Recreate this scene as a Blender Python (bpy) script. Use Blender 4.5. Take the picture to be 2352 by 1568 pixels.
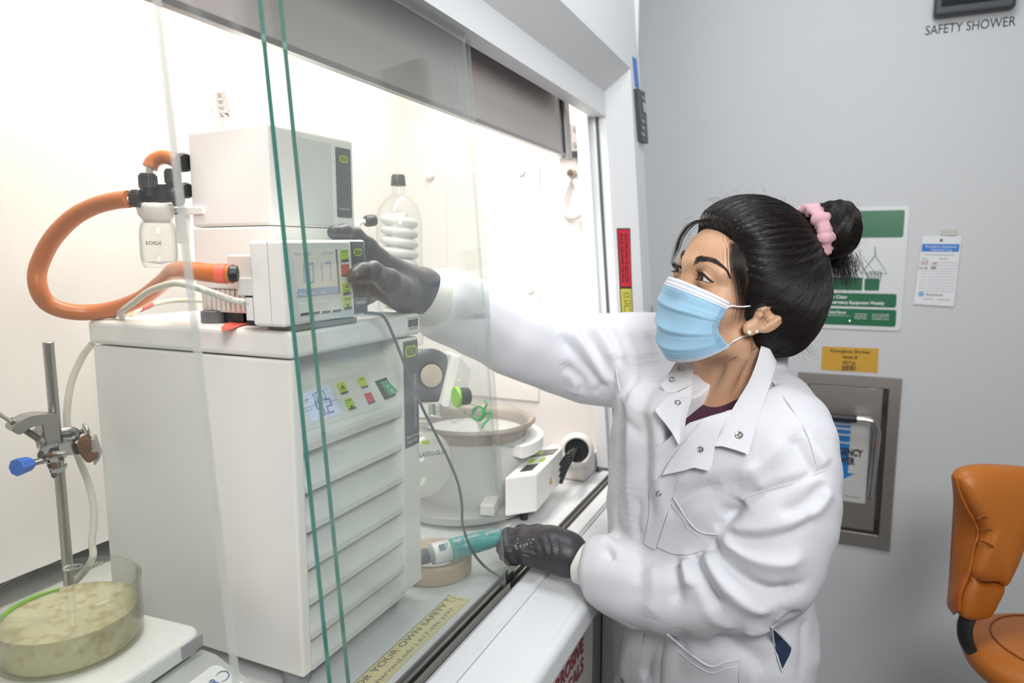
import bpy, bmesh, math, random
import numpy as np
from mathutils import Vector, Matrix
from mathutils.bvhtree import BVHTree

for _o in list(bpy.data.objects):
    bpy.data.objects.remove(_o)
S = bpy.context.scene
COL = S.collection
PI = math.pi
random.seed(4)

# ------------------------------------------------------------------ camera
YAW, PITCH, FPX = math.radians(24.2), math.radians(7.3), 1568.0
CAM = np.array([0.0, -0.407, 1.445])
_fw = np.array([math.cos(YAW)*math.cos(PITCH), math.sin(YAW)*math.cos(PITCH), -math.sin(PITCH)])
_rt = np.array([math.sin(YAW), -math.cos(YAW), 0.0])
_up = np.cross(_rt, _fw)
cam = bpy.data.cameras.new('camera')
cam.sensor_width = 36.0
cam.lens = 24.0
cam.clip_start = 0.02
cam.dof.use_dof = True
cam.dof.focus_distance = 0.93
cam.dof.aperture_fstop = 4.2
co = bpy.data.objects.new('camera', cam)
COL.objects.link(co)
co.matrix_world = Matrix(((_rt[0], _up[0], -_fw[0], CAM[0]), (_rt[1], _up[1], -_fw[1], CAM[1]), (_rt[2], _up[2], -_fw[2], CAM[2]), (0, 0, 0, 1)))
S.camera = co

# ------------------------------------------------------------------ world, lights, exposure
S.view_settings.view_transform = 'Standard'
S.view_settings.look = 'None'
S.view_settings.gamma = 1.0
S.view_settings.use_curve_mapping = False
S.view_settings.exposure = 0.0
S.cycles.transparent_max_bounces = 24
S.cycles.max_bounces = 10
S.cycles.caustics_reflective = False
S.cycles.caustics_refractive = False
wd = bpy.data.worlds.new('world')
S.world = wd
wd.use_nodes = True
wd.node_tree.nodes['Background'].inputs['Color'].default_value = (0.78, 0.85, 1.0, 1)
wd.node_tree.nodes['Background'].inputs['Strength'].default_value = 0.12

def area(name, loc, target, sx, sy, power, color, spread=180):
    l = bpy.data.lights.new(name, 'AREA')
    l.shape = 'RECTANGLE'
    l.size, l.size_y, l.energy, l.color = sx, sy, power, color
    l.spread = math.radians(spread)
    o = bpy.data.objects.new(name, l)
    COL.objects.link(o)
    o.location = loc
    d = Vector(target) - Vector(loc)
    o.rotation_euler = d.to_track_quat('-Z', 'Y').to_euler()
    return o
area('hood_lamp', (0.92, 0.28, 2.10), (0.92, 0.20, 0.9), 1.15, 0.16, 14.5, (1.0, 0.965, 0.925))
area('ceiling_panel_light', (1.05, -0.42, 2.64), (1.25, -0.35, 0.0), 0.6, 0.6, 10, (0.93, 0.96, 1.0))
area('ceiling_panel_light', (-0.6, -1.4, 2.64), (-0.6, -1.4, 0.0), 1.2, 0.6, 20, (0.95, 0.97, 1.0))
area('camera_flash', (-0.30, -0.85, 2.05), (1.5, 0.10, 1.35), 0.5, 0.5, 6.0, (1.0, 0.985, 0.965), 100)

# ------------------------------------------------------------------ measuring helpers (photogrammetry of the photo with the camera above)
def ray(px, py):
    return _rt*((px-1176)/FPX) - _up*((py-784)/FPX) + _fw
def V(a): return Vector((float(a[0]), float(a[1]), float(a[2])))
def onx(px, py, x): d = ray(px, py); return V(CAM + d*((x-CAM[0])/d[0]))
def ony(px, py, y): d = ray(px, py); return V(CAM + d*((y-CAM[1])/d[1]))
def onz(px, py, z): d = ray(px, py); return V(CAM + d*((z-CAM[2])/d[2]))
def dep(px, py, t): return V(CAM + ray(px, py)*t)
def onpl(px, py, p0, n):
    d = ray(px, py); n = np.array(n); return V(CAM + d*(((np.array(p0)-CAM) @ n)/(d @ n)))
LEAN = math.tan(math.radians(4.5))          # the hood face leans back by 4.5 degrees
LN = (0, math.cos(math.radians(4.5)), -math.sin(math.radians(4.5)))
def lean_y(y0, z): return y0 + (z-0.92)*LEAN
def onl(px, py, y0): return onpl(px, py, (0, y0, 0.92), LN)

# ------------------------------------------------------------------ materials
def lin(h):
    h = h.lstrip('#')
    c = [int(h[i:i+2], 16)/255 for i in (0, 2, 4)]
    return tuple((x/12.92 if x <= .04045 else ((x+.055)/1.055)**2.4) for x in c) + (1,)
MATS = {}
def mat(name, color, rough=.5, metal=0, bump=0, bscale=200, var=0, vscale=8, spec=.5, emit=0, sub=0, coat=0, aniso=None):
    if name in MATS: return MATS[name]
    m = bpy.data.materials.new(name)
    m.use_nodes = True
    nt = m.node_tree
    b = nt.nodes['Principled BSDF']
    c = lin(color) if isinstance(color, str) else color
    b.inputs['Base Color'].default_value = c
    b.inputs['Roughness'].default_value = rough
    b.inputs['Metallic'].default_value = metal
    b.inputs['Specular IOR Level'].default_value = spec
    if coat: b.inputs['Coat Weight'].default_value = coat
    if sub:
        b.inputs['Subsurface Weight'].default_value = sub
        b.inputs['Subsurface Radius'].default_value = (.012, .005, .003)
        b.inputs['Subsurface Scale'].default_value = .5
    if emit:
        b.inputs['Emission Color'].default_value = c
        b.inputs['Emission Strength'].default_value = emit
    tc = None
    if var or bump:
        tc = nt.nodes.new('ShaderNodeTexCoord')
    if var:
        n = nt.nodes.new('ShaderNodeTexNoise'); n.inputs['Scale'].default_value = vscale; n.inputs['Detail'].default_value = 5
        nt.links.new(tc.outputs['Object'], n.inputs['Vector'])
        mx = nt.nodes.new('ShaderNodeMix'); mx.data_type = 'RGBA'
        mx.inputs['A'].default_value = tuple(x*(1-var) for x in c[:3])+(1,)
        mx.inputs['B'].default_value = tuple(min(1, x*(1+var)) for x in c[:3])+(1,)
        nt.links.new(n.outputs['Fac'], mx.inputs['Factor'])
        nt.links.new(mx.outputs['Result'], b.inputs['Base Color'])
    if bump:
        n = nt.nodes.new('ShaderNodeTexNoise'); n.inputs['Scale'].default_value = bscale; n.inputs['Detail'].default_value = 3
        if aniso:
            mp = nt.nodes.new('ShaderNodeMapping'); mp.inputs['Scale'].default_value = aniso
            nt.links.new(tc.outputs['Object'], mp.inputs['Vector']); nt.links.new(mp.outputs['Vector'], n.inputs['Vector'])
        else:
            nt.links.new(tc.outputs['Object'], n.inputs['Vector'])
        bp = nt.nodes.new('ShaderNodeBump'); bp.inputs['Strength'].default_value = bump; bp.inputs['Distance'].default_value = .001
        nt.links.new(n.outputs['Fac'], bp.inputs['Height'])
        nt.links.new(bp.outputs['Normal'], b.inputs['Normal'])
    MATS[name] = m
    return m
def thin_glass(name, tint, haze=.03, mirror=1.0, rough=0.0, rim=None):
    """thin clear pane / vessel wall: tinted see-through, fresnel mirror, a white haze mixed in for grime and a veil of reflections"""
    m = bpy.data.materials.new(name); m.use_nodes = True
    nt = m.node_tree; nt.nodes.clear()
    out = nt.nodes.new('ShaderNodeOutputMaterial')
    tr = nt.nodes.new('ShaderNodeBsdfTransparent'); tr.inputs['Color'].default_value = tint
    gl = nt.nodes.new('ShaderNodeBsdfGlossy'); gl.inputs['Roughness'].default_value = rough
    df = nt.nodes.new('ShaderNodeBsdfDiffuse'); df.inputs['Color'].default_value = (.9, .92, .9, 1)
    lw = nt.nodes.new('ShaderNodeLayerWeight'); lw.inputs['Blend'].default_value = .5
    pw = nt.nodes.new('ShaderNodeMath'); pw.operation = 'POWER'; pw.inputs[1].default_value = 5.0
    fr = nt.nodes.new('ShaderNodeMath'); fr.operation = 'MULTIPLY_ADD'; fr.inputs[1].default_value = .96*mirror; fr.inputs[2].default_value = .035*mirror
    nt.links.new(lw.outputs['Facing'], pw.inputs[0]); nt.links.new(pw.outputs[0], fr.inputs[0])
    if rim:                                   # a longer path through the wall near the outline
        p2 = nt.nodes.new('ShaderNodeMath'); p2.operation = 'POWER'; p2.inputs[1].default_value = 3.0
        nt.links.new(lw.outputs['Facing'], p2.inputs[0])
        mc = nt.nodes.new('ShaderNodeMix'); mc.data_type = 'RGBA'; mc.inputs['A'].default_value = tint; mc.inputs['B'].default_value = rim
        nt.links.new(p2.outputs[0], mc.inputs['Factor']); nt.links.new(mc.outputs['Result'], tr.inputs['Color'])
    m1 = nt.nodes.new('ShaderNodeMixShader'); m2 = nt.nodes.new('ShaderNodeMixShader')
    m1.inputs[0].default_value = haze
    nt.links.new(tr.outputs[0], m1.inputs[1]); nt.links.new(df.outputs[0], m1.inputs[2])
    nt.links.new(fr.outputs[0], m2.inputs[0]); nt.links.new(m1.outputs[0], m2.inputs[1]); nt.links.new(gl.outputs[0], m2.inputs[2])
    nt.links.new(m2.outputs[0], out.inputs[0])
    return m

WHITE = mat('painted_white', '#EEEDEA', .45, bump=.03, bscale=300)
HOODW = mat('hood_liner_white', '#E7E3DF', .5)
HOODF = mat('hood_face_white', '#E6E8EA', .42)
APPL = mat('appliance_white', '#F5F4F0', .42, bump=.05, bscale=900)
APPLG = mat('appliance_pale_grey', '#DDE0DC', .45)
WALLM = mat('wall_paint', '#D6D8DA', .55, bump=.05, bscale=250)
DARK = mat('dark_label', '#565A5E', .35)
BLACK = mat('black_plastic', '#26282A', .42, bump=.1, bscale=500)
GREYP = mat('grey_plastic', '#6F7478', .45)
LIME = mat('lime_key', '#A9CF2F', .4)
RED = mat('red_key', '#C8403A', .4)
CHROME = mat('chrome', '#D9D9D8', .16, 1)
STEEL = mat('brushed_steel', '#AFAAA6', .36, 1, bump=.15, bscale=60, aniso=(1, 1, 40))
ALU = mat('satin_aluminium', '#BDBCB8', .38, 1)
INK = mat('printed_ink', '#2B2C30', .6)
INKG = mat('printed_grey_ink', '#6E7377', .6)
WPRINT = mat('white_print', '#F4F5F5', .5)
PAPER = mat('paper_white', '#EEEFF1', .65)
RUBBER = mat('orange_rubber_hose', '#CB7640', .30, var=.12, vscale=25)
GLASSC = thin_glass('clear_glass', (.97, .985, .975, 1), .02)

# ------------------------------------------------------------------ mesh helpers
def link(o, parent=None):
    COL.objects.link(o)
    if parent is not None:
        o.parent = parent
        if parent.type == 'EMPTY' or True:
            o.matrix_parent_inverse = parent_mat(parent).inverted()
    return o
def parent_mat(p):
    m = p.matrix_basis.copy()
    q = p
    while q.parent is not None:
        m = q.parent.matrix_basis @ q.matrix_parent_inverse @ m if False else (q.parent.matrix_basis @ q.matrix_parent_inverse) @ m
        q = q.parent
    return m
def tag(o, label=None, cat=None, group=None, kind=None):
    if label: o['label'] = label
    if cat: o['category'] = cat
    if group: o['group'] = group
    if kind: o['kind'] = kind
    return o
def thing(name, loc, label, cat, group=None):
    o = bpy.data.objects.new(name, None)
    o.empty_display_size = .05
    o.location = loc
    COL.objects.link(o)
    return tag(o, label, cat, group)
def ob(name, verts, faces, m, parent=None, smooth=False, label=None, mats=None, midx=None):
    me = bpy.data.meshes.new(name)
    me.from_pydata([tuple(map(float, v)) for v in verts], [], [tuple(map(int, f)) for f in faces])
    for x in (mats or [m]): me.materials.append(x)
    if midx is not None: me.polygons.foreach_set('material_index', midx)
    if smooth: me.polygons.foreach_set('use_smooth', [True]*len(me.polygons))
    me.validate(); me.update()
    o = bpy.data.objects.new(name, me)
    link(o, parent)
    if label: o['label'] = label
    return o
def bob(name, bm, m, parent=None, smooth=False, label=None, mats=None):
    me = bpy.data.meshes.new(name)
    bmesh.ops.recalc_face_normals(bm, faces=bm.faces)
    bm.to_mesh(me); bm.free()
    for x in (mats or [m]): me.materials.append(x)
    if smooth: me.polygons.foreach_set('use_smooth', [True]*len(me.polygons))
    o = bpy.data.objects.new(name, me)
    link(o, parent)
    if label: o['label'] = label
    return o
class MB:
    """collects shapes into one mesh"""
    def __init__(s): s.v = []; s.f = []; s.sm = []
    def add(s, v, f, smooth=False):
        n = len(s.v); s.v += [tuple(x) for x in v]; s.f += [tuple(i+n for i in q) for q in f]; s.sm += [smooth]*len(f); return s
    def frame_box(s, o, ex, ey, ez, bev=0):
        """box spanned by origin corner o and edge vectors; bev chamfers all edges"""
        o, ex, ey, ez = map(Vector, (o, ex, ey, ez))
        bm = bmesh.new()
        vs = [bm.verts.new(o+ex*i+ey*j+ez*k) for i in (0, 1) for j in (0, 1) for k in (0, 1)]
        for q in ((0, 1, 3, 2), (4, 6, 7, 5), (0, 4, 5, 1), (2, 3, 7, 6), (0, 2, 6, 4), (1, 5, 7, 3)):
            bm.faces.new([vs[i] for i in q])
        bmesh.ops.recalc_face_normals(bm, faces=bm.faces)
        if bev: bmesh.ops.bevel(bm, geom=list(bm.edges), offset=bev, segments=2 if bev < .004 else 3, profile=.5, affect='EDGES', clamp_overlap=True)
        bm.verts.index_update()
        s.add([v.co[:] for v in bm.verts], [[v.index for v in f.verts] for f in bm.faces], False)
        bm.free(); return s
    def box(s, lo, hi, bev=0):
        lo, hi = Vector(lo), Vector(hi); d = hi-lo
        return s.frame_box(lo, (d.x, 0, 0), (0, d.y, 0), (0, 0, d.z), bev)
    def lathe(s, prof, base, axis=(0, 0, 1), seg=24, smooth=True, closed=False):
        base, axis = Vector(base), Vector(axis).normalized()
        a = axis.orthogonal().normalized(); b = axis.cross(a)
        v = []; f = []; n = len(prof)
        for i in range(seg):
            t = 2*PI*i/seg; d = a*math.cos(t)+b*math.sin(t)
            for r, h in prof: v.append(base+axis*h+d*r)
        for i in range(seg):
            j = (i+1) % seg
            for k in range(n if closed else n-1):
                l = (k+1) % n
                f.append((i*n+k, j*n+k, j*n+l, i*n+l))
        if not closed:
            if prof[0][0] > 1e-6: f.append([i*n for i in range(seg)][::-1])
            if prof[-1][0] > 1e-6: f.append([i*n+n-1 for i in range(seg)])
        return s.add(v, f, smooth)
    def cyl(s, p0, p1, r, seg=20, r2=None, smooth=True, bev=0):
        p0, p1 = Vector(p0), Vector(p1); L = (p1-p0).length; r2 = r if r2 is None else r2
        if bev: pr = [(r-bev, 0), (r, bev), (r2, L-bev), (r2-bev, L)]
        else: pr = [(r, 0), (r2, L)]
        return s.lathe(pr, p0, p1-p0, seg, smooth)
    def tube(s, pts, r, seg=10, caps=True, flat=1.0):
        pts = [Vector(p) for p in pts]; n = len(pts); v = []; f = []
        up = None
        for i, p in enumerate(pts):
            t = (pts[min(i+1, n-1)]-pts[max(i-1, 0)]).normalized()
            if up is None: up = t.orthogonal().normalized()
            up = (up - t*up.dot(t)).normalized(); b = t.cross(up)
            rr = r[i] if isinstance(r, (list, tuple)) else r
            for k in range(seg):
                a = 2*PI*k/seg; v.append(p+up*(rr*math.cos(a))+b*(rr*flat*math.sin(a)))
        for i in range(n-1):
            for k in range(seg):
                l = (k+1) % seg
                f.append((i*seg+k, i*seg+l, (i+1)*seg+l, (i+1)*seg+k))
        if caps: f.append(list(range(seg))[::-1]); f.append([(n-1)*seg+k for k in range(seg)])
        return s.add(v, f, True)
    def prism(s, pts, d):
        """closed polygon pts pushed along vector d"""
        pts = [Vector(p) for p in pts]; d = Vector(d); n = len(pts)
        v = pts+[p+d for p in pts]
        f = [list(range(n))[::-1], list(range(n, 2*n))]+[(i, (i+1) % n, (i+1) % n+n, i+n) for i in range(n)]
        return s.add(v, f)
    def build(s, name, m, parent=None, label=None, auto=True):
        me = bpy.data.meshes.new(name)
        me.from_pydata([tuple(map(float, x)) for x in s.v], [], s.f)
        me.polygons.foreach_set('use_smooth', s.sm)
        bm = bmesh.new(); bm.from_mesh(me); bmesh.ops.recalc_face_normals(bm, faces=bm.faces)
        if any(s.sm):
            for e in bm.edges:
                if len(e.link_faces) == 2 and e.calc_face_angle(0) > .7: e.smooth = False
        bm.to_mesh(me); bm.free()
        me.materials.append(m)
        o = bpy.data.objects.new(name, me)
        link(o, parent)
        if label: o['label'] = label
        return o
def catmull(pts, n=8):
    P = [np.array(p, float) for p in pts]; P = [2*P[0]-P[1]]+P+[2*P[-1]-P[-2]]; out = []
    for i in range(1, len(P)-2):
        for k in range(n):
            t = k/n
            out.append(.5*((2*P[i])+(-P[i-1]+P[i+1])*t+(2*P[i-1]-5*P[i]+4*P[i+1]-P[i+2])*t*t+(-P[i-1]+3*P[i]-3*P[i+1]+P[i+2])*t**3))
    out.append(P[-2])
    return [V(p) for p in out]
def quad_on(c, ex, ey, w, h):
    return [c-ex*w/2-ey*h/2, c+ex*w/2-ey*h/2, c+ex*w/2+ey*h/2, c-ex*w/2+ey*h/2]
def text(name, body, origin, ex, ey, height, m, parent, align='CENTER', width=None, bold=0, off=.0006, kind=None, shear=0):
    """flat lettering: ex along the line, ey up; origin = anchor on the baseline"""
    cu = bpy.data.curves.new(name, 'FONT')
    cu.body = body; cu.align_x = align; cu.size = 1.0; cu.offset = bold; cu.resolution_u = 3; cu.shear = shear
    t = bpy.data.objects.new('tmp', cu); COL.objects.link(t)
    dg = bpy.context.evaluated_depsgraph_get(); dg.update()
    me = bpy.data.meshes.new_from_object(t.evaluated_get(dg))
    COL.objects.unlink(t); bpy.data.objects.remove(t)
    co_ = np.empty(len(me.vertices)*3); me.vertices.foreach_get('co', co_); co_ = co_.reshape(-1, 3)
    if len(co_) == 0: return None
    sy = height/.70
    sx = sy
    if width: sx = width/max(1e-6, co_[:, 0].max()-co_[:, 0].min())
    ex, ey, o = Vector(ex).normalized(), Vector(ey).normalized(), Vector(origin)
    n = ex.cross(ey).normalized()
    w = np.outer(co_[:, 0]*sx, np.array(ex))+np.outer(co_[:, 1]*sy, np.array(ey))+np.array(o+n*off)
    me.vertices.foreach_set('co', w.astype(np.float32).ravel()); me.update()
    me.materials.clear(); me.materials.append(m)
    r = bpy.data.objects.new(name, me); link(r, parent)
    if kind: r['kind'] = kind
    return r
def plate(name, pts, thick, m, parent, label=None, bev=0):
    """thin plate from a polygon on a surface, pushed out along its normal"""
    pts = [Vector(p) for p in pts]
    n = (pts[1]-pts[0]).cross(pts[2]-pts[1]).normalized()
    return MB().prism(pts, n*thick).build(name, m, parent, label)
def rrect(c, ex, ey, w, h, r, seg=4):
    """rounded rectangle polygon"""
    out = []
    for (sx, sy, a0) in ((1, 1, 0), (-1, 1, 90), (-1, -1, 180), (1, -1, 270)):
        for k in range(seg+1):
            a = math.radians(a0+90*k/seg)
            out.append(c+ex*(sx*(w/2-r)+r*math.cos(a))+ey*(sy*(h/2-r)+r*math.sin(a)))
    return out
# ------------------------------------------------------------------ room shell
WX = 2.10
def struct(name, lo, hi, m):
    o = MB().box(lo, hi).build(name, m); o['kind'] = 'structure'; return o
struct('floor', (-2.6, -3.2, -.06), (WX+.12, 1.3, 0), mat('floor_vinyl', '#A9A7A3', .35, var=.08, vscale=3))
struct('ceiling', (-2.6, -3.2, 2.70), (WX+.12, 1.3, 2.76), mat('ceiling_white', '#E4E4E2', .8))
struct('wall_right', (WX, -3.2, 0), (WX+.12, 1.3, 2.70), WALLM)
struct('wall_back', (-2.6, 1.18, 0), (WX, 1.3, 2.70), WALLM)
struct('wall_left', (-2.6, -3.2, 0), (-2.48, 1.18, 2.70), WALLM)
struct('wall_front', (-2.48, -3.2, 0), (WX, -3.08, 2.70), mat('far_wall_grey', '#A9A8A6', .6))

# ------------------------------------------------------------------ fume hood
hood = thing('fume_hood', (.6, .35, 0), 'white fume hood with sliding glass panes standing along the lab wall', 'fume hood')
JX = 1.587                                     # inner face of the right jamb
XL = -1.15                                     # left end of the hood, out of view
def L(x, y0, z): return Vector((x, lean_y(y0, z), z))
TOPM = mat('worktop_pale_grey', '#D9DBDB', .3, bump=.05, bscale=120)
MB().box((XL, .052, .865), (1.60, .93, .91), .002).build('worktop', TOPM, hood)
MB().box((XL, .034, .880), (JX, .058, .9165), .0015).build('worktop_lip', HOODF, hood)
# sash track: dark channel with three ribs
TRK = mat('track_grey', '#B4B4B2', .45, .2)
m = MB().box((XL, .008, .880), (JX, .034, .9035))
m.build('track_channel', TRK, hood)
for y in (.0098, .0210, .0325):
    MB().box((XL, y-.0013, .9035), (JX, y+.0013, .9205)).build('track_rib', ALU, hood)
# front sill (airfoil): band, crease, wide sloping apron with a rolled edge
prof = [(.0095, .880), (.0095, .9235), (.004, .926), (-.017, .9245), (-.020, .9185), (-.0215, .9195)]
m = MB(); xs = (XL, JX-.002)
m.prism([(XL, y, z) for y, z in prof]+[(XL, -.0215, .878)], (xs[1]-xs[0], 0, 0)); m.build('sill_band', HOODF, hood)
pr = [(-.0225, .9165), (-.085, .902)]
for k in range(7):
    a = math.radians(78-k*13); pr.append((-.088-.014*math.cos(a)-.0, .8878+.0145*math.sin(a)))
pr += [(-.102, .862), (-.098, .858), (-.0225, .858)]
MB().prism([(XL, y, z) for y, z in pr], (JX+.10-XL, 0, 0)).build('sill_apron', HOODF, hood)
# base cabinet below with red lettering on its door
CABM = mat('cabinet_warm_white', '#D8D3CC', .5)
RIGHT = ony(1362, 1500, 0.0).x
MB().box((XL, .0, .04), (RIGHT, .80, .856), .004).build('base_cabinet', CABM, hood)
MB().box((RIGHT+.004, .06, .04), (1.60, .80, .856), .004).build('base_cabinet', mat('cabinet_grey', '#8F8B86', .5), hood)
REDINK = mat('red_ink', '#A5232E', .6)
for k, s in enumerate(('CORROSIVE', 'CHEMICALS')):
    p_ = ony(1339, 1492+44*k, 0.0); text('lettering', s, (p_.x, -.001, p_.z), (1, 0, 0), (0, 0, 1), .030, REDINK, hood, 'RIGHT', bold=.03)
# interior: side wall, baffle (tilted top), rear slot, roof
MB().box((JX+.013, .06, .865), (1.66, .93, 2.2)).build('side_liner', HOODW, hood)
MB().box((XL-.03, .06, .865), (XL, .93, 2.2)).build('side_liner', HOODW, hood)
MB().prism([(XL, .69, .955), (XL, .615, 2.2), (XL, .633, 2.2), (XL, .708, .955)], (JX+.013-XL, 0, 0)).build('rear_baffle', HOODW, hood)
MB().box((XL, .90, .865), (1.66, .93, 2.2)).build('rear_liner', mat('liner_shaded', '#8C8C8A', .6), hood)  # grey colour carries the shade behind the baffle slot
MB().box((XL, .14, 2.16), (1.66, .93, 2.2)).build('hood_roof', HOODW, hood)
# header over the opening, bevelled, and the bevelled side post
OX, OY = JX+.055, -.05                         # outer corner of the bevel
EX = 1.735                                     # outer edge of the post face
m = MB()
v = []
for (y0, z, x) in ((.035, 1.762, JX), (0, 1.762, JX), (0, 1.818, JX), (OY, 1.878, OX), (OY, 2.64, OX), (.035, 2.64, OX)):
    v.append(L(XL, y0, z)); v.append(L(x, y0, z))
f = [(2*i, 2*i+1, 2*((i+1) % 6)+1, 2*((i+1) % 6)) for i in range(6)]+[[2*i for i in range(6)], [2*i+1 for i in range(6)]]
m.add(v, f); m.build('header_panel', HOODF, hood)
m = MB(); v = []
zb = .80
pf = [(JX, .07, 1.79), (JX, 0, 1.818), (OX, OY, 1.878), (OX, OY, 2.64), (EX, OY, 2.64), (EX, .07, 2.64)]
P0 = [L(JX, .07, zb), L(JX, 0, zb), L(OX, OY, zb), L(EX, OY, zb), L(EX, .07, zb)]
P1 = [L(JX, .07, 1.818), L(JX, 0, 1.818), L(OX, OY, 1.878), L(EX, OY, 2.64), L(EX, .07, 2.64), L(OX, OY, 2.64), L(OX, .07, 2.64)]
m.add(P0+P1, [(0, 1, 6, 5), (1, 2, 7, 6), (2, 3, 8, 10, 7), (3, 4, 9, 8), (0, 4, 3, 2, 1), (8, 9, 11, 10), (4, 0, 5, 11, 9), (5, 6, 7), (5, 7, 10, 11)])
m.build('side_post', HOODF, hood)
MB().box((EX-.012, .03, 0), (EX, .93, 2.64)).build('outer_side_panel', HOODF, hood)
MB().box((OX-.03, -.03, .0), (EX, .06, .80)).build('lower_post', HOODF, hood)
# gasket and inner jamb strips on the post's inner face
MB().frame_box(L(JX-.0035, .019, .925), (.0035, 0, 0), (0, .006, 0), L(0, 0, 1.79)-L(0, 0, .925)).build('gasket', mat('gasket_green', '#4C5B58', .4), hood)
MB().frame_box(L(JX-.016, .040, .925), (.016, 0, 0), (0, .030, 0), L(0, 0, 2.0)-L(0, 0, .925), .002).build('jamb_strip', HOODF, hood)
# hanging grey sash panel with its frame
SASHM = mat('sash_mauve_grey', '#B9B1AE', .22)
sz = 1.664; sy = .060
MB().frame_box(L(XL, sy, sz), (1.452-XL, 0, 0), (0, .006, 0), L(0, sy, 2.3)-L(0, sy, sz)).build('sash_panel', SASHM, hood)
MB().frame_box(L(XL, sy-.003, sz-.007), (1.452-XL, 0, 0), (0, .011, 0), L(0, sy, sz+.007)-L(0, sy, sz)).build('sash_rail', mat('sash_rail_metal', '#A8A6A6', .3, .7), hood)
MB().frame_box(L(1.444, sy-.004, sz), (.006, 0, 0), (0, .012, 0), L(0, sy, 2.3)-L(0, sy, sz)).build('sash_edge_strip', mat('sash_edge_dark', '#4A4644', .4), hood)
MB().frame_box(L(1.452, sy-.006, sz-.012), (.034, 0, 0), (0, .02, 0), L(0, sy, 2.3)-L(0, sy, sz), .002).build('sash_stile', mat('sash_stile_grey', '#BDBBB9', .4), hood)
# glass panes in the two tracks
PANE = thin_glass('sash_glass', (.974, .984, .977, 1), .020)
EDGEG = thin_glass('sash_glass_edge', (.80, .84, .80, 1), .16)
EDGEW = thin_glass('sash_glass_edge_lit', (.93, .94, .93, 1), .70)  # strong white haze stands in for hood light caught in these edges
PANEL_ = thin_glass('sash_glass_low_haze', (.982, .988, .982, 1), .010)
EDGE = mat('glass_edge_teal', '#3F8378', .12, spec=.8)
EDGER = mat('glass_edge_pale', '#F0F3EF', .12, spec=.8)
SHOE = mat('pane_shoe_steel', '#8D8A84', .3, 1)
def pane(x0, x1, y0, gm, ge):
    z0, z1 = .924, 1.80; t = .0055
    b = [L(x0, y0-t/2, z0), L(x1, y0-t/2, z0), L(x1, y0+t/2, z0), L(x0, y0+t/2, z0)]
    u = [L(x0, y0-t/2, z1), L(x1, y0-t/2, z1), L(x1, y0+t/2, z1), L(x0, y0+t/2, z1)]
    o = ob('glass_pane', b+u, [(0, 1, 5, 4), (2, 3, 7, 6), (3, 0, 4, 7), (1, 2, 6, 5), (0, 3, 2, 1), (4, 5, 6, 7)], None, hood,
           mats=[gm, EDGE, ge], midx=[0, 0, 1, 2, 2, 2])
    MB().box((x0-.006, y0-.0052, .9055), (x1+.006, y0+.0052, .9075)).box((x0-.006, y0-.0055, .9075), (x1+.006, y0-.0035, .936)).box((x0-.006, y0+.0035, .9075), (x1+.006, y0+.0055, .936)).build('pane_shoe', SHOE, o)
    return o
pane(.0, .394, .0155, PANEL_, EDGEW); pane(.012, .4075, .0268, PANEL_, EDGEW)
pane(.508, .915, .0155, PANE, EDGEG); pane(.5485, .9525, .0268, PANE, EDGEG)
# access panel, knobs, hook, bracket, service block and cable port on the side liner
SX = JX+.013
def S_(px, py): return onx(px, py, SX)
a, b, c, d = S_(1108, 400), S_(1215, 398), S_(1247, 925), S_(1085, 905)
MB().box((SX-.006, .235, 1.068), (SX, .50, 1.66), .003).build('access_panel', HOODW, hood)
for q in ((990, 403), (1200, 395), (1221, 664)):
    p = S_(*q); MB().lathe([(.0, 0), (.011, 0), (.012, .006), (.009, .012), (0, .013)], p, (-1, 0, 0), 16).build('panel_knob', HOODW, hood)
p = S_(1316, 399)
MB().cyl(p, p+Vector((-.018, 0, 0)), .010, 16).build('valve_stem', mat('nickel', '#B4A999', .3, .9), hood)
MB().lathe([(.004, 0), (.0065, 0), (.0065, .004), (.004, .004)], p+Vector((-.018, 0, 0)), (-1, 0, 0), 14).build('valve_nut', mat('nickel_dark', '#6E675E', .35, .9), hood)
pts = catmull([S_(1310, 410)+Vector((-.012, 0, 0)), S_(1297, 470)+Vector((-.02, 0, 0)), S_(1318, 497)+Vector((-.022, 0, 0)), S_(1338, 490)+Vector((-.022, 0, 0)), S_(1342, 460)+Vector((-.018, 0, 0)), S_(1326, 415)+Vector((-.012, 0, 0))], 6)
MB().tube(pts, .0085, 10).build('gas_cock_handle', HOODW, hood)
p = S_(1328, 318)
m = MB().box((SX-.022, p.y-.022, p.z-.034), (SX, p.y+.022, p.z+.034), .003); m.build('sash_bracket', mat('bracket_grey', '#A09B98', .4, .3), hood)
for dz in (-.018, .018): MB().cyl((SX-.022, p.y, p.z+dz), (SX-.0245, p.y, p.z+dz), .006, 12).build('bracket_screw', CHROME, hood)
MB().box((SX-.024, p.y-.024, p.z-.043), (SX, p.y+.024, p.z-.034)).build('bracket_foot', BLACK, hood)
MB().frame_box(S_(1283, 361)+Vector((-.03, 0, 0)), (.03, 0, 0), (0, -.032, 0), (0, 0, .006)).build('shelf_clip', HOODW, hood)
bx = MB().box((1.492, .075, .911), (SX, .20, .962), .004); bx.build('service_block', HOODW, hood)
p = onx(1325, 1032, 1.47)
pt = MB().lathe([(.030, -.07), (.030, -.008), (.036, -.006), (.040, .0), (.040, .012), (.036, .018), (.031, .02), (.028, .018), (.0275, -.02), (0, -.02)], p, (-.93, -.3, .12), 28)
pt.build('cable_port', HOODW, hood)
MB().lathe([(.0, -.018), (.027, -.018), (.0275, .010), (0, .011)], p, (-.93, -.3, .12), 24).build('port_dark_plug', BLACK, hood)  # black plug stands in for the dark hollow of the port
PORT = p
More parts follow.
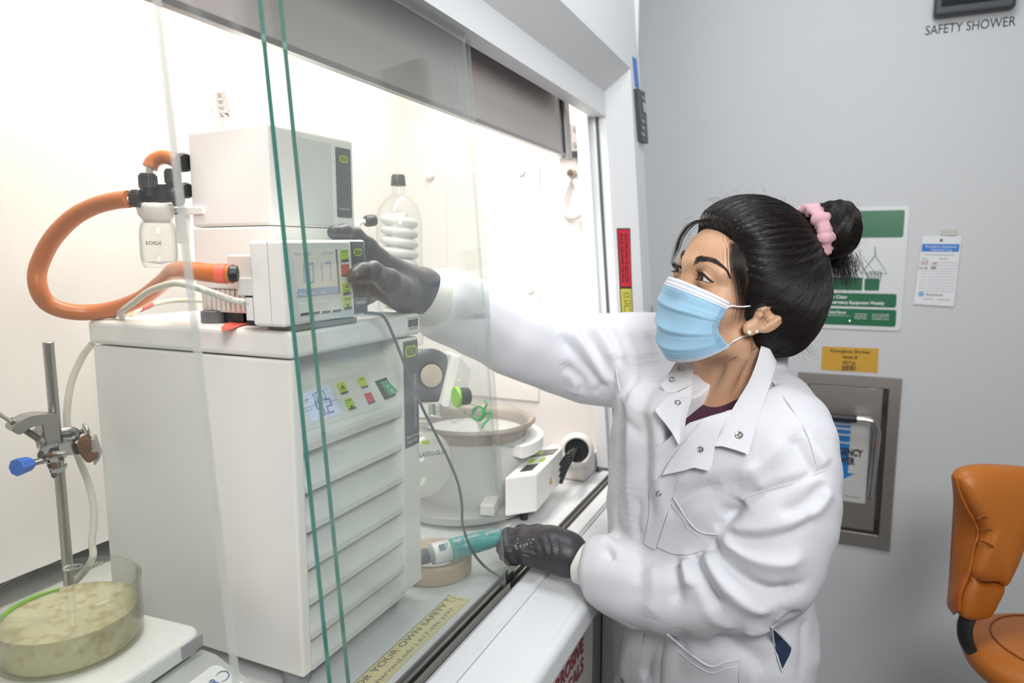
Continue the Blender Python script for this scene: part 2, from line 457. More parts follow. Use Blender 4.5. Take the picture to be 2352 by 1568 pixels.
# stickers on the post
pn = Vector((.055, -.05, 0)).cross(Vector((0, LEAN, 1)))
def B_(px, py): return onpl(px, py, (JX, 0, .92), (pn.x, pn.y, pn.z))
bn = -pn.normalized() if pn.x > 0 else pn.normalized()
def bplate(name, px, m, t=.0008, label=None):
    q = [B_(*c) for c in px]; return MB().prism([c+bn*.0003 for c in q], bn*t).build(name, m, hood, label)
bplate('warning_sticker', [(1416, 524), (1447, 524), (1451, 661), (1423, 661)], INK)
bplate('warning_sticker', [(1418, 527), (1445, 527), (1449, 658), (1425, 658)], mat('sticker_red', '#D22F3F', .5), .0012, 'red sash warning sticker')
bplate('warning_sticker', [(1423, 661), (1451, 661), (1457, 800), (1430, 800)], INK)
bplate('warning_sticker', [(1425, 663), (1449, 663), (1455, 797), (1432, 797)], mat('sticker_yellow', '#D9CF5B', .5), .0012, 'yellow sash position sticker')
ey = (B_(1436, 640)-B_(1433, 545)).normalized(); ey = -ey            # up the post
eu = (B_(1447, 590)-B_(1420, 590)).normalized()
cA, cB = B_(1431, 592), B_(1441, 592)
text('lettering', 'Keep Sash Below RED ZONE', cA+bn*.0018, ey, -eu, .0085, INK, hood, width=.115, off=0, bold=.02)
text('lettering', 'RED ZONE for Hood Setup Only', cB+bn*.0018, ey, -eu, .0085, INK, hood, width=.115, off=0, bold=.02)
for q in ((1429, 668, 1447, 676), (1430, 677, 1447, 684)):
    text('lettering', '[CAUTION]', (B_(q[0]+9, q[3])+bn*.0018), eu, ey, .006, INK, hood, width=.018, off=0)
for k, (y0, y1) in enumerate(((690, 697), (702, 722), (727, 747))):
    ring = [B_(1433, y0), B_(1446, y0), B_(1448, y1), B_(1435, y1)]
    MB().tube([c+bn*.0017 for c in ring+ring[:1]], .0008, 4).build('pictogram', INK, hood)
def O_(px, py): return onl(px, py, OY)
on = Vector((0, -1, LEAN)).normalized()
MB().prism([O_(*c)+on*.0004 for c in ((1452, 130), (1461, 136), (1467, 203), (1458, 197))], on*.001).build('blue_sticker', mat('sticker_blue', '#4A7FD0', .5), hood)
MB().prism([O_(*c)+on*.0004 for c in ((1455, 204), (1472, 214), (1480, 331), (1464, 322))], on*.010).build('airflow_monitor', mat('monitor_dark', '#43464A', .4), hood)
MB().prism([O_(*c)+on*.011 for c in ((1466, 236), (1472, 240), (1474, 262), (1468, 258))], on*.001).build('monitor_screen', mat('monitor_screen', '#B9BFC6', .3), hood)
for y in (222, 275, 290, 305):
    MB().prism([O_(*c)+on*.011 for c in ((1463, y), (1470, y+4), (1471, y+11), (1464, y+7))], on*.001).build('monitor_key', mat('monitor_key', '#9A9EA2', .4), hood)
MB().prism([O_(*c)+on*.0004 for c in ((1494, 702), (1499, 704), (1499, 716), (1494, 714))], on*.001).build('small_label', mat('label_grey', '#B5B6B7', .5), hood)
# yellow safety sticker lying on the front of the worktop
zt = .9115
cs = [onz(*c, zt) for c in ((1034, 1366), (1071, 1378))]
STY = mat('sticker_pale_yellow', '#DCCB7A', .5)
x1 = .889; yb, yf = .1005, .0655
MB().box((.30, yf, .9102), (x1, yb, .9112)).build('safety_sticker', STY, hood, 'yellow safety sticker with printed lines')
MB().box((.30, yb-.0008, .9112), (x1, yb, .9115)).build('sticker_border', INK, hood)
text('lettering', 'AIRFOIL LINE FOR YOUR OWN SAFETY', (x1-.028, .0865, .9115), (1, 0, 0), (0, 1, 0), .0098, INK, hood, 'RIGHT', width=.36)
text('lettering', 'lab_safety@harvard.edu | 617.496.3797', (x1-.036, .0715, .9115), (1, 0, 0), (0, 1, 0), .0066, INK, hood, 'RIGHT', width=.285)
MB().box((x1-.0175, .084, .9112), (x1-.0165, .099, .9116)).prism([(x1-.017, .0998, .9112), (x1-.0205, .0955, .9112), (x1-.0198, .0950, .9112), (x1-.017, .0984, .9112), (x1-.0142, .0950, .9112), (x1-.0135, .0955, .9112)], (0, 0, .0004)).box((x1-.0175, .0835, .9112), (x1-.0105, .0843, .9116)).box((x1-.007, .072, .9112), (x1-.006, .094, .9116)).build('arrow_mark', INK, hood)
# cables leaving the port
for k in range(4):
    a = PORT+Vector((-.012, .004*k-.006, .006-.005*k))
    pts = catmull([a, dep(1311, 1038+6*k, 1.475), dep(1299, 1050+10*k, 1.47), dep(1288, 1066+14*k, 1.49)], 6)
    tag(MB().tube(pts, .0045, 8).build('power_cable', BLACK), 'black power cable running into the white round port', 'cable', 'black cables in the white port')
# ------------------------------------------------------------------ recirculating chiller
CY = .138; CX0, CX1, CYB = .597, .868, .478; CZ0, CZL, CZ1 = .935, 1.324, 1.358
def C_(px, py): return ony(px, py, CY)
ch = thing('recirculating_chiller', (.73, .30, .911), 'large white cooling unit with louvres and control panel standing at the front of the hood', 'chiller')
m = MB()
# cabinet shell: left wall, right wall, back, bottom (front is open behind the louvres)
m.box((CX0, CY, CZ0), (CX0+.017, CYB, CZL), .003).box((CX1-.046, CY, CZ0+.004), (CX1, CYB, CZL-.001), .002)
m.box((CX0+.01, CY+.045, CZ0), (CX1-.01, CYB-.001, CZL-.001), .002)
m.build('cabinet', APPL, ch)
MB().box((CX0-.003, CY-.004, CZL+.002), (CX1+.004, CYB+.004, CZ1), .006).build('top_lid', APPL, ch)
for x, y in ((CX0+.022, CY+.03), (CX1-.045, CY+.035), (CX0+.022, CYB-.03), (CX1-.045, CYB-.03)):
    MB().cyl((x, y, .911), (x, y, CZ0+.001), .017, 20, bev=.002).build('foot', mat('foot_grey', '#8F9597', .5), ch)
xa, xb = CX0+.0175, CX1-.0465
zs = [1.211, 1.161, 1.112, 1.066, 1.020, .975, .935]
for i in range(6):
    z1, z0 = zs[i], zs[i+1]
    pr = [(CY+.026, z1+.006), (CY+.020, z1+.004), (CY+.006, z0+.016), (CY+.001, z0+.008), (CY, z0+.001), (CY+.003, z0), (CY+.012, z0), (CY+.03, z1-.004)]
    MB().prism([(xa, y, z) for y, z in pr], (xb-xa, 0, 0)).build('louvre', APPLG, ch)
# sloping control fascia with a lip below and a dark hollow above
pr = [(CY, zs[0]+.0008), (CY-.001, 1.2215), (CY, 1.227), (CY+.0285, 1.290), (CY+.034, 1.323), (CY+.044, 1.323), (CY+.044, zs[0]+.0008)]
MB().prism([(xa, y, z) for y, z in pr], (xb-xa, 0, 0)).build('control_fascia', APPLG, ch)
fo = Vector((xa, CY, 1.227)); fe = Vector((0, .0285, .063)).normalized(); fx = Vector((1, 0, 0)); fn = fx.cross(fe)
def F_(px, py): return onpl(px, py, tuple(fo), tuple(fn))
def fplate(name, px, m_, t=.0008, off=.0, p=ch): return MB().prism([F_(*c)+fn*off for c in px], fn*t).build(name, m_, p)
fplate('membrane', [(694, 886), (839, 852), (877, 935), (699, 992)], mat('membrane_grey', '#D2D7D3', .35), .0006)
scr = fplate('display_screen', [(695, 905), (754, 886), (785, 951), (711, 971)], mat('lcd_blue', '#C2D0E6', .25, emit=.12), .0006, .0006)
SEG = mat('lcd_segment', '#7C90C0', .5)
def seg7(parent, s, o, ex, ey, h, w, m_, thick=.13, off=.0014):
    """digits drawn with bars like an LCD"""
    D = {'0': 'abcdef', '1': 'bc', '2': 'abged', '3': 'abgcd', '4': 'fgbc', '5': 'afgcd', '6': 'afgedc', '7': 'abc', '8': 'abcdefg', '9': 'abcdfg', '-': 'g', ' ': ''}
    n = ex.cross(ey).normalized(); mb = MB(); x = 0; t = h*thick
    for c in s:
        if c == '.':
            mb.prism(quad_on(o+ex*(x-w*.12)+ey*t*.5+n*off, ex, ey, t, t), n*.0002); continue
        P = {'a': (w/2, h-t/2, w-t, t), 'g': (w/2, h/2, w-t, t), 'd': (w/2, t/2, w-t, t), 'f': (t/2, h*.75, t, h/2-t*.6), 'b': (w-t/2, h*.75, t, h/2-t*.6), 'e': (t/2, h*.25, t, h/2-t*.6), 'c': (w-t/2, h*.25, t, h/2-t*.6)}
        for k in D.get(c, ''):
            cx, cy, ww, hh = P[k]; mb.prism(quad_on(o+ex*(x+cx)+ey*cy+n*off, ex, ey, ww, hh), n*.0002)
        x += w*1.35
    return mb.build('digit_segments', m_, parent)
seg7(scr, '-10.0', F_(702, 931), fx, fe, .0125, .0075, SEG)
seg7(scr, '9.2', F_(733, 958), fx, fe, .020, .0125, SEG)
text('lettering', 'SET', F_(699, 927)+fn*.0014, fx, fe, .0028, SEG, scr, 'LEFT', off=0); text('lettering', 'ACTUAL TEMP', F_(700, 948)+fn*.0014, fx, fe, .0028, SEG, scr, 'LEFT', width=.014, off=0)
fplate('divider_line', [(698, 937.5), (771, 917.5), (771.5, 918.5), (698.5, 938.5)], SEG, .0002, .0014, scr)
text('lettering', '*', F_(750, 900)+fn*.0014, fx, fe, .006, SEG, scr, off=0)
KEYB = mat('key_dark_edge', '#4B4E50', .5)
def key(px, m_, lbl=None, arrow=None):
    o = fplate('key_button', px, m_, .0014, .0006)
    q = [F_(*c) for c in px]; lo = [q[3]+(q[0]-q[3])*.16, q[2]+(q[1]-q[2])*.16]
    MB().prism([q[3]+fn*.002, q[2]+fn*.002, lo[1]+fn*.002, lo[0]+fn*.002], fn*.0004).build('key_edge', KEYB, o)
    c = (q[0]+q[1]+q[2]+q[3])/4; w_ = (q[1]-q[0]).length
    if lbl: text('lettering', lbl, c+fe*(.004 if arrow != 1 else -.003)+fn*.0022, fx, fe, .0026, KEYB, o, width=w_*.7, off=0)
    if arrow: MB().prism([c+fe*(.001*arrow-.0015+.0)+fx*s+fe*t+fn*.0021 for s, t in (((-.0035, .0), (.0035, .0), (0, .005)) if arrow == 1 else ((-.0035, -.0), (0, -.005), (.0035, 0)))], fn*.0003).build('arrow_mark', KEYB, o)
key([(771, 882), (788, 877), (798, 902), (782, 907)], LIME, 'UP', 1)
key([(789, 918), (805, 914), (816, 938), (800, 943)], LIME, 'DOWN', -1)
key([(818, 870), (833, 866), (844, 889), (829, 893)], LIME, 'START')
key([(835, 905), (850, 901), (860, 924), (846, 929)], RED, 'STOP')
sw = fplate('rocker_frame', [(861, 876), (884, 868), (906, 909), (884, 918)], BLACK, .003)
GRS = mat('switch_green', '#1F8F63', .25, emit=.08)
q = [F_(*c)+fn*.003 for c in ((868, 879), (883, 874), (904, 903), (887, 912))]
MB().add(q+[q[0]+fn*.0012, q[1]+fn*.0012, q[2]+fn*.006, q[3]+fn*.006], [(0, 1, 5, 4), (1, 2, 6, 5), (2, 3, 7, 6), (3, 0, 4, 7), (4, 5, 6, 7)]).build('rocker', GRS, sw)
d = (q[3]-q[0]+fn*.005).normalized(); nn = fx.cross(-d).normalized()
MB().prism([q[0]*.7+q[3]*.3+fx*.0065+fn*.0035, q[0]*.7+q[3]*.3+fx*.0072+fn*.0035, q[0]*.5+q[3]*.5+fx*.0072+fn*.0045, q[0]*.5+q[3]*.5+fx*.0065+fn*.0045], nn*.0004).build('on_mark', WPRINT, sw)
MB().tube([q[3]*.78+q[0]*.22+fx*.0068+fn*.0066+fx*.0022*math.cos(t)-d*.003*math.sin(t) for t in np.linspace(0, 2*PI, 15)], .0003, 4).build('off_mark', WPRINT, sw)
# dark name strip on the right column
def cplate(name, px, m_, t=.0008, off=0, p=ch): return MB().prism([C_(*c)+Vector((0, -off, 0)) for c in px], (0, -t, 0)).build(name, m_, p)
sx0, sx1 = CX1-.0395, CX1-.002; sz1, sz0 = 1.3185, 1.160
MB().box((sx0, CY-.0009, sz0), (sx1, CY, sz1)).build('name_strip', DARK, ch)
bc = Vector(((sx0+sx1)/2, CY-.0009, 1.303))
def badge(c, ex, ey, w, parent, nm='maker_badge'):
    n = ex.cross(ey).normalized(); h = w*.55
    o = MB().prism(rrect(c, ex, ey, w, h, h*.42, 6), n*.0006).build(nm, LIME, parent)
    text('lettering', 'B\u00dcCHI', c-ey*h*.30+n*.0009, ex, ey, h*.6, INK, parent, width=w*.72, bold=.03, off=0)
    return o
badge(bc, fx, Vector((0, 0, 1)), .031, ch)
for x in (.0, .0035): MB().box((sx1-.012+x, CY-.0013, 1.185), (sx1-.0105+x, CY-.0009, 1.268)).build('strip_line', mat('strip_light', '#A9B0B0', .4), ch)
text('lettering', 'Recirculating', (sx0+.003, CY-.0012, 1.1735), fx, (0, 0, 1), .0046, WPRINT, ch, 'LEFT', width=.031, off=0)
text('lettering', 'Chiller F-105', (sx0+.003, CY-.0012, 1.1655), fx, (0, 0, 1), .0046, WPRINT, ch, 'LEFT', width=.028, off=0)
# inventory label on the lid
iy = CY-.004
il = MB().box((.8315, iy-.0006, 1.3345), (.8655, iy, 1.3545)).build('inventory_label', PAPER, ch)
text('lettering', 'HARVARD UNIVERSITY', (.8485, iy-.001, 1.3513), fx, (0, 0, 1), .0022, INK, il, width=.029, off=0)
text('lettering', 'FAS-E20968', (.8485, iy-.001, 1.3358), fx, (0, 0, 1), .0026, INK, il, width=.022, off=0, bold=.02)
m = MB(); rr = random.Random(2); x = .8355
while x < .862:
    w_ = rr.choice((.0004, .0008, .0012)); m.box((x, iy-.0009, 1.3395), (x+w_, iy-.0006, 1.3503)); x += w_+rr.choice((.0004, .0007))
tag(m.build('barcode', INK, il), kind='stuff')

# ------------------------------------------------------------------ vacuum pump on the chiller
a4 = math.radians(-4)
PE, PN = Vector((math.cos(a4), math.sin(a4), 0)), Vector((-math.sin(a4), math.cos(a4), 0))
P0 = onx(612, 280, .628); P0.z = 0; PZ = Vector((0, 0, 1))
pu = thing('vacuum_pump', (.70, .27, CZ1), 'tall white vacuum pump box with a finned base standing on the cooling unit', 'pump')
PW, PD = .148, .140
z_t, z_s, z_b = onx(612, 280, .628).z, 1.478, 1.415
def PB(x, y, z): return P0+PE*x+PN*y+PZ*z
MB().frame_box(PB(0, 0, z_s+.0007), PE*PW, PN*PD, PZ*(z_t-z_s-.0007), .004).build('upper_housing', APPL, pu)
MB().frame_box(PB(0, 0, z_b), PE*PW, PN*PD, PZ*(z_s-z_b), .0025).build('lower_housing', APPL, pu)
MB().frame_box(PB(.046, -.0008, z_s+.004), PE*.060, PN*.0009, PZ*(z_t-z_s-.014)).build('front_panel', mat('front_panel_grey', '#DEE2DE', .4), pu)
MB().frame_box(PB(.106, -.0012, z_s+.004), PE*.0008, PN*.0014, PZ*(z_t-z_s-.014)).build('panel_groove', mat('groove_white', '#F6F6F2', .4), pu)
dl = MB().prism(rrect(PB(.127, 0, (1.4975+1.580)/2), PE, PZ, .028, .090, .002), -PN*.001).build('dark_label', DARK, pu)
badge(PB(.1275, -.001, 1.5695), PE, PZ, .0165, dl)
text('lettering', 'Vacuum Pump', PB(.115, -.0014, 1.5035), PE, PZ, .0026, WPRINT, dl, 'LEFT', width=.021, off=0); text('lettering', 'V-100', PB(.115, -.0014, 1.4995), PE, PZ, .0024, INKG, dl, 'LEFT', width=.008, off=0)
# finned base standing proud at the left, with a dark step and round feet
fb = MB().frame_box(PB(-.001, .012, 1.372), PE*.12, PN*.118, PZ*(z_b-1.374), .002); fb.build('motor_base', mat('base_white', '#E8E6E0', .45), pu)
for k in range(11):
    MB().frame_box(PB(-.0045, .020+k*.0088, 1.374), PE*.004, PN*.0062, PZ*.027, .001).build('cooling_fin', mat('base_white', '#E8E6E0', .45), pu)
MB().frame_box(PB(-.006, .010, 1.402), PE*.006, PN*.122, PZ*.0125, .002).build('base_rail', mat('base_white', '#E8E6E0', .45), pu)
for x, y in ((.004, .112), (.012, .035), (.11, .115), (.11, .03)):
    p = PB(x, y, CZ1); MB().cyl(p, p+Vector((0, 0, .0155)), .017, 24, bev=.001).build('rubber_foot', GREYP, pu)
MB().frame_box(PB(.004, .06, CZ1+.002), PE*.05, PN*.036, PZ*.012).build('base_bracket', BLACK, pu)
# folding hose holder standing on top
hb = PB(.012, .098, z_t)
ex_, ey_ = -PN, PZ
def hp(u, v): return hb+ex_*u+ey_*v
def strut(p, q, w=.0045, d=.012, nm='holder_strut'):
    p, q = Vector(p), Vector(q); t = (q-p).normalized(); s = PE.cross(t).normalized()
    return MB().frame_box(p-s*w/2, q-p, s*w, PE*d, .0008)
m = MB()
A = [hp(.004, 0), hp(.000, .046)]; B = [hp(.032, -.001), hp(.012, .046)]
strut(A[0]-PE*0, A[1]).build('holder_rail', APPL, pu)
strut(B[0], B[1], .007).build('holder_rail', APPL, pu)
strut(hp(-.006, 0), hp(-.009, .030), .004).build('holder_rail', APPL, pu)
for t in (.12, .30, .47, .64, .80, .97):
    p, q = A[0].lerp(A[1], t), B[0].lerp(B[1], t); strut(p, q, .003).build('holder_rung', APPL, pu)
strut(A[0].lerp(A[1], .55), B[0].lerp(B[1], .15), .003).build('holder_rung', APPL, pu)
# two black hose ports on its rear corner
for z, r in ((1.560, .012), (1.525, .010)):
    p = PB(-.001, PD+.006, z); MB().lathe([(r*.8, -.004), (r, -.002), (r, .012), (r*.7, .014)], p, PN, 18).build('hose_port', BLACK, pu)

# ------------------------------------------------------------------ glass receiver bottle with valve block, beside the pump
bt = ony(368, 618, .372); BT = Vector((bt.x, .372, bt.z))
bo_ = thing('receiver_bottle', BT, 'clear glass receiver bottle hanging in a white collar under a black valve block', 'bottle')
s = (onz(405, 540, 1.4)-onz(330, 540, 1.4)).length
sc = (ony(405, 540, .372)-ony(331, 540, .372)).length/2*.93
R_ = sc
Hh = ony(368, 487, .372).z-bt.z
MB().lathe([(R_*.82, .002), (R_*.98, .012), (R_, .02), (R_, Hh*.62), (R_*.93, Hh*.76), (R_*.74, Hh*.86), (R_*.62, Hh*.93), (R_*.62, Hh), (R_*.57, Hh), (R_*.57, Hh*.93), (R_*.70, Hh*.85), (R_*.88, Hh*.75), (R_*.95, Hh*.62), (R_*.95, .02), (R_*.9, .010), (0, .006), (0, .002)], BT, (0, 0, 1), 32).build('glass_body', thin_glass('bottle_glass', (.975, .98, .975, 1), .015, rim=(.50, .54, .53, 1)), bo_)
ct = BT+Vector((0, 0, Hh))
MB().lathe([(R_*.66, -.014), (R_*.7, -.012), (R_*.98, -.004), (R_*1.03, .004), (R_*1.03, .007), (R_*.95, .010), (R_*.2, .012)], ct, (0, 0, 1), 28).build('screw_collar', APPL, bo_)
br = PB(-.001, PD, 0)
MB().frame_box((ct.x+R_*.45, ct.y-.02, ct.z-.040), (.014, 0, 0), (0, -.012, 0), (0, 0, .040), .001).build('bottle_bracket', APPL, bo_)
MB().frame_box((ct.x+R_*.45, ct.y-.02, ct.z-.004), (.05, 0, 0), (0, -.05, 0), (0, 0, .009), .001).build('bottle_bracket', APPL, bo_)
vb = ct+Vector((0, 0, .012))
rt = Vector((_rt[0], _rt[1], 0))
bd = Vector((.35, -.94, 0)).normalized()
MB().frame_box(vb-bd*.016+Vector((-.008, -.004, 0)), bd*.046, Vector((.94, .35, 0))*.017, (0, 0, .022), .002).build('valve_block', BLACK, bo_)
def bcap(p, ax, r, h):
    ax = Vector(ax).normalized()
    o = MB().lathe([(r*.55, 0), (r*1.04, .0), (r*1.04, .002), (r, .0025), (r*.97, h*.85), (r*.85, h), (r*.4, h)], p, ax, 20).build('screw_cap', BLACK, bo_)
    mm = MB(); a_ = ax.orthogonal().normalized(); b_ = ax.cross(a_)
    for k in range(18):
        t = 2*PI*k/18; dd = a_*math.cos(t)+b_*math.sin(t); mm.tube([p+dd*r*.985+ax*.003, p+dd*r*.965+ax*h*.85], .0007, 4)
    tag(mm.build('grip_ribs', BLACK, o), kind='stuff'); return o
bcap(ony(341, 432, .372), (0, 0, 1), .0105, .018)
MB().cyl(ony(343, 452, .372), ony(341, 432, .372), .008, 14).build('cap_stem', BLACK, bo_)
bcap(ony(324, 456, .372), (-.6, .8, 0), .0105, .012)
bcap(ony(398, 420, .345), (0, 0, 1), .0095, .017); bcap(ony(400, 452, .335), (.5, -.8, 0), .0115, .010)
MB().cyl(ony(400, 455, .345), ony(398, 418, .345), .0085, 14).build('cap_stem', BLACK, bo_)
NYL = mat('white_nylon', '#F1F1EE', .35)
n0, n1 = ony(313, 457, .376), ony(292, 459, .382); MB().cyl(n0, n1, .0042, 12).build('hose_barb', NYL, bo_)
n2, n3 = ony(341, 418, .372), ony(345, 378, .370); MB().cyl(n2, n3, .0042, 12).build('hose_barb', NYL, bo_)
text('lettering', 'BUCHIGLAS', ony(353, 562, .372-R_*.93), (.80, -.60, 0), (0, 0, 1), .0045, INK, bo_, width=.017, off=0, bold=.02)

# ------------------------------------------------------------------ orange vacuum hoses, cables
HR = .0108
def hose(name, pts, r, m_, label, cat='hose', seg=14, grp=None):
    return tag(MB().tube(catmull(pts, 8), r, seg).build(name, m_), label, cat, grp)
big = [(296, 457, .380), (262, 461, .40), (215, 474, .43), (165, 502, .46), (118, 552, .485), (88, 615, .50), (88, 660, .50), (108, 695, .50), (150, 713, .49), (205, 717, .475), (265, 708, .45), (325, 685, .41), (372, 650, .365), (402, 623, .31), (440, 622, .25), (485, 627, .215), (535, 629, .19)]
hose('vacuum_hose', [ony(x, y, yy) for x, y, yy in big], HR, RUBBER, 'long orange rubber hose looping in front of the rear wall, from valve block to controller')
hose('vacuum_hose', [ony(x, y, yy) for x, y, yy in ((344, 385, .370), (352, 370, .368), (372, 361, .360), (395, 365, .347), (418, 380, .335))], HR*.82, RUBBER, 'short curved orange rubber hose above the black valve block, into the pump')
TAPE = mat('orange_tape', '#F0705A', .4)
tw = catmull([ony(x, y, yy) for x, y, yy in ((500, 628, .206), (522, 628.5, .196))], 4)
tag(MB().tube(tw, HR*1.05, 14).build('tape_wrap', TAPE), 'orange tape wrapped around the hose end beside the controller', 'tape')
CABW = mat('cable_ivory', '#DEDCCF', .4)
pc = hose('network_cable', [Vector((.606, .476, 1.3625)), onz(266, 723, 1.3625), ony(285, 710, .40), ony(310, 692, .37), ony(345, 667, .32), ony(395, 651, .25), ony(430, 654, .215), ony(480, 670, .195), ony(530, 688, .182), ony(562, 694, .17)], .0038, CABW, 'ivory printed network cable draped over the cooling unit to the controller', 'cable')
pa = Vector(ony(455, 660, .2012)); pb_ = Vector(ony(556, 692, .168))
text('lettering', 'PATCH CORD LSOH ISO/IEC 11801', (pa+pb_)/2+Vector((-.0006, -.0032, .0005)), pa-pb_, Vector((0, 0, -1)), .0030, INKG, pc, width=.056, off=.0022)
hose('plastic_tube', [ony(214, 786, .49), ony(190, 818, .50), ony(166, 872, .505), ony(155, 930, .505), ony(156, 985, .505), ony(180, 1050, .505), ony(205, 1115, .50), ony(216, 1180, .49), ony(211, 1240, .48), ony(203, 1300, .46), Vector((.585, .62, .9155))], .0046, CABW, 'ivory plastic tube hanging down behind the chrome clamp rod', 'tube')
hose('clear_tube', [onz(300, 718, 1.3645), onz(345, 700, 1.3645), onz(400, 690, 1.3645), onz(470, 690, 1.3645)], .0042, mat('tube_yellowish', '#E6E0C4', .3), 'pale yellow tube with an orange tape flag lying behind the ivory cable', 'tube')
p0, p1 = onz(322, 709, 1.3645), onz(346, 699.5, 1.3645)
tag(MB().tube([p0, p1], .0049, 12).build('tape_flag', mat('tape_red', '#E0584C', .45)), 'small orange tape flag around the pale yellow tube on the cooling unit', 'tape')
p = onz(229, 728, CZ1)
tag(MB().lathe([(.004, 0), (.004, .004), (.0065, .0045), (.0065, .0075), (.005, .009), (0, .0095)], (.615, .440, CZ1+.0003), (0, 0, 1), 16).build('tube_stopper', NYL), 'small white stopper at the rear corner of the cooling unit lid', 'stopper')
ft = [onz(*c, CZ1+.0012) for c in ((508, 752), (520, 742), (545, 735), (588, 731), (590, 741), (556, 747), (530, 757), (510, 761))]
tf = tag(MB().prism(ft, (0, 0, .0006)).build('tape_label', TAPE), 'orange handwritten tape label on the lid under the controller connector', 'tape')
text('lettering', 'control', onz(553, 744, CZ1+.0012), (onz(585, 736, CZ1)-onz(525, 748, CZ1)), Vector((-.35, .93, 0)), .006, INK, tf, width=.030, off=.0008, shear=.3)

# ------------------------------------------------------------------ interface controller
IY = .131; ix0, ix1, iz0, iz1 = .583, .737, CZ1+.0075, 1.4615
ci = thing('digital_controller', (.66, .16, CZ1), 'small white digital controller box with a screen reading 1017, gripped by a black gloved hand', 'controller')
tl = math.radians(1.2)
IE, IU, INn = Vector((math.cos(tl), 0, math.sin(tl))), Vector((-math.sin(tl), 0, math.cos(tl))), Vector((0, 1, 0))
io = Vector((ix0, IY, iz0-.0015)); IW, IH, ID = ix1-ix0, iz1-iz0, .046
def I_(px, py): return ony(px, py, IY)
MB().frame_box(io, IE*IW, INn*ID, IU*IH, .0035).build('housing', APPL, ci)
MB().frame_box(io+IE*.002-INn*.0+IU*.0022+INn*.018, IE*.0005-IE*.0025, INn*.0006, IU*(IH-.004)).build('case_seam', GREYP, ci)
def iplate(name, px, m_, t=.0007, off=0, p=ci): return MB().prism([I_(*c)-INn*off for c in px], -INn*t).build(name, m_, p)
iplate('front_membrane', [(657, 558), (800, 557), (811, 727), (668, 741)], mat('membrane_light', '#D8DCD9', .35), .0006)
iscr = iplate('display_screen', [(671, 573), (768, 573), (776, 672), (681, 682)], mat('lcd_warm', '#D9D9CF', .22, emit=.06), .0005, .0006)
MB().prism([I_(*c)-INn*.0011 for c in ((769, 572), (771.5, 572), (779, 672), (776.5, 672))], -INn*.0006).build('screen_bezel', GREYP, iscr)
iplate('status_bar', [(680, 664), (776, 657), (776.5, 672), (681, 682)], mat('lcd_bar_blue', '#A9BCD8', .3), .0003, .0011, iscr)
BIGD = mat('lcd_digit_pale', '#AEB9E0', .4)
seg7(iscr, '1017', I_(683, 652), IE, IU, .0235, .0115, BIGD, .09, .0014)
for s, x, y, w_ in (('Menu', 682, 586, .011), ('Set', 708, 586, .007), ('200 mbar', 751, 584, .022)):
    text('lettering', s, I_(x, y)-INn*.0014, IE, IU, .0036, mat('lcd_text', '#B3B6A6', .5), iscr, width=w_, off=0)
for s, x, y, w_ in (('Mode', 693, 678, .011), ('Menu', 715, 675, .011), ('Set', 740, 673, .008)):
    text('lettering', s, I_(x, y)-INn*.0017, IE, IU, .0036, WPRINT, iscr, width=w_, off=0)
def ikey(px, m_, lbl=None, arrow=0, ly=None):
    o = iplate('key_button', px, m_, .0014, .0006)
    q = [I_(*c) for c in px]
    MB().prism([v_-INn*.002 for v_ in (q[3], q[2], q[2]+(q[1]-q[2])*.17, q[3]+(q[0]-q[3])*.17)], -INn*.0004).build('key_edge', KEYB, o)
    c = (q[0]+q[1]+q[2]+q[3])/4; w_ = (q[1]-q[0]).length
    if lbl: text('lettering', lbl, c+IU*(.0035 if arrow <= 0 and not (arrow == 0 and ly) else -.0042)-INn*.0023, IE, IU, .0026, KEYB, o, width=w_*.68, off=0)
    if arrow: MB().prism([c+IU*(.0015*arrow+t)+IE*s_-INn*.0021 for s_, t in (((-.0032, 0), (.0032, 0), (0, .0042)) if arrow == 1 else ((-.0032, 0), (0, -.0042), (.0032, 0)))], -INn*.0003).build('arrow_mark', KEYB, o)
ikey([(780, 574), (796.5, 573), (798, 599), (781.5, 600.5)], LIME, 'START')
ikey([(782, 607), (798.5, 606.5), (799.5, 632), (783.5, 634)], RED, 'STOP')
ikey([(784.5, 649.5), (801, 648), (802.5, 675), (786, 677)], LIME, 'UP', 1)
ikey([(786.5, 683), (803, 681.5), (804.5, 707.5), (788, 710.5)], LIME, 'DOWN', -1)
KW = mat('soft_key_white', '#E4E6E2', .4)
for k in range(4):
    x = 686+24.6*k; y = 697-2.5*k
    ikey([(x, y), (x+19, y-2), (x+20.5, y+24.5), (x+1.5, y+27)], KW)
istrip = iplate('dark_strip', [(804, 555), (834.5, 555), (843.5, 716), (813.5, 720)], DARK, .0008)
badge(I_(820.5, 579)-INn*.0008, IE, IU, .0165, istrip)
text('lettering', 'Interface', I_(817, 699)-INn*.0013, IE, IU, .0050, WPRINT, istrip, 'LEFT', width=.018, off=0); text('lettering', 'I-100', I_(817.5, 708)-INn*.0013, IE, IU, .0045, INKG, istrip, 'LEFT', width=.009, off=0)
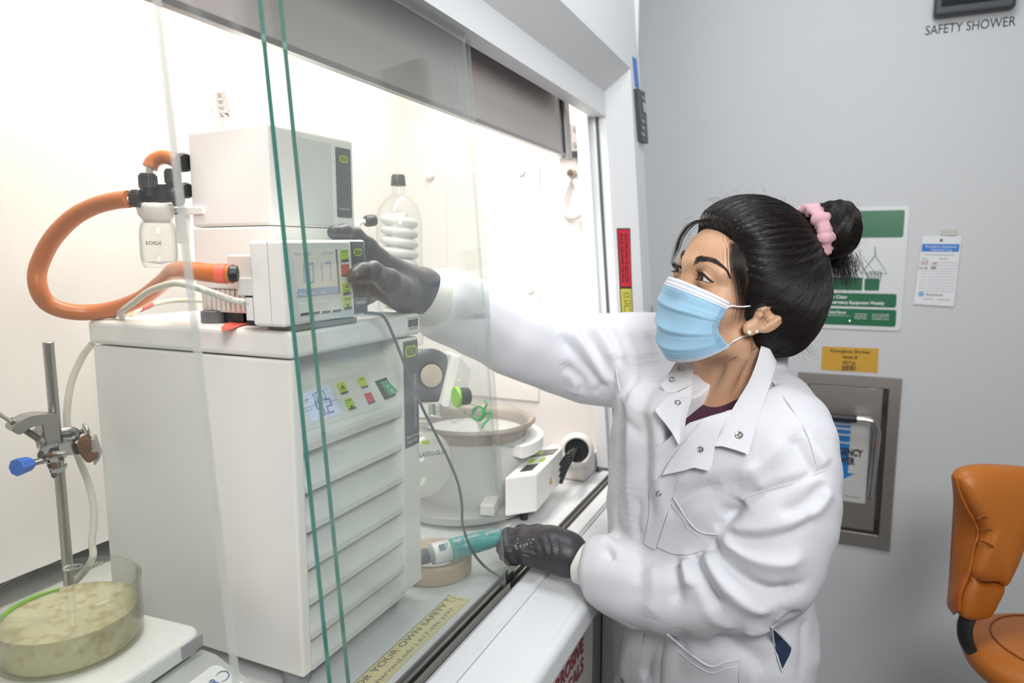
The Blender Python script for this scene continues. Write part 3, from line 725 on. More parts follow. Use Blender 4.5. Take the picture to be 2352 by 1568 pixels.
# rear connector block and module label on the left side
MB().frame_box(io+IE*.004+INn*(ID-.002)+IU*.052, IE*.036, INn*.040, IU*.028, .002).build('connector_block', APPLG, ci)
MB().frame_box(io+IE*.001+INn*(ID-.002)+IU*.034, IE*.036, INn*.024, IU*.020, .001).build('connector_block', APPLG, ci)
MB().frame_box(io+IE*.002+INn*(ID-.001)+IU*.0, IE*.012, INn*.013, IU*.034, .001).build('black_connector', BLACK, ci)
MB().frame_box(io+IE*.0012+INn*(ID+.0005)+IU*.006, IE*.0008, INn*.010, IU*.026).build('module_label', PAPER, ci)
MB().lathe([(.006, 0), (.009, .001), (.0095, .008), (.008, .010)], ony(548, 628, IY+.05), (-.6, .8, 0), 16).build('hose_nut', BLACK, ci)
FO = mat('foam_grey', '#8C8983', .85, bump=.5, bscale=400, var=.2, vscale=200)
MB().frame_box(Vector((ix0+.018, IY+.002, CZ1+.0003)), (.115, 0, 0), (0, .040, 0), (0, 0, .0062), .001).build('foam_pad', FO, ci)
# thin grey cord hanging from the controller in front of the cooling unit
hose('sensor_cord', [I_(838, 719)+Vector((0, .03, .0)), ony(858, 719, .120), ony(882, 728, .113), ony(903, 770, .110), ony(928, 833, .108), ony(965, 925, .100), ony(1000, 995, .094), ony(1030, 1055, .088), ony(1052, 1110, .082), ony(1061, 1160, .078), ony(1063, 1205, .074), ony(1082, 1260, .070), ony(1115, 1302, .064), onz(1156, 1328, .9225)], .0021, mat('cord_grey', '#666C73', .45), 'thin grey cord hanging from the controller down to the sash track', 'cord', 8)

# ------------------------------------------------------------------ hot plate, oil bath dish, stand and clamp
HZ = 1.018
hp_ = thing('hotplate_stirrer', (.43, .27, .911), 'grey hotplate stirrer with a white top plate under the glass dish', 'hotplate')
yawh = math.radians(4)
HX, HYv = Vector((math.cos(yawh), math.sin(yawh), 0)), Vector((-math.sin(yawh), math.cos(yawh), 0))
hc = Vector((.424, .300, 0))
pts = rrect(hc+Vector((0, 0, HZ-.020)), HX, HYv, .200, .178, .022, 6)
bm = bmesh.new(); vs = [bm.verts.new(p) for p in pts]; f = bm.faces.new(vs)
r = bmesh.ops.extrude_face_region(bm, geom=[f]); up = [g for g in r['geom'] if isinstance(g, bmesh.types.BMVert)]
for v in up: v.co.z = HZ
bmesh.ops.recalc_face_normals(bm, faces=bm.faces)
tf_ = [f for f in bm.faces if all(abs(v.co.z-HZ) < 1e-5 for v in f.verts)]
bmesh.ops.bevel(bm, geom=[e for e in tf_[0].edges], offset=.006, segments=3, profile=.5, affect='EDGES')
bob('top_plate', bm, mat('ceramic_white', '#F1F1EF', .25), hp_)
GB = mat('hotplate_grey', '#A3A5A5', .45)
MB().prism(rrect(hc+Vector((0, 0, .918)), HX, HYv, .186, .165, .02, 5), (0, 0, HZ-.030-.918)).build('body', GB, hp_)
MB().prism(rrect(hc+Vector((0, 0, HZ-.031)), HX, HYv, .170, .15, .02, 5), (0, 0, .012)).build('heat_shield', mat('shield_dark', '#55575A', .5), hp_)
fr0 = hc-HYv*.085
def HPp(u, v, z): return fr0+HX*u-HYv*v+Vector((0, 0, z))
pr = [(.0, .918), (.0, .992), (.020, .990), (.108, .948), (.112, .940), (.112, .918)]
MB().prism([HPp(-.096, v, z) for v, z in pr], HX*.192).build('control_housing', mat('housing_grey', '#B9BBBB', .4), hp_)
fe2 = (HPp(0, .020, .990)-HPp(0, .108, .948)).normalized(); fn2 = HX.cross(fe2)
pc2 = HPp(0, .064, .969)
pnl = MB().prism(rrect(pc2+HX*.006, HX, fe2, .165, .080, .010, 5), fn2*.0006).build('control_panel', mat('panel_white', '#ECEDED', .35), hp_)
text('lettering', 'VWR', pc2+HX*.060+fe2*.018, HX, fe2, .009, mat('logo_blue', '#3E6096', .4), pnl, width=.022, off=.001, bold=.02)
MB().tube([pc2+HX*(.079+.008*math.cos(t))+fe2*(.022+.006*math.sin(t))+fn2*.0009 for t in np.linspace(-2.4, 2.2, 16)], [.0002+.0006*abs(math.sin(k*.2)) for k in range(16)], 5).build('logo_swoosh', mat('logo_blue', '#3E6096', .4), pnl)
MB().prism(rrect(pc2+HX*.05-fe2*.014, HX, fe2, .060, .030, .006), fn2*.001).build('blue_display', mat('panel_blue', '#4E78B5', .3), pnl)
for u in (-.055, -.015): MB().lathe([(.016, 0), (.015, .014), (.013, .016), (0, .016)], pc2+HX*u-fe2*.012, fn2, 24).build('control_knob', GREYP, hp_)
e0 = hc+Vector((0, 0, HZ-.018))
MB().frame_box(e0+HX*.093-HYv*.0905, HX*-.030, HYv*.003, Vector((0, 0, .0145)), .0005).build('edge_label', mat('label_mid_grey', '#A5A6A8', .4), hp_)
for x, y in ((-.08, -.06), (.08, -.06), (-.08, .06), (.08, .06)):
    p = hc+HX*x+HYv*y; MB().cyl((p.x, p.y, .911), (p.x, p.y, .919), .010, 14).build('foot', BLACK, hp_)
# dish
DC = Vector((.4435, .3235, HZ+.0003)); DR = .0705; DH = .070
di = thing('crystallizing_dish', DC, 'round clear glass dish with yellowish oil on the white hotplate', 'dish')
DG = thin_glass('dish_glass', (.97, .975, .945, 1), .012, rim=(.52, .54, .38, 1))
MB().lathe([(0, 0), (DR*.93, 0), (DR*.985, .002), (DR, .008), (DR, DH-.004), (DR+.0012, DH-.0012), (DR, DH), (DR-.002, DH), (DR-.0028, DH-.003), (DR-.0028, .009), (DR*.93, .0035), (0, .0032)], DC, (0, 0, 1), 64).build('glass_wall', DG, di)
tc_ = DC+Vector((0, 0, 0))
def arc_text(s, ang, z, h, w, m_, par):
    o = text('lettering', s, (0, 0, 0), (1, 0, 0), (0, 1, 0), h, m_, par, width=w, off=0, bold=.02)
    me = o.data; c_ = np.empty(len(me.vertices)*3); me.vertices.foreach_get('co', c_); c_ = c_.reshape(-1, 3)
    R2 = DR+.0006; a_ = ang+c_[:, 0]/R2
    c_ = np.stack([DC.x+R2*np.cos(a_), DC.y+R2*np.sin(a_), DC.z+z+c_[:, 1]], 1); me.vertices.foreach_set('co', c_.astype(np.float32).ravel()); me.update()
    return o
arc_text('VWR', math.radians(33), .0575, .0058, .0155, WPRINT, di)
a0 = math.radians(53)
MB().tube([DC+Vector(((DR+.0006)*math.cos(a0+.13*math.cos(t)), (DR+.0006)*math.sin(a0+.13*math.cos(t)), .060+.0030*math.sin(t))) for t in np.linspace(0, 2*PI, 20)], [.0004+.0009*(math.cos(k*.33) > .3) for k in range(20)], 5).build('logo_swoosh', WPRINT, di)
for k in range(3):
    aa = a0+.04*(k-1); MB().tube([DC+Vector(((DR+.0006)*math.cos(aa+.03), (DR+.0006)*math.sin(aa+.03), .0575)), DC+Vector(((DR+.0006)*math.cos(aa-.02), (DR+.0006)*math.sin(aa-.02), .0622))], .0004, 4).build('logo_stroke', WPRINT, di)
OILM = bpy.data.materials.new('bath_oil'); OILM.use_nodes = True
_nt = OILM.node_tree; _nt.nodes.clear()
_o = _nt.nodes.new('ShaderNodeOutputMaterial'); _t = _nt.nodes.new('ShaderNodeBsdfTransparent'); _d = _nt.nodes.new('ShaderNodeBsdfDiffuse'); _g = _nt.nodes.new('ShaderNodeBsdfGlossy'); _f = _nt.nodes.new('ShaderNodeMath'); _f.operation = 'MULTIPLY_ADD'; _f.inputs[1].default_value = .8; _f.inputs[2].default_value = .03; _lw = _nt.nodes.new('ShaderNodeLayerWeight'); _pw = _nt.nodes.new('ShaderNodeMath'); _pw.operation = 'POWER'; _pw.inputs[1].default_value = 5; _nt.links.new(_lw.outputs['Facing'], _pw.inputs[0]); _nt.links.new(_pw.outputs[0], _f.inputs[0])
_t.inputs[0].default_value = (.93, .91, .76, 1); _g.inputs['Roughness'].default_value = .03
_n = _nt.nodes.new('ShaderNodeTexNoise'); _n.inputs['Scale'].default_value = 55; _n.inputs['Detail'].default_value = 6; _tc = _nt.nodes.new('ShaderNodeTexCoord'); _nt.links.new(_tc.outputs['Object'], _n.inputs['Vector'])
_r = _nt.nodes.new('ShaderNodeValToRGB'); _r.color_ramp.elements[0].position = .40; _r.color_ramp.elements[0].color = lin('#CDBE90'); _r.color_ramp.elements[1].position = .50; _r.color_ramp.elements[1].color = lin('#E6E2BE')
_nt.links.new(_n.outputs['Fac'], _r.inputs[0]); _nt.links.new(_r.outputs[0], _d.inputs[0])
_m1 = _nt.nodes.new('ShaderNodeMixShader'); _m1.inputs[0].default_value = .60; _m2 = _nt.nodes.new('ShaderNodeMixShader')
_nt.links.new(_t.outputs[0], _m1.inputs[1]); _nt.links.new(_d.outputs[0], _m1.inputs[2]); _nt.links.new(_f.outputs[0], _m2.inputs[0]); _nt.links.new(_m1.outputs[0], _m2.inputs[1]); _nt.links.new(_g.outputs[0], _m2.inputs[2]); _nt.links.new(_m2.outputs[0], _o.inputs[0])
oil = MB().lathe([(0, .0036), (DR-.0065, .0036), (DR-.0032, .009), (DR-.0032, .040), (DR-.0045, .0385), (0, .0382)], DC, (0, 0, 1), 64).build('bath_oil', OILM)
tag(oil, 'cloudy yellow oil filling the lower half of the glass dish', 'oil')
sb_ = [onz(521/2352*560*1.0+0, 1220+1205/4.2, HZ+.010)]
p0, p1 = DC+Vector((-.020, -.030, .0095)), DC+Vector((.026, -.012, .0095))
tag(MB().lathe([(0, 0), (.0028, .001), (.0042, .004), (.0045, .026), (.0042, .048), (.0028, .0505), (0, .0515)], p0, p1-p0, 14).build('stir_bar', mat('ptfe_white', '#EFEDE2', .4)), 'white stir bar lying in the oil at the bottom of the glass dish', 'stir bar')
gs = [DC+Vector(((DR-.006)*math.cos(t), (DR-.006)*math.sin(t), .0405)) for t in np.linspace(math.radians(66), math.radians(158), 18)]
tag(MB().tube(gs, .0024, 8, flat=.6).build('thermometer_strip', mat('strip_green', '#7FB23A', .3)), 'thin green strip floating on the oil along the dish rim', 'strip')
# stand rod behind
RX, RY = .535, .47
sd = thing('support_stand', (RX, RY, .911), 'round steel stand rod rising behind the glass dish', 'stand')
MB().cyl((RX, RY, .925), (RX, RY, 1.336), .0063, 20, bev=.0008).build('rod', mat('rod_steel', '#B4B2AB', .3, 1), sd)
MB().box((RX-.05, RY-.045, .911), (RX+.055, RY+.12, .926), .003).build('base_plate', mat('base_dark_grey', '#6F706F', .5), sd)
# boss head
def K_(px, py, y=RY-.012): return ony(px, py, y)
CAST = mat('cast_metal', '#A9A9A6', .38, 1, bump=.3, bscale=900)
bh = thing('boss_head', K_(130, 985), 'cast metal boss head gripping the upright rod above the clamp', 'clamp holder')
th = Vector((.004, .020, 0))
out = [(134, 953), (141, 1022), (112, 1024), (104, 1012), (98, 985), (97, 977), (84, 978), (66, 985), (52, 997), (44, 999), (30, 992), (29, 983), (44, 969), (68, 957), (98, 952)]
bm = bmesh.new(); vs = [bm.verts.new(K_(*p, RY-.022)) for p in out]; f = bm.faces.new(vs)
r = bmesh.ops.extrude_face_region(bm, geom=[f])
bmesh.ops.translate(bm, vec=Vector((.008, .030, 0)), verts=[g for g in r['geom'] if isinstance(g, bmesh.types.BMVert)])
bmesh.ops.bevel(bm, geom=list(bm.edges), offset=.0012, segments=2, affect='EDGES', clamp_overlap=True)
bob('cast_arm', bm, CAST, bh)
def thread(p, q, r, name, par, n=None):
    p, q = Vector(p), Vector(q); L_ = (q-p).length; n = n or int(L_/.0011); pr = []
    for k in range(n): pr += [(r, L_*k/n), (r*.82, L_*(k+.5)/n)]
    pr.append((r, L_)); return MB().lathe(pr, p, q-p, 14).build(name, mat('thread_steel', '#9A958B', .35, 1), par)
thread(K_(42, 974, RY-.008), K_(24, 965, RY-.008), .0040, 'clamp_screw', bh); thread(K_(57, 987, RY-.008), K_(88, 1008, RY-.008), .0040, 'clamp_screw', bh)
MB().tube([K_(26, 968, RY-.008), K_(8, 957, RY-.006), K_(-14, 944, RY-.006), K_(-30, 930, RY-.006)], [.0034, .0030, .0042, .0046], 10, flat=.6).build('thumb_key', ALU, bh)
bm2 = MB().tube(catmull([K_(140, 990, RY-.016), K_(160, 988, RY-.020), K_(172, 992, RY-.020), K_(172, 1004, RY-.020), K_(158, 1009, RY-.018), K_(142, 1010, RY-.016)], 6), .0052, 10).build('screw_lug', CAST, bh)
thread(K_(142, 1003, RY-.016), K_(160, 1000, RY-.018), .0038, 'clamp_screw', bh); thread(K_(176, 995, RY-.02), K_(190, 990, RY-.021), .0034, 'clamp_screw', bh)
p = K_(198, 987, RY-.022); MB().lathe([(0, -.0018), (.0085, -.0018), (.009, -.001), (.009, .001), (.0085, .0018), (0, .0018)], p, (.93, -.3, .15), 24).build('thumb_disc', ALU, bh)
MB().tube([K_(84, 984, RY+.01), K_(96, 1026, RY+.01)], .0052, 10).build('hook_finger', CAST, bh)
# three finger clamp below
cl = thing('finger_clamp', K_(120, 1040), 'three finger laboratory clamp with rusty pads and a blue screw knob', 'clamp')
def body(px, y0, d, name, m_, bev=.0012):
    bm = bmesh.new(); vs = [bm.verts.new(K_(*p, y0)) for p in px]; f = bm.faces.new(vs)
    r = bmesh.ops.extrude_face_region(bm, geom=[f]); bmesh.ops.translate(bm, vec=Vector(d), verts=[g for g in r['geom'] if isinstance(g, bmesh.types.BMVert)])
    bmesh.ops.bevel(bm, geom=list(bm.edges), offset=bev, segments=2, affect='EDGES', clamp_overlap=True)
    return bob(name, bm, m_, cl)
CH2 = mat('worn_chrome', '#BDBEC0', .22, 1)
body([(84, 1046), (92, 1032), (110, 1024), (132, 1019), (134, 1022), (112, 1031), (113, 1041), (137, 1037), (139, 1047), (108, 1053), (100, 1068), (92, 1066)], RY-.034, (.010, .014, .003), 'clamp_body', CH2)
body([(132, 1022), (148, 1016), (165, 1014), (182, 1022), (188, 1034), (186, 1043), (160, 1046), (140, 1046), (134, 1036)], RY-.033, (.006, .012, 0), 'clamp_arm', CH2)
MB().tube([K_(118, 1041, RY-.036), K_(150, 1037, RY-.036)], .0022, 8).build('adjusting_screw', ALU, cl)
RUST = mat('rusty_cork', '#6A4324', .85, bump=.9, bscale=500, var=.55, vscale=150)
body([(176, 1022), (190, 1011), (206, 1011), (212, 1022), (206, 1036), (212, 1046), (224, 1042), (229, 1048), (212, 1062), (202, 1065), (192, 1056), (181, 1040)], RY-.040, (.012, .016, .003), 'cork_pad', RUST, .0015)
body([(206, 1012), (216, 1009), (230, 1046), (231, 1052), (218, 1070), (214, 1062), (226, 1050), (222, 1040), (211, 1046), (206, 1036), (213, 1030)], RY-.034, (.014, .016, .003), 'clamp_finger', ALU, .0008)
for y, s in ((1055, 0), (1080, 8)):
    body([(104+s, y), (138+s*.4, y-6), (153, y-14), (154, y-6), (140+s*.4, y+4), (110+s, y+10)], RY-.046, (.006, .008, .0), 'clamp_finger', CH2, .0008)
body([(106, 1046), (118, 1060), (120, 1094), (126, 1099), (122, 1100), (112, 1078), (104, 1062)], RY-.046, (.006, .010, 0), 'clamp_finger', CH2, .0008)
for px in ([(108, 1045), (122, 1042), (124, 1050), (110, 1053)], [(116, 1068), (130, 1064), (133, 1076), (118, 1078)], [(120, 1090), (134, 1089), (128, 1097), (122, 1099)], [(143, 1047), (149, 1055), (147, 1060), (141, 1056)]):
    body(px, RY-.050, (.004, .008, 0), 'cork_pad', RUST, .0008)
thread(K_(92, 1058, RY-.040), K_(66, 1066, RY-.046), .0040, 'clamp_screw', cl)
p, q = K_(70, 1064, RY-.046), K_(37, 1074, RY-.052)
BK = mat('knob_blue', '#2F6FD0', .4)
MB().lathe([(.0068, 0), (.0080, .002), (.0080, .005), (.0092, .0055), (.0105, (q-p).length-.001), (.0095, (q-p).length), (0, (q-p).length)], p, q-p, 8, False).build('screw_knob', BK, cl)

# ------------------------------------------------------------------ rotary evaporator
rv = thing('rotary_evaporator', (1.14, .30, .911), 'glass and steel rotary evaporator with a black drive ring and tall coil condenser', 'evaporator')
CG = thin_glass('condenser_glass', (.98, .985, .98, 1), .015, rim=(.66, .70, .67, 1))
cb = Vector((1.115, .330, 0))
zt = 1.558
MB().lathe([(.042, 1.27), (.0435, 1.30), (.0435, 1.500), (.041, 1.520), (.034, 1.537), (.022, 1.550), (.0125, 1.556), (.0115, 1.575)], cb, (0, 0, 1), 40).build('condenser_jacket', CG, rv)
MB().lathe([(.0125, 1.573), (.0145, 1.573), (.0140, 1.576), (.0130, 1.590), (.0110, 1.5935), (0, 1.5945)], cb, (0, 0, 1), 24).build('black_cap', BLACK, rv)
pts = [cb+Vector((.028*math.cos(t), .028*math.sin(t), 1.518-.0195*t/(2*PI))) for t in np.linspace(0, 2*PI*11, 11*20)]
MB().tube(pts, .0082, 10).build('condenser_coil', thin_glass('coil_glass', (.9, .9, .9, 1), .72, rough=.1), rv)
MB().cyl((cb.x, cb.y, 1.29), (cb.x, cb.y, 1.53), .004, 12).build('inner_tube', CG, rv)
cp_ = dep(848, 507, 1.26)
side = (dep(866, 505, 1.27)-dep(834, 509, 1.25)).normalized()
MB().lathe([(.006, .0), (.0100, .0), (.0108, .003), (.0108, .016), (.0095, .0195), (.007, .0195)], cp_+side*.012, -side, 20).build('side_cap', BLACK, rv)
MB().tube(catmull([cp_-side*.010, cp_-side*.020+Vector((0, 0, -.001)), cp_-side*.026+Vector((0, 0, -.010)), cp_-side*.028+Vector((0, 0, -.018))], 6), .0048, 12).build('white_elbow', NYL, rv)
e = cp_-side*.0275+Vector((0, 0, -.014))
tag(MB().tube(catmull([e, e-side*.007+Vector((0, 0, -.018)), e-side*.014+Vector((.003, .01, -.05)), e-side*.02+Vector((.02, .05, -.10))], 6), .0085, 12).build('vacuum_hose', mat('hose_pinkish', '#E08A70', .4)), 'orange hose end on the white elbow left of the coil condenser', 'hose')
# drive head
hd = dep(985, 862, 1.31)
fdir = Vector((-.55, -.75, .12)).normalized()
MB().lathe([(.020, -.03), (.050, -.03), (.052, -.02), (.052, .004), (.046, .010), (.026, .012), (.024, .006), (.018, .004)], hd, fdir, 36).build('drive_ring', mat('drive_black', '#3E4144', .3), rv)
MB().lathe([(0, .002), (.019, .002), (.022, .014), (.016, .016), (0, .016)], hd, fdir, 28).build('bearing_cover', mat('bearing_tan', '#B8AA9A', .4), rv)
hx = Vector((.62, -.78, 0)).normalized()
q = [dep(x, y, 1.29) for x, y in ((1046, 818), (1058, 819), (1031, 934), (1012, 934))]
MB().prism(q, Vector((.05, .05, 0))).build('head_plate', mat('plate_white', '#F2F1EC', .4), rv)
q = [dep(x, y, t) for x, y, t in ((1057, 820, 1.29), (1083, 850, 1.27), (1066, 918, 1.27), (1033, 934, 1.29))]
MB().prism(q, Vector((.03, .06, 0))).build('head_cover', mat('plate_grey', '#C9CBC8', .4), rv)
kc = dep(1045, 912, 1.265); kd = Vector((.78, -.62, 0)).normalized()
MB().lathe([(0, 0), (.019, 0), (.020, .002), (.020, .006), (.0, .006)], kc, kd, 24).build('green_ring', mat('ring_lime', '#8FD62E', .4), rv)
MB().lathe([(.0165, .006), (.0165, .026), (.015, .028), (0, .028)], kc, kd, 24).build('lift_knob', BLACK, rv)
MB().lathe([(0, 0), (.003, 0), (.003, .002), (0, .0025)], dep(1053, 875, 1.262), kd, 12).build('plate_screw', NYL, rv)
# column, arm and foot
MB().cyl((1.19, .42, .93), (1.19, .42, 1.30), .022, 20).build('column', ALU, rv)
MB().frame_box((1.10, .27, 1.13), (.10, 0, 0), (0, .17, 0), (0, 0, .10), .006).build('head_housing', APPLG, rv)
# chrome joint clip below the head
j = dep(1000, 940, 1.27)
MB().tube([dep(968, 926, 1.27), dep(1012, 926, 1.27), dep(1018, 932, 1.265)], .0022, 8).build('chrome_lever', CHROME, rv)
MB().tube([dep(988, 955, 1.27), dep(1014, 958, 1.265)], .0022, 8).build('chrome_lever', CHROME, rv)
MB().tube([dep(1012, 926, 1.268), dep(1011, 942, 1.268)], .0030, 8).build('chrome_lever', CHROME, rv)
MB().cyl(dep(992, 928, 1.275), dep(993, 957, 1.275), .006, 12).build('joint_sleeve', ALU, rv)
MB().frame_box(dep(966, 930, 1.285), dep(1010, 930, 1.28)-dep(966, 930, 1.285), (.01, .03, 0), dep(966, 958, 1.285)-dep(966, 930, 1.285)).build('joint_bracket', APPLG, rv)
# evaporating flask lying into the bath with a green clip
f0, f1 = dep(1062, 932, 1.29), dep(1175, 985, 1.42)
fa = (f1-f0).normalized(); fl = (f1-f0).length
MB().lathe([(.010, 0), (.012, .008), (.0115, fl*.28), (.018, fl*.40), (.036, fl*.58), (.046, fl*.78), (.044, fl*.96), (.030, fl*1.12), (.012, fl*1.19), (0, fl*1.2)], f0, fa, 32).build('evaporating_flask', thin_glass('flask_glass', (.96, .965, .96, 1), .07, rim=(.6, .62, .6, 1)), rv)
g = f0+fa*fl*.30
MB().lathe([(.012, -.004), (.0155, -.004), (.0155, .004), (.012, .004)], g, fa, 20, closed=True).build('green_clip', mat('clip_green', '#3FBF62', .4), rv)
MB().tube(catmull([g+Vector((0, -.012, .008)), g+Vector((.002, -.018, .020)), g+Vector((.004, -.012, .026))], 5), .0022, 8).build('green_clip', mat('clip_green', '#3FBF62', .4), rv)
MB().tube(catmull([g+Vector((.004, -.014, 0)), g+Vector((.016, -.020, 0)), g+Vector((.006, -.020, -.010)), g+Vector((-.008, -.016, -.018)), g+Vector((-.012, -.014, -.026))], 5), .0024, 8).build('green_clip', mat('clip_green', '#3FBF62', .4), rv)
MB().lathe([(.010, 0), (.018, .004), (.020, .012), (.016, .020), (.010, .022)], dep(1040, 945, 1.285), fa, 24).build('glass_joint', CG, rv)

# receiving flask with its printed coating text
rf = dep(990, 1062, 1.21)
rfl = thing('receiving_flask', rf, 'round coated glass receiving flask in front of the steel bath, mostly behind the cooling unit', 'flask')
R2 = .060
prof = [(R2*math.sin(t), -R2*math.cos(t)) for t in np.linspace(.0, PI-.28, 24)]+[(.0145, R2*1.02), (.0145, R2*1.25)]
MB().lathe(prof, rf+Vector((-.012, .016, 0)), (0.1, .0, 1), 40).build('glass_bulb', thin_glass('coated_glass', (.93, .935, .92, 1), .26, rough=.12), rfl)
text('lettering', 'PLASTO-GLAS', dep(992, 1046, 1.150), (_rt[0]*.9+.2, _rt[1]*.9, .11), (0, 0, 1), .0075, INKG, rfl, width=.050, off=0, bold=.02)
MB().prism([dep(x, y, 1.1525) for x, y in ((968, 1013), (988, 1011), (987, 1020), (970, 1021))], Vector(V(-_fw))*.0004).build('print_patch', LIME, rfl)

# ------------------------------------------------------------------ heating bath
hbx = thing('heating_bath', (1.28, .26, .911), 'white heating bath with a round steel basin and a control box, beside the cable port', 'bath')
BC = Vector((1.283, .262, 0))
STB = mat('basin_steel', '#AFA59B', .5, .55, bump=.2, bscale=300)
MB().lathe([(.118, .950), (.120, 1.055), (.121, 1.078), (.126, 1.085), (.132, 1.086), (.1355, 1.091), (.132, 1.0965), (.124, 1.095), (.116, 1.086), (.112, 1.06), (.108, .975), (.095, .965), (0, .963)], BC, (0, 0, 1), 64).build('steel_basin', STB, hbx)
MB().lathe([(.06, .935), (.124, .936), (.126, .95), (.124, 1.06), (.118, 1.066)], BC, (0, 0, 1), 56).build('outer_shell', mat('shell_grey', '#C9CBC9', .45), hbx)
MB().lathe([(.0, .918), (.146, .918), (.150, .921), (.150, .933), (.145, .937), (0, .938)], BC+Vector((-.03, .01, 0)), (0, 0, 1), 56).build('base_plate', mat('base_plate_grey', '#A9ABA9', .45), hbx)
for a in (.3, 2.4, 4.4):
    p = BC+Vector((.10*math.cos(a), .10*math.sin(a), .911)); MB().cyl(p, p+Vector((0, 0, .008)), .012, 14).build('foot', BLACK, hbx)
# carrying lip on the right of the basin
m = MB(); v = []; f = []
aa = np.linspace(math.radians(-112), math.radians(-8), 22)
for a in aa:
    d = Vector((math.cos(a), math.sin(a), 0))
    for r_, z in ((.124, 1.036), (.152, 1.036), (.152, 1.060), (.124, 1.060)): v.append(BC+d*r_+Vector((0, 0, z)))
for i in range(len(aa)-1):
    for k in range(4): f.append((i*4+k, i*4+(k+1) % 4, i*4+4+(k+1) % 4, i*4+4+k))
f += [(0, 1, 2, 3), tuple(len(aa)*4-4+k for k in (3, 2, 1, 0))]
m.add(v, f).build('carrying_lip', APPL, hbx)
# control box
zb = .934
A, Bq, Dq = onz(1233, 1175, zb), onz(1160, 1186, zb), onz(1292, 1104, zb)
dx, dy = Dq-A, Bq-A
hh = ony(1233, 1088, A.y).z-zb
cbx = MB().frame_box(A, dx, dy, (0, 0, hh), .003).build('control_box', APPL, hbx)
ct_ = A+Vector((0, 0, hh)); ux, uy = dx.normalized(), dy.normalized(); Lx, Ly = dx.length, dy.length
def top(u0, u1, v0, v1, nm, m_, t=.001): return MB().frame_box(ct_+ux*u0*Lx+uy*v0*Ly+Vector((0, 0, .0002)), ux*(u1-u0)*Lx, uy*(v1-v0)*Ly, (0, 0, t)).build(nm, m_, cbx)
top(.70, .95, .10, .90, 'dark_label', mat('label_taupe', '#6E6B68', .4)); top(.15, .38, .30, .70, 'display_screen', mat('display_dark', '#4A4A4A', .2))
top(.46, .58, .22, .38, 'key_button', LIME, .002); top(.46, .58, .58, .74, 'key_button', LIME, .002); top(.76, .88, .55, .78, 'maker_badge', LIME, .0014)
nf = Vector((dx.y, -dx.x, 0)).normalized()
if nf.y > 0: nf = -nf
c = A+ux*Lx*.50+Vector((0, 0, hh*.32))+nf*.0006
MB().prism([c-ux*.009, c+ux*.009, c+Vector((0, 0, .016))], nf*.0004).build('warning_triangle', mat('triangle_amber', '#D9A441', .5), cbx)
MB().frame_box(BC+Vector((-.135, -.115, .9385)), Vector((.10, .025, 0)), Vector((-.008, .028, 0)), (0, 0, .022), .003).build('base_grip', mat('grip_white', '#E6E8E2', .4), hbx)
for u, w_ in ((.1, .2), (.75, .3)):
    p = A+dx*u+dy*w_+nf*-.02; MB().cyl((p.x, p.y, .911), (p.x, p.y, zb+.001), .008, 12).build('foot', BLACK, hbx)

# ------------------------------------------------------------------ cork ring and grease tube
kr = Vector((.955, .168, .9112))
CRK = mat('pressed_cork', '#C3AC93', .85, bump=.7, bscale=900, var=.22, vscale=260)
tag(MB().lathe([(.042, 0), (.062, 0), (.064, .002), (.064, .027), (.061, .030), (.050, .029), (.038, .020)], kr, (0, 0, 1), 48, closed=True).build('cork_ring', CRK), 'tan pressed cork flask ring lying on the worktop under the grease tube', 'cork ring')
g0, g1 = onpl(958, 1282, (0, .162, 0), (0, 1, 0)), onpl(1185, 1222, (0, .046, 0), (0, 1, 0))
gt = thing('grease_tube', (g0+g1)/2, 'turquoise and white grease tube resting on the cork ring, held by a gloved hand', 'tube')
ga = (g1-g0).normalized(); gl_ = (g1-g0).length; gw = Vector((0, 0, 1)).cross(ga).normalized(); gu = ga.cross(gw)
def gsec(t, ru, rw, n=24): return [g0+ga*t*gl_+gw*(rw*math.cos(k*2*PI/n))+gu*(ru*math.sin(k*2*PI/n)) for k in range(n)]
def loft(rings, caps=True):
    v = [p for r in rings for p in r]; n = len(rings[0]); f = []
    for i in range(len(rings)-1):
        for k in range(n): f.append((i*n+k, i*n+(k+1) % n, i*n+n+(k+1) % n, i*n+n+k))
    if caps: f.append(list(range(n))[::-1]); f.append([(len(rings)-1)*n+k for k in range(n)])
    return v, f
TQ = mat('tube_turquoise', '#4FB9B7', .32, bump=.25, bscale=60)
Rg = .0175
v, f = loft([gsec(.145, Rg*.97, Rg*.97), gsec(.16, Rg, Rg), gsec(.31, Rg, Rg)]); ob('white_band', v, f, mat('tube_white', '#ECEDED', .35), gt, True)
v, f = loft([gsec(.31, Rg, Rg), gsec(.5, Rg*.97, Rg), gsec(.7, Rg*.85, Rg*1.05), gsec(.9, Rg*.5, Rg*1.2), gsec(.98, .004, Rg*1.3)]); ob('tube_body', v, f, TQ, gt, True)
v, f = loft([gsec(.98, .004, Rg*1.3), gsec(1.05, .0025, Rg*1.32)]); ob('crimped_end', v, f, mat('tube_white', '#ECEDED', .35), gt, True)
v, f = loft([gsec(.10, .010, .010), gsec(.115, .011, .011), gsec(.135, Rg*.9, Rg*.9), gsec(.146, Rg*.98, Rg*.98)]); ob('clear_shoulder', v, f, mat('shoulder_grey', '#9A9C9C', .25), gt, True)
v, f = loft([gsec(-.02, .0095, .0095), gsec(0, .0115, .0115), gsec(.10, .0125, .0125), gsec(.102, .010, .010)]); ob('screw_cap', v, f, mat('cap_charcoal', '#45484A', .45), gt, True)
fnv = (Vector((0, -.86, .5))-ga*ga.dot(Vector((0, -.86, .5)))).normalized(); fu = ga.cross(-fnv).normalized()
if fu.z < 0: fu = -fu
fo_ = g0+fnv*(Rg+.0005)
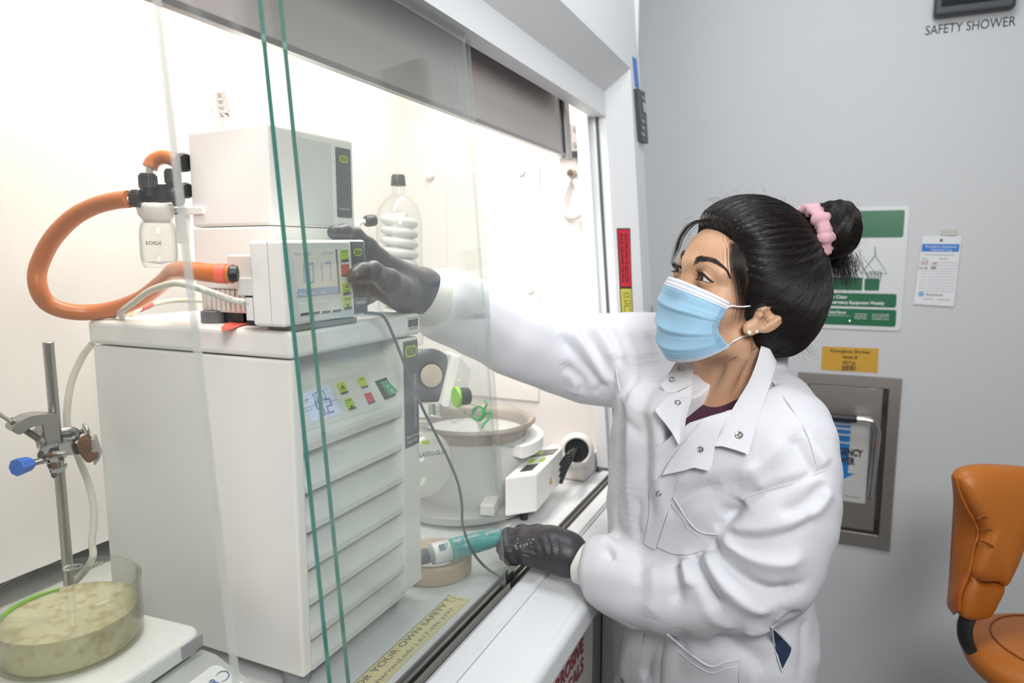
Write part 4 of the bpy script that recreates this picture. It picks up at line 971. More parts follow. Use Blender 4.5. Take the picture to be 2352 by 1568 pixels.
text('lettering', 'high vacuum', fo_+ga*gl_*.34+fu*.007, ga, fu, .0055, WPRINT, gt, 'LEFT', width=.045, off=.0004, bold=.03)
text('lettering', 'grease', fo_+ga*gl_*.66+fu*.006, ga, fu, .0055, WPRINT, gt, 'LEFT', width=.026, off=.0010, bold=.03)
text('lettering', 'silicone lubricant for stopcocks', fo_+ga*gl_*.34+fu*.001, ga, fu, .0024, INKG, gt, 'LEFT', width=.050, off=.0004)
text('lettering', 'NET WT 150 g', fo_+ga*gl_*.36-fu*.0085, ga, fu, .0032, INKG, gt, 'LEFT', width=.030, off=.0004)
MB().prism(quad_on(fo_+ga*gl_*.225+fu*.004+fnv*.0004, ga, fu, .010, .010), fnv*.0003).build('print_patch', INKG, gt)
MB().prism([fo_+ga*gl_*.262+fu*.009+fnv*.0006, fo_+ga*gl_*.262-fu*.001+fnv*.0006, fo_+ga*gl_*.285+fu*.009+fnv*.0006], fnv*.0003).build('print_patch', TQ, gt)
# ------------------------------------------------------------------ things on the right wall
def W_(px, py, d=0): return onx(px, py, WX-d)
WY, WZ = Vector((0, -1, 0)), Vector((0, 0, 1))
IN = Vector((-1, 0, 0))
def wpoly(name, px, m, parent, d=0.0, t=.0006, label=None):
    return MB().prism([W_(*c)+IN*d for c in px], IN*t).build(name, m, parent, label)
def wtext(name, s, px, py, h, m, parent, align='CENTER', width=None, d=.001, bold=0):
    return text(name, s, W_(px, py)+IN*d, WY, WZ, h, m, parent, align, width, bold, off=0)
# -- grey alarm box at the very top, with its caption on the wall
c = W_(2235, -20)
al = thing('alarm_box', W_(2235, 20), 'dark grey alarm box on the wall above the words SAFETY SHOWER', 'alarm')
yl, yr = W_(2142, 37).y, W_(2328, 15).y
ALM = mat('alarm_grey', '#43474C', .45)
zl = W_(2235, 27, .03).z
MB().box((WX-.030, yr, zl), (WX, yl, zl+.19), .008).build('housing', ALM, al)
MB().prism([(WX-.030, yl-.014, zl+.020), (WX-.030, yr+.014, zl+.020), (WX-.042, yr+.02, zl+.035), (WX-.042, yl-.02, zl+.035)], (0, 0, .13)).build('front_cover', mat('alarm_front', '#34383C', .45), al)
for k in range(5):
    y = yl-.036-k*.008; MB().box((WX-.0435, y-.002, zl+.046), (WX-.042, y+.002, zl+.13)).build('speaker_slot', BLACK, al)
MB().box((WX-.0455, yr+.035, zl+.052), (WX-.042, yl-.07, zl+.14), .002).build('lens', mat('dark_lens', '#2B2E31', .15), al)
MB().lathe([(0, 0), (.005, 0), (.006, -.002), (.005, -.004), (0, -.0045)], (WX-.0418, (yl+yr)/2, zl+.039), (1, 0, 0), 14).build('screw', CHROME, al)
text('lettering', 'ALARM SW-2', (WX-.0365, (yl+yr)/2-.003, zl+.0225), WY, Vector((-.5, 0, .866)), .006, BLACK, al, width=.05)
cap = text('wall_lettering', 'SAFETY SHOWER', W_(2124, 81)+IN*.001, (W_(2331, 58.5)-W_(2124, 81)), WZ, .0225, INK, None, 'LEFT', width=(W_(2331, 58.5)-W_(2124, 81)).length, off=0)
tag(cap, 'grey capital letters reading SAFETY SHOWER applied to the wall', 'lettering')
# -- green and white shower sign
GRN = mat('sign_green', '#27714C', .3)
sg = thing('safety_sign', W_(1960, 620), 'green and white emergency shower sign mounted on the wall behind the hair bun', 'sign')
yR, yL = W_(2079, 620).y, W_(1812, 620).y
zT, zB = W_(2087, 474).z, W_(2070, 760).z
yR = (W_(2087, 474).y+W_(2070, 760).y)/2
w, h = yL-yR, zT-zB
cc = Vector((WX, (yL+yR)/2, (zT+zB)/2))
MB().prism(rrect(cc, WY, WZ, w, h, .008), IN*.004).build('sign_board', mat('sign_white', '#E3E4E5', .35), sg)
def band(u0, u1, v0, v1, m=GRN, r=.006, d=.0042):
    """u along the sign from its right edge, v down from its top, both in metres"""
    c = Vector((WX-d, yR+(u0+u1)/2, zT-(v0+v1)/2)); return MB().prism(rrect(c, WY, WZ, abs(u1-u0), abs(v1-v0), r), IN*.0006).build('green_band', m, sg)
k = h/.332
band(.010, w-.010, .009*k, .081*k)
band(.015, w-.010, .232*k, .269*k)
band(.013, w-.010, .275*k, .321*k)
band(.099, .20, .189*k, .224*k, r=.003); band(.058, .094, .191*k, .224*k, r=.004)
for v in (.021, .310):
    MB().lathe([(0, 0), (.003, 0), (.0025, .0015), (0, .002)], (WX-.0048, yR+.125, zT-v*k), (-1, 0, 0), 12).build('sign_screw', CHROME, sg)
def stext(s, u, v, hh, wd=None, al='RIGHT', bold=.01, m=WPRINT): return text('lettering', s, (WX-.0052, yR+u, zT-v*k), WY, WZ, hh, m, sg, al, wd, bold, off=0)
uy_ = W_(1979, 512).y-yR
stext('Emergency', uy_, .048, .021, .125, bold=.03); stext('Shower', .13, .074, .021, .09, bold=.03)
stext('Keep Area Clear', .134, .247, .0085, .088, bold=.02)
stext('Inspect Emergency Equipment Weekly', .043, .262, .0085, .172, bold=.02)
stext('WaterSaver', .134, .290, .009, .052)
stext('Safety Equipment Co.', .125, .296, .003, .062)
for i, s in enumerate(('WaterSaver Faucet', 'Laboratory Div.', 'Chicago, IL 60610')): stext(s, .083, .2905+.006*i, .0036, .030)
for i, s in enumerate(('phone 312 664 5500', 'fax 312 664 5515', 'wsflab.com')): stext(s, .030, .2905+.006*i, .0036, .040)
GL = mat('sign_green_line', '#2F7A55', .4)
def sline(pts, r=.0011, closed=False):
    q = [Vector((WX-.0048, yR+u, zT-v*k)) for u, v in pts]
    if closed: q.append(q[0])
    return MB().tube(q, r, 5, flat=.5).build('sign_figure', GL, sg)
def spx(pts): return [((W_(*c).y-yR), (zT-W_(*c).z)/k) for c in pts]
sline(spx([(2010, 566), (2010, 586)]), .0013)
sline(spx([(2010, 586), (1978, 628), (2037, 628)]), .0013, True)
sline(spx([(1990, 624), (1994, 640), (1994, 646), (2022, 646), (2024, 624)]), .0012)
for i in range(4): sline([(u+.0, v) for u, v in spx([(1996+7*i, 623), (2001+7*i, 623), (2001+7*i, 637), (1996+7*i, 637)])], .001, True)
ring = [(1942+33*math.cos(t*PI/9), 603+30*math.sin(t*PI/9)) for t in range(-6, 13)]
sline(spx(ring), .0012)
sline(spx([(1962, 628), (1973, 614), (1966, 590)]), .0012)
sline(spx([(1925, 634), (1925, 648), (1938, 652), (1951, 648), (1951, 634)]), .0012)
m = MB(); rr = random.Random(3)
for i in range(60):
    u = .10+rr.random()*.075; v = .092+rr.random()*.095
    if abs(u-.135) < .03 and v > .11: continue
    o = Vector((WX-.0043, yR+u, zT-v*k)); m.frame_box(o, (0, .0016, -.0006), (0, .0008, .003), (-.0005, 0, 0))
tag(m.build('water_drops', GL, sg), kind='stuff')
# -- hanging inspection card
lg = thing('inspection_card', W_(2155, 620), 'white inspection log card with a blue heading taped to the wall', 'card')
cp = [(2118.5, 541), (2208, 543), (2190, 704), (2097, 698)]
wpoly('card', cp, PAPER, lg, .003, .0012)
wpoly('tape_piece', [(2163, 527), (2197, 527), (2195, 541), (2162, 541)], mat('tape_tan', '#C5C7BE', .3), lg, .001, .004)
wpoly('blue_heading', [(2118, 560), (2203.5, 560.5), (2201, 578), (2116, 577.5)], mat('card_blue', '#2F7FD6', .5), lg, .0043)
def ctext(s, px, py, h, wd, m=INKG, al='CENTER', bold=0): return text('lettering', s, W_(px, py)+IN*.0052, W_(2203, 561)-W_(2118, 560), WZ, h, m, lg, al, wd, bold, off=0)
MB().lathe([(0, 0), (.0038, 0), (.0032, .0015), (0, .0018)], W_(2161.5, 551.5)+IN*.0042, (-1, 0, 0), 12).build('eyelet', GREYP, lg)
ctext('Emergency Equipment', 2161, 568.5, .006, .070, WPRINT); ctext('Inspection Log', 2161, 576, .006, .046, WPRINT)
ctext('Inspect and operate weekly, record and sign below', 2157, 586, .0032, .066); ctext('Date', 2124, 595, .0035, .012); ctext('Signature', 2168, 595, .0035, .022)
LN_ = mat('card_line', '#B9BBC0', .6)
for i in range(11):
    y = 602+6.6*i
    a0, a1, b0, b1 = 2118-1.55*i*.62, 2131-1.3*i*.62, 2134-1.2*i*.62, 2198-1.1*i*.62
    wpoly('card_rule', [(a0, y), (a1, y), (a1, y+.9), (a0, y+.9)], LN_, lg, .0043); wpoly('card_rule', [(b0, y), (b1, y+.4), (b1, y+1.3), (b0, y+.9)], LN_, lg, .0043)
ctext('1/5 22', 2122, 601, .004, .016, INKG); ctext('2/8 22', 2122, 607, .005, .018, RED); ctext('AB', 2146, 607, .006, .011, RED)
ctext('3/1 22', 2120, 618, .006, .019, INK); ctext('SB', 2143, 618, .008, .011, INK)
MB().lathe([(.0035, 0), (.0065, 0), (.0065, .0006), (.0035, .0006)], W_(2115, 675)+IN*.0043, (-1, 0, 0), 18).build('round_emblem', mat('emblem_blue', '#7FB4E6', .5), lg)
ctext('WaterSaver', 2145, 679, .0065, .040); ctext('Chicago, Illinois 60610', 2131, 687, .003, .022); ctext('phone 312 664 5500', 2167, 689, .003, .026)
# -- yellow asset label
ye = thing('asset_label', W_(1952, 825), 'yellow asset label with a barcode stuck above the steel shower recess', 'label')
wpoly('label_plate', [(1888.5, 795), (2018.6, 800), (2015.5, 856), (1885.5, 849)], mat('label_amber', '#D7A63C', .5), ye, 0, .0012)
LX = W_(2018.6, 800)-W_(1888.5, 795)
def ytext(s, px, py, h, wd, bold=.025): return text('lettering', s, W_(px, py)+IN*.0016, LX, WZ, h, mat('brown_ink', '#4A3518', .6), ye, 'CENTER', wd, bold, off=0)
ytext('Emergency Shower', 1952.5, 810, .0085, .100); ytext('Asset #', 1952, 823, .0085, .038); ytext('92716', 1950, 836, .0085, .032)
m = MB(); rr = random.Random(5); x = 1934
while x < 1966:
    wdt = rr.choice((.9, .9, 1.8)); m.prism([W_(x, 838.5)+IN*.0014, W_(x+wdt, 838.6)+IN*.0014, W_(x+wdt-.3, 850.6)+IN*.0014, W_(x-.3, 850.5)+IN*.0014], IN*.0003); x += wdt+rr.choice((.8, 1.4))
tag(m.build('barcode', INK, ye), kind='stuff')
# -- recessed steel shower box
sb = thing('shower_pull_box', W_(1940, 1060), 'recessed stainless steel emergency shower box with a pull handle, set in the wall', 'shower box')
yR, yL = (W_(2075, 867).y+W_(2042, 1262).y)/2, W_(1833, 856).y
zT, zB = W_(1950, 861).z, (W_(2042, 1262).z+W_(1893, 1244.5).z)/2
yL = max(yL, W_(1833, 856).y)
fw = .030
fm = MB()
A_ = [(yL, zT), (yR, zT), (yR, zB), (yL, zB)]; B2 = [(yL-fw, zT-fw), (yR+fw, zT-fw), (yR+fw, zB+fw), (yL-fw, zB+fw)]
v = [(WX-.001, y, z) for y, z in A_]+[(WX-.008, y, z) for y, z in [(yL-.003, zT-.003), (yR+.003, zT-.003), (yR+.003, zB+.003), (yL-.003, zB+.003)]]+[(WX-.008, y, z) for y, z in B2]+[(WX-.0005, y, z) for y, z in B2]
f = []
for i in range(4):
    j = (i+1) % 4
    for q in range(3): f.append((q*4+i, q*4+j, q*4+4+j, q*4+4+i))
fm.add(v, f); fm.build('steel_frame', STEEL, sb)
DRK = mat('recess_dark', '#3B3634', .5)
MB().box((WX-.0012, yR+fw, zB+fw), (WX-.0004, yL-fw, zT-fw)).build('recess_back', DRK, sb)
MB().box((WX-.004, yR+fw+.014, zB+fw+.022), (WX-.0014, yL-fw-.002, zT-fw-.003), .0008).build('steel_door', STEEL, sb)
MB().box((WX-.0075, yR+fw, zB+fw), (WX-.0014, yL-fw, zB+fw+.012), .001).build('lower_ledge', STEEL, sb)
for t in (.18, .86):
    z = zT+(zB-zT)*t; MB().box((WX-.005, yR+fw+.004, z-.016), (WX-.0014, yR+fw+.013, z+.016)).build('door_hinge', BLACK, sb)
# pull handle: grip, bend, lower leg
HD = .045
gy0, gz = W_(1850, 953, HD).y, W_(1968, 962, HD).z
gy1 = W_(1968, 962, HD).y
leg_y = W_(2009, 1070, HD*.6).y
hp = catmull([(WX-HD, gy1, gz), (WX-HD, gy1-.030, gz-.001), (WX-HD, leg_y+.008, gz-.010), (WX-HD+.002, leg_y, gz-.034), (WX-HD+.006, leg_y, gz-.07), (WX-.016, leg_y+.003, W_(2006, 1142, .02).z)], 6)
MB().tube(hp, .0085, 14).build('pull_handle', CHROME, sb)
gl = min(gy1+.15, yL-fw-.040)
MB().cyl((WX-HD, gy1, gz), (WX-HD, gl, gz), .0115, 16).build('handle_grip', BLACK, sb)
MB().tube(catmull([(WX-HD, gl, gz), (WX-HD, gl+.02, gz-.008), (WX-HD, gl+.03, gz-.04), (WX-.014, gl+.03, gz-.20)], 6), .0085, 12).build('pull_handle', CHROME, sb)
# instruction plate with a blue arrow
PL = .0055
pz1, pz0 = W_(1990, 965).z, W_(1985, 1155).z
py0 = W_(1987, 1150).y; py1 = py0+.135
MB().box((WX-.0048, py0, pz0), (WX-.0042, py1, pz1)).build('instruction_plate', mat('plate_grey', '#99928E', .5), sb)
BLU = mat('arrow_blue', '#1F7CC8', .45)
def q_(px, py): p = W_(px, py, PL); return p
ay0 = q_(1953, 1000).y; ay1 = ay0+.062
z = q_(1950, 969).z
for hgt, gap in ((.004, .0065), (.0065, .0065), (.011, .006), (.017, .0055), (.055, .0075)):
    if hgt > .03: hgt = .048
    MB().box((WX-.0054, ay0, z-hgt), (WX-.0048, ay1, z)).build('blue_stripe', BLU, sb); z -= hgt+gap
zz = q_(1950, 1086).z
MB().prism([(WX-.0049, ay0, z+.006), (WX-.0049, ay0, zz), (WX-.0049, ay0-.017, zz), (WX-.0049, (ay0+ay1)/2, zz-.034), (WX-.0049, ay1+.017, zz), (WX-.0049, ay1, zz), (WX-.0049, ay1, z+.006)], (-.0005, 0, 0)).build('blue_arrow', BLU, sb)
text('lettering', 'EMERGENCY', (WX-.0058, q_(1980, 1049).y, q_(1980, 1049).z), WY, WZ, .0195, INK, sb, 'RIGHT', .104, .045, off=0)
text('lettering', 'SHOWER', (WX-.0058, q_(1962, 1067).y, q_(1962, 1067).z), WY, WZ, .0195, INK, sb, 'RIGHT', .071, .045, off=0)
text('lettering', 'WaterSaver', (WX-.0052, q_(1975, 1145).y, q_(1975, 1145).z), WY, WZ, .006, GREYP, sb, 'RIGHT', .04, 0, off=0)
MB().lathe([(.003, 0), (.0055, 0), (.0055, .0005), (.003, .0005)], q_(1931, 1142)+IN*(-.0003), (-1, 0, 0), 16).build('round_emblem', GREYP, sb)

# ------------------------------------------------------------------ orange stool at the right edge
st = thing('lab_stool', (1.50, -.78, 0), 'orange upholstered lab stool with a stitched backrest, standing by the wall', 'stool')
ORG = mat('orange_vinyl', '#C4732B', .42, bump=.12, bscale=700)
ORD = mat('orange_vinyl_shaded', '#B5651F', .42, bump=.12, bscale=700)  # darker copy of the vinyl, shade of the turned-away side put into its colour
def inflate(outline, nrm, thick, rings=10, back=.35):
    """cushion: polygon outline puffed out along nrm"""
    P = np.array([tuple(p) for p in outline]); c = P.mean(0); n = np.array(nrm)/np.linalg.norm(nrm)
    N = len(P); v = []; f = []
    prof = [(1-.0, 0.0)]
    pr = [(math.cos(a)**.55 if math.cos(a) > 1e-6 else 0, math.sin(a)**.8) for a in np.linspace(0, PI/2, rings)]
    seq = [(s, -h*back) for s, h in pr[::-1]][:-1]+pr
    seq = [(max(s, .002), h) for s, h in seq]
    for s, h in seq:
        for p in P: v.append(c+(p-c)*s+n*h*thick)
    for i in range(len(seq)-1):
        for k in range(N): f.append((i*N+k, i*N+(k+1) % N, (i+1)*N+(k+1) % N, (i+1)*N+k))
    f.append(list(range(N))[::-1]); f.append([(len(seq)-1)*N+k for k in range(N)])
    return v, f
T0 = 1.36
def ST(px, py, t=T0): return dep(px, py, t)
vx = V(-_fw)
ff_ = [(2192, 1092), (2204, 1077), (2230, 1069), (2262, 1066), (2310, 1068), (2370, 1074), (2430, 1090), (2440, 1120), (2405, 1165), (2352, 1234), (2326, 1296), (2302, 1342), (2286, 1333), (2252, 1330), (2226, 1313), (2238, 1255), (2246, 1222), (2238, 1195), (2213, 1150), (2198, 1118)]
fo = catmull([ST(*p, 1.345) for p in ff_]+[ST(*ff_[0], 1.345)], 4)[:-1]
v, f = inflate(fo, (-_fw[0], -_fw[1], 0), .034, 12, .9)
ob('backrest', v, f, ORG, st, True)
lo_ = [(2226, 1314), (2252, 1331), (2286, 1334), (2302, 1344), (2288, 1376), (2268, 1410), (2240, 1419), (2214, 1418), (2200, 1404), (2204, 1360)]
fo = catmull([ST(*p, 1.35) for p in lo_]+[ST(*lo_[0], 1.35)], 4)[:-1]
v, f = inflate(fo, (-_fw[0], -_fw[1], 0), .022, 9, .9)
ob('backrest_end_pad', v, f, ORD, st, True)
# side wall of the cushion, from the front seam round to its rear edge
sA = catmull([ST(x, y, 1.338) for x, y in ((2192, 1092), (2213, 1150), (2238, 1195), (2247, 1224), (2238, 1256), (2226, 1314), (2206, 1362), (2202, 1405))], 6)
sB = catmull([ST(x, y, 1.405) for x, y in ((2190, 1094), (2189, 1150), (2187, 1200), (2184, 1250), (2181, 1300), (2178, 1345), (2175, 1388), (2190, 1412))], 6)
n_ = len(sA); v = []; K_s = 7
for i in range(n_):
    for k in range(K_s):
        t = k/(K_s-1); p = sA[i].lerp(sB[i], t); v.append(p+V(-_rt)*.006*math.sin(PI*t))
f = [(i*K_s+k, i*K_s+k+1, (i+1)*K_s+k+1, (i+1)*K_s+k) for i in range(n_-1) for k in range(K_s-1)]
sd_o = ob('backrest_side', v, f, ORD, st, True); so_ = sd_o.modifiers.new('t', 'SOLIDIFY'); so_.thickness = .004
STI = mat('stitch_dark', '#8A4A1A', .6)
def tube_px(nm, pts, t, r, m): return MB().tube(catmull([ST(x, y, t) for x, y in pts], 6), r, 6).build(nm, m, st)
tube_px('seam', ((2192, 1092), (2213, 1150), (2238, 1195), (2247, 1224), (2238, 1256), (2226, 1314)), 1.331, .0016, ORG)
tube_px('seam', ((2226, 1314), (2252, 1331), (2288, 1333)), 1.318, .0012, STI)
tube_px('red_piping', ((2213, 1322), (2201, 1352), (2195, 1380), (2198, 1404)), 1.338, .0012, mat('red_piping', '#C23A1E', .5))
for a_, b_, tt in (((2244, 1192), (2268, 1187), 1.303), ((2250, 1217), (2278, 1217), 1.302), ((2246, 1240), (2282, 1256), 1.302)):
    mid = ((a_[0]+b_[0])/2, (a_[1]+b_[1])/2-2); tube_px('tuck', (a_, mid, b_), tt+.004, .0022, STI)
arm = catmull([ST(2228, 1405), ST(2216, 1440), ST(2222, 1480), ST(2248, 1512), ST(2290, 1532), ST(2340, 1540)], 6)
MB().tube(arm, .016, 12, flat=.5).build('support_bar', BLACK, st)
sk = [(2276, 1478), (2300, 1446), (2345, 1424), (2400, 1415), (2480, 1420), (2560, 1450), (2600, 1510), (2590, 1590), (2530, 1640), (2430, 1660), (2345, 1640), (2300, 1590), (2280, 1535)]
zs = .62
c0 = dep(2440, 1530, 1.33)
so = [c0+Vector((.165*math.cos(a), .165*math.sin(a), 0)) for a in np.linspace(0, 2*PI, 48, endpoint=False)]
v, f = inflate(so, (0, 0, 1), .045, 10, 1.0)
ob('seat', v, f, ORG, st, True)
MB().lathe([(.1175, 0), (.1195, .001), (.1195, .003), (.1175, .003)], c0+Vector((0, 0, .0385)), (0, 0, 1), 48, closed=True).build('seam', STI, st)
zc = c0.z
MB().cyl((c0.x, c0.y, zc-.04), (c0.x, c0.y, .12), .025, 16).build('gas_column', BLACK, st)
for k in range(5):
    a = 2*PI*k/5; d = Vector((math.cos(a), math.sin(a), 0))
    MB().tube([Vector((c0.x, c0.y, .13)), Vector((c0.x, c0.y, .11))+d*.12, Vector((c0.x, c0.y, .075))+d*.24], [.022, .018, .014], 8).build('base_arm', BLACK, st)
    q = Vector((c0.x, c0.y, .03))+d*.24; t = Vector((-d.y, d.x, 0))
    MB().cyl(q-t*.012, q+t*.012, .03, 16).build('caster', BLACK, st)
# ------------------------------------------------------------------ implicit surface tools (figure, clothes, gloves)
def SPH(P, c, r): return np.sqrt(((P-np.float32(c))**2).sum(1))-r
def ELL(P, c, r, Rm=None):
    q = P-np.array(c, np.float32)
    if Rm is not None: q = q @ np.array(Rm, np.float32).T
    r = np.array(r, np.float32)
    k0 = np.sqrt(((q/r)**2).sum(1)); k1 = np.sqrt(((q/(r*r))**2).sum(1))
    return k0*(k0-1)/np.maximum(k1, 1e-9)
def CONE(P, a, b, r1, r2):
    a = np.array(a, np.float32); b = np.array(b, np.float32); d = b-a
    t = np.clip(((P-a) @ d)/max(1e-12, float(d @ d)), 0, 1)
    q = P-a-t[:, None]*d
    return np.sqrt((q*q).sum(1))-(r1+(r2-r1)*t)
def CHAIN(P, pts, k=.006):
    """pts: list of (xyz, radius)"""
    d = None
    for (a, r1), (b, r2) in zip(pts[:-1], pts[1:]):
        e = CONE(P, a, b, r1, r2); d = e if d is None else SMIN(d, e, k)
    return d
def SMIN(a, b, k):
    h = np.maximum(k-np.abs(a-b), 0)/k
    return np.minimum(a, b)-h*h*k*.25
def SMAX(a, b, k): return -SMIN(-a, -b, k)
def net(fn, lo, hi, h, slack=1.35):
    """surface nets over a sparse block grid"""
    lo = np.array(lo, np.float32); B = 12
    nb = np.ceil((np.array(hi)-lo)/(h*B)).astype(int); n = nb*B
    F = np.full(n, 1.0, np.float32)
    bi = np.stack(np.meshgrid(*[np.arange(x) for x in nb], indexing='ij'), -1).reshape(-1, 3)
    cen = lo+(bi*B+(B-1)/2)*h
    fc = fn(cen.astype(np.float32)); rad = h*B*.5*1.7321*slack
    for b in bi[fc <= -rad]: F[b[0]*B:b[0]*B+B, b[1]*B:b[1]*B+B, b[2]*B:b[2]*B+B] = -1
    act = bi[np.abs(fc) < rad]
    loc = np.stack(np.meshgrid(*[np.arange(B)]*3, indexing='ij'), -1).reshape(-1, 3)
    for s in range(0, len(act), 160):
        a = act[s:s+160]
        P = (lo+(a[:, None, :]*B+loc[None])*h).reshape(-1, 3).astype(np.float32)
        v = fn(P).reshape(len(a), B, B, B)
        for q, b in enumerate(a): F[b[0]*B:b[0]*B+B, b[1]*B:b[1]*B+B, b[2]*B:b[2]*B+B] = v[q]
    sg = F < 0
    cnt = np.zeros(n-1, np.uint8)
    for i in (0, 1):
        for j in (0, 1):
            for k in (0, 1): cnt += sg[i:n[0]-1+i, j:n[1]-1+j, k:n[2]-1+k]
    I, J, K = np.nonzero((cnt > 0) & (cnt < 8))
    idx = np.full(n-1, -1, np.int32); idx[I, J, K] = np.arange(len(I))
    acc = np.zeros((len(I), 3)); num = np.zeros(len(I))
    c8 = {}
    for i in (0, 1):
        for j in (0, 1):
            for k in (0, 1): c8[i, j, k] = F[I+i, J+j, K+k]
    for a in c8:
        for ax in range(3):
            if a[ax] == 0:
                b = list(a); b[ax] = 1; b = tuple(b)
                f0, f1 = c8[a], c8[b]; m = (f0 < 0) != (f1 < 0)
                t = f0/np.where(f0 == f1, 1, f0-f1)
                p = np.array(a, float)[None]+np.zeros((len(I), 1)); p = np.repeat(np.array(a, float)[None], len(I), 0); p[:, ax] += t
                acc[m] += p[m]; num[m] += 1
    v = lo+(np.stack([I, J, K], 1)+acc/np.maximum(num, 1)[:, None])*h
    quads = []
    for ax in range(3):
        o = [x for x in range(3) if x != ax]
        sl0 = [slice(1, -1)]*3; sl1 = [slice(1, -1)]*3
        A = np.moveaxis(sg, ax, 0); m = A[:-1] != A[1:]
        ii = np.argwhere(m); g = np.empty_like(ii); g[:, ax] = ii[:, 0]; g[:, o[0]] = ii[:, 1]; g[:, o[1]] = ii[:, 2]
        ok = (g[:, o[0]] > 0) & (g[:, o[1]] > 0) & (g[:, o[0]] < n[o[0]]-1) & (g[:, o[1]] < n[o[1]]-1)
        g = g[ok]
        q = []
        for d0, d1 in ((-1, -1), (0, -1), (0, 0), (-1, 0)):
            e = g.copy(); e[:, o[0]] += d0; e[:, o[1]] += d1; q.append(idx[e[:, 0], e[:, 1], e[:, 2]])
        q = np.stack(q, 1); fl = sg[g[:, 0], g[:, 1], g[:, 2]]
        if ax == 1: fl = ~fl
        q[~fl] = q[~fl][:, ::-1]
        quads.append(q)
    Q = np.concatenate(quads); Q = Q[(Q >= 0).all(1)]
    return v, Q
def npmesh(name, v, Q, m, parent, smooth=True):
    me = bpy.data.meshes.new(name)
    me.vertices.add(len(v)); me.vertices.foreach_set('co', np.asarray(v, np.float32).ravel())
    k = Q.shape[1]; me.loops.add(Q.size); me.loops.foreach_set('vertex_index', Q.astype(np.int32).ravel())
    me.polygons.add(len(Q)); me.polygons.foreach_set('loop_start', np.arange(0, Q.size, k, dtype=np.int32))
    try: me.polygons.foreach_set('loop_total', np.full(len(Q), k, np.int32))
    except Exception: pass
    me.polygons.foreach_set('use_smooth', np.ones(len(Q), bool))
    me.update(calc_edges=True); me.validate()
    for x in (m if isinstance(m, list) else [m]): me.materials.append(x)
    o = bpy.data.objects.new(name, me); link(o, parent); return o
def normals_of(me):
    n = np.empty(len(me.vertices)*3, np.float32); me.vertices.foreach_get('normal', n); return n.reshape(-1, 3)
def coords_of(me):
    n = np.empty(len(me.vertices)*3, np.float32); me.vertices.foreach_get('co', n); return n.reshape(-1, 3)
def bvh_of(o):
    me = o.data; return BVHTree.FromPolygons([v.co[:] for v in me.vertices], [p.vertices[:] for p in me.polygons])
def shot(bvh, px, py):
    """first surface met along the line of sight through a measured point"""
    d = Vector(V(ray(px, py))).normalized(); h = bvh.ray_cast(V(CAM), d)
    return (h[0], h[1]) if h[0] is not None else (None, None)
def strands(name, lines, r, m, parent, kind=None, taper=True):
    cu = bpy.data.curves.new(name, 'CURVE'); cu.dimensions = '3D'; cu.bevel_depth = r; cu.bevel_resolution = 0; cu.use_fill_caps = False
    for L_ in lines:
        sp = cu.splines.new('POLY'); sp.points.add(len(L_)-1)
        sp.points.foreach_set('co', np.concatenate([np.array([tuple(p) for p in L_]), np.ones((len(L_), 1))], 1).astype(np.float32).ravel())
        if taper:
            k = len(L_); sp.points.foreach_set('radius', [max(.25, min(1, (k-1-i)/(k*.3))) for i in range(k)])
    cu.materials.append(m); o = bpy.data.objects.new(name, cu); link(o, parent)
    if kind: o['kind'] = kind
    return o

# ------------------------------------------------------------------ person: frames
HO = np.array([1.02760947, -0.28652503, 1.36954037])
HF = np.array([-0.66720018, 0.63444176, 0.39029166]); HL = np.array([-0.72641189, -0.67013904, -0.15244484]); HU = np.array([0.1648323, -0.38522373, 0.90798293])
HM = np.stack([HF, HL, HU])                     # rows: forward, her left, up
def Hw(a): return HO+np.asarray(a, float) @ HM
def Hl(P): return (np.asarray(P, float)-HO) @ HM.T
def Hv(f, l, u): return V(HO+f*HF+l*HL+u*HU)
person = thing('person', (1.05, -.27, 0), 'person in white lab coat, blue mask and black gloves reaching into the hood', 'person')
SKIN = mat('skin', '#CBA080', .46, bump=.12, bscale=1400, var=.06, vscale=60, sub=.06)
shL, shR = np.array(dep(1828, 940, .955)), np.array(dep(1488, 812, 1.20))
neckB = np.array(dep(1652, 955, 1.06))
sdir = (shL-shR)/np.linalg.norm(shL-shR); sdir[2] = 0; sdir /= np.linalg.norm(sdir)
cn = np.array([sdir[1], -sdir[0], 0]);  cn = cn if cn[0] < 0 else -cn           # chest faces this way
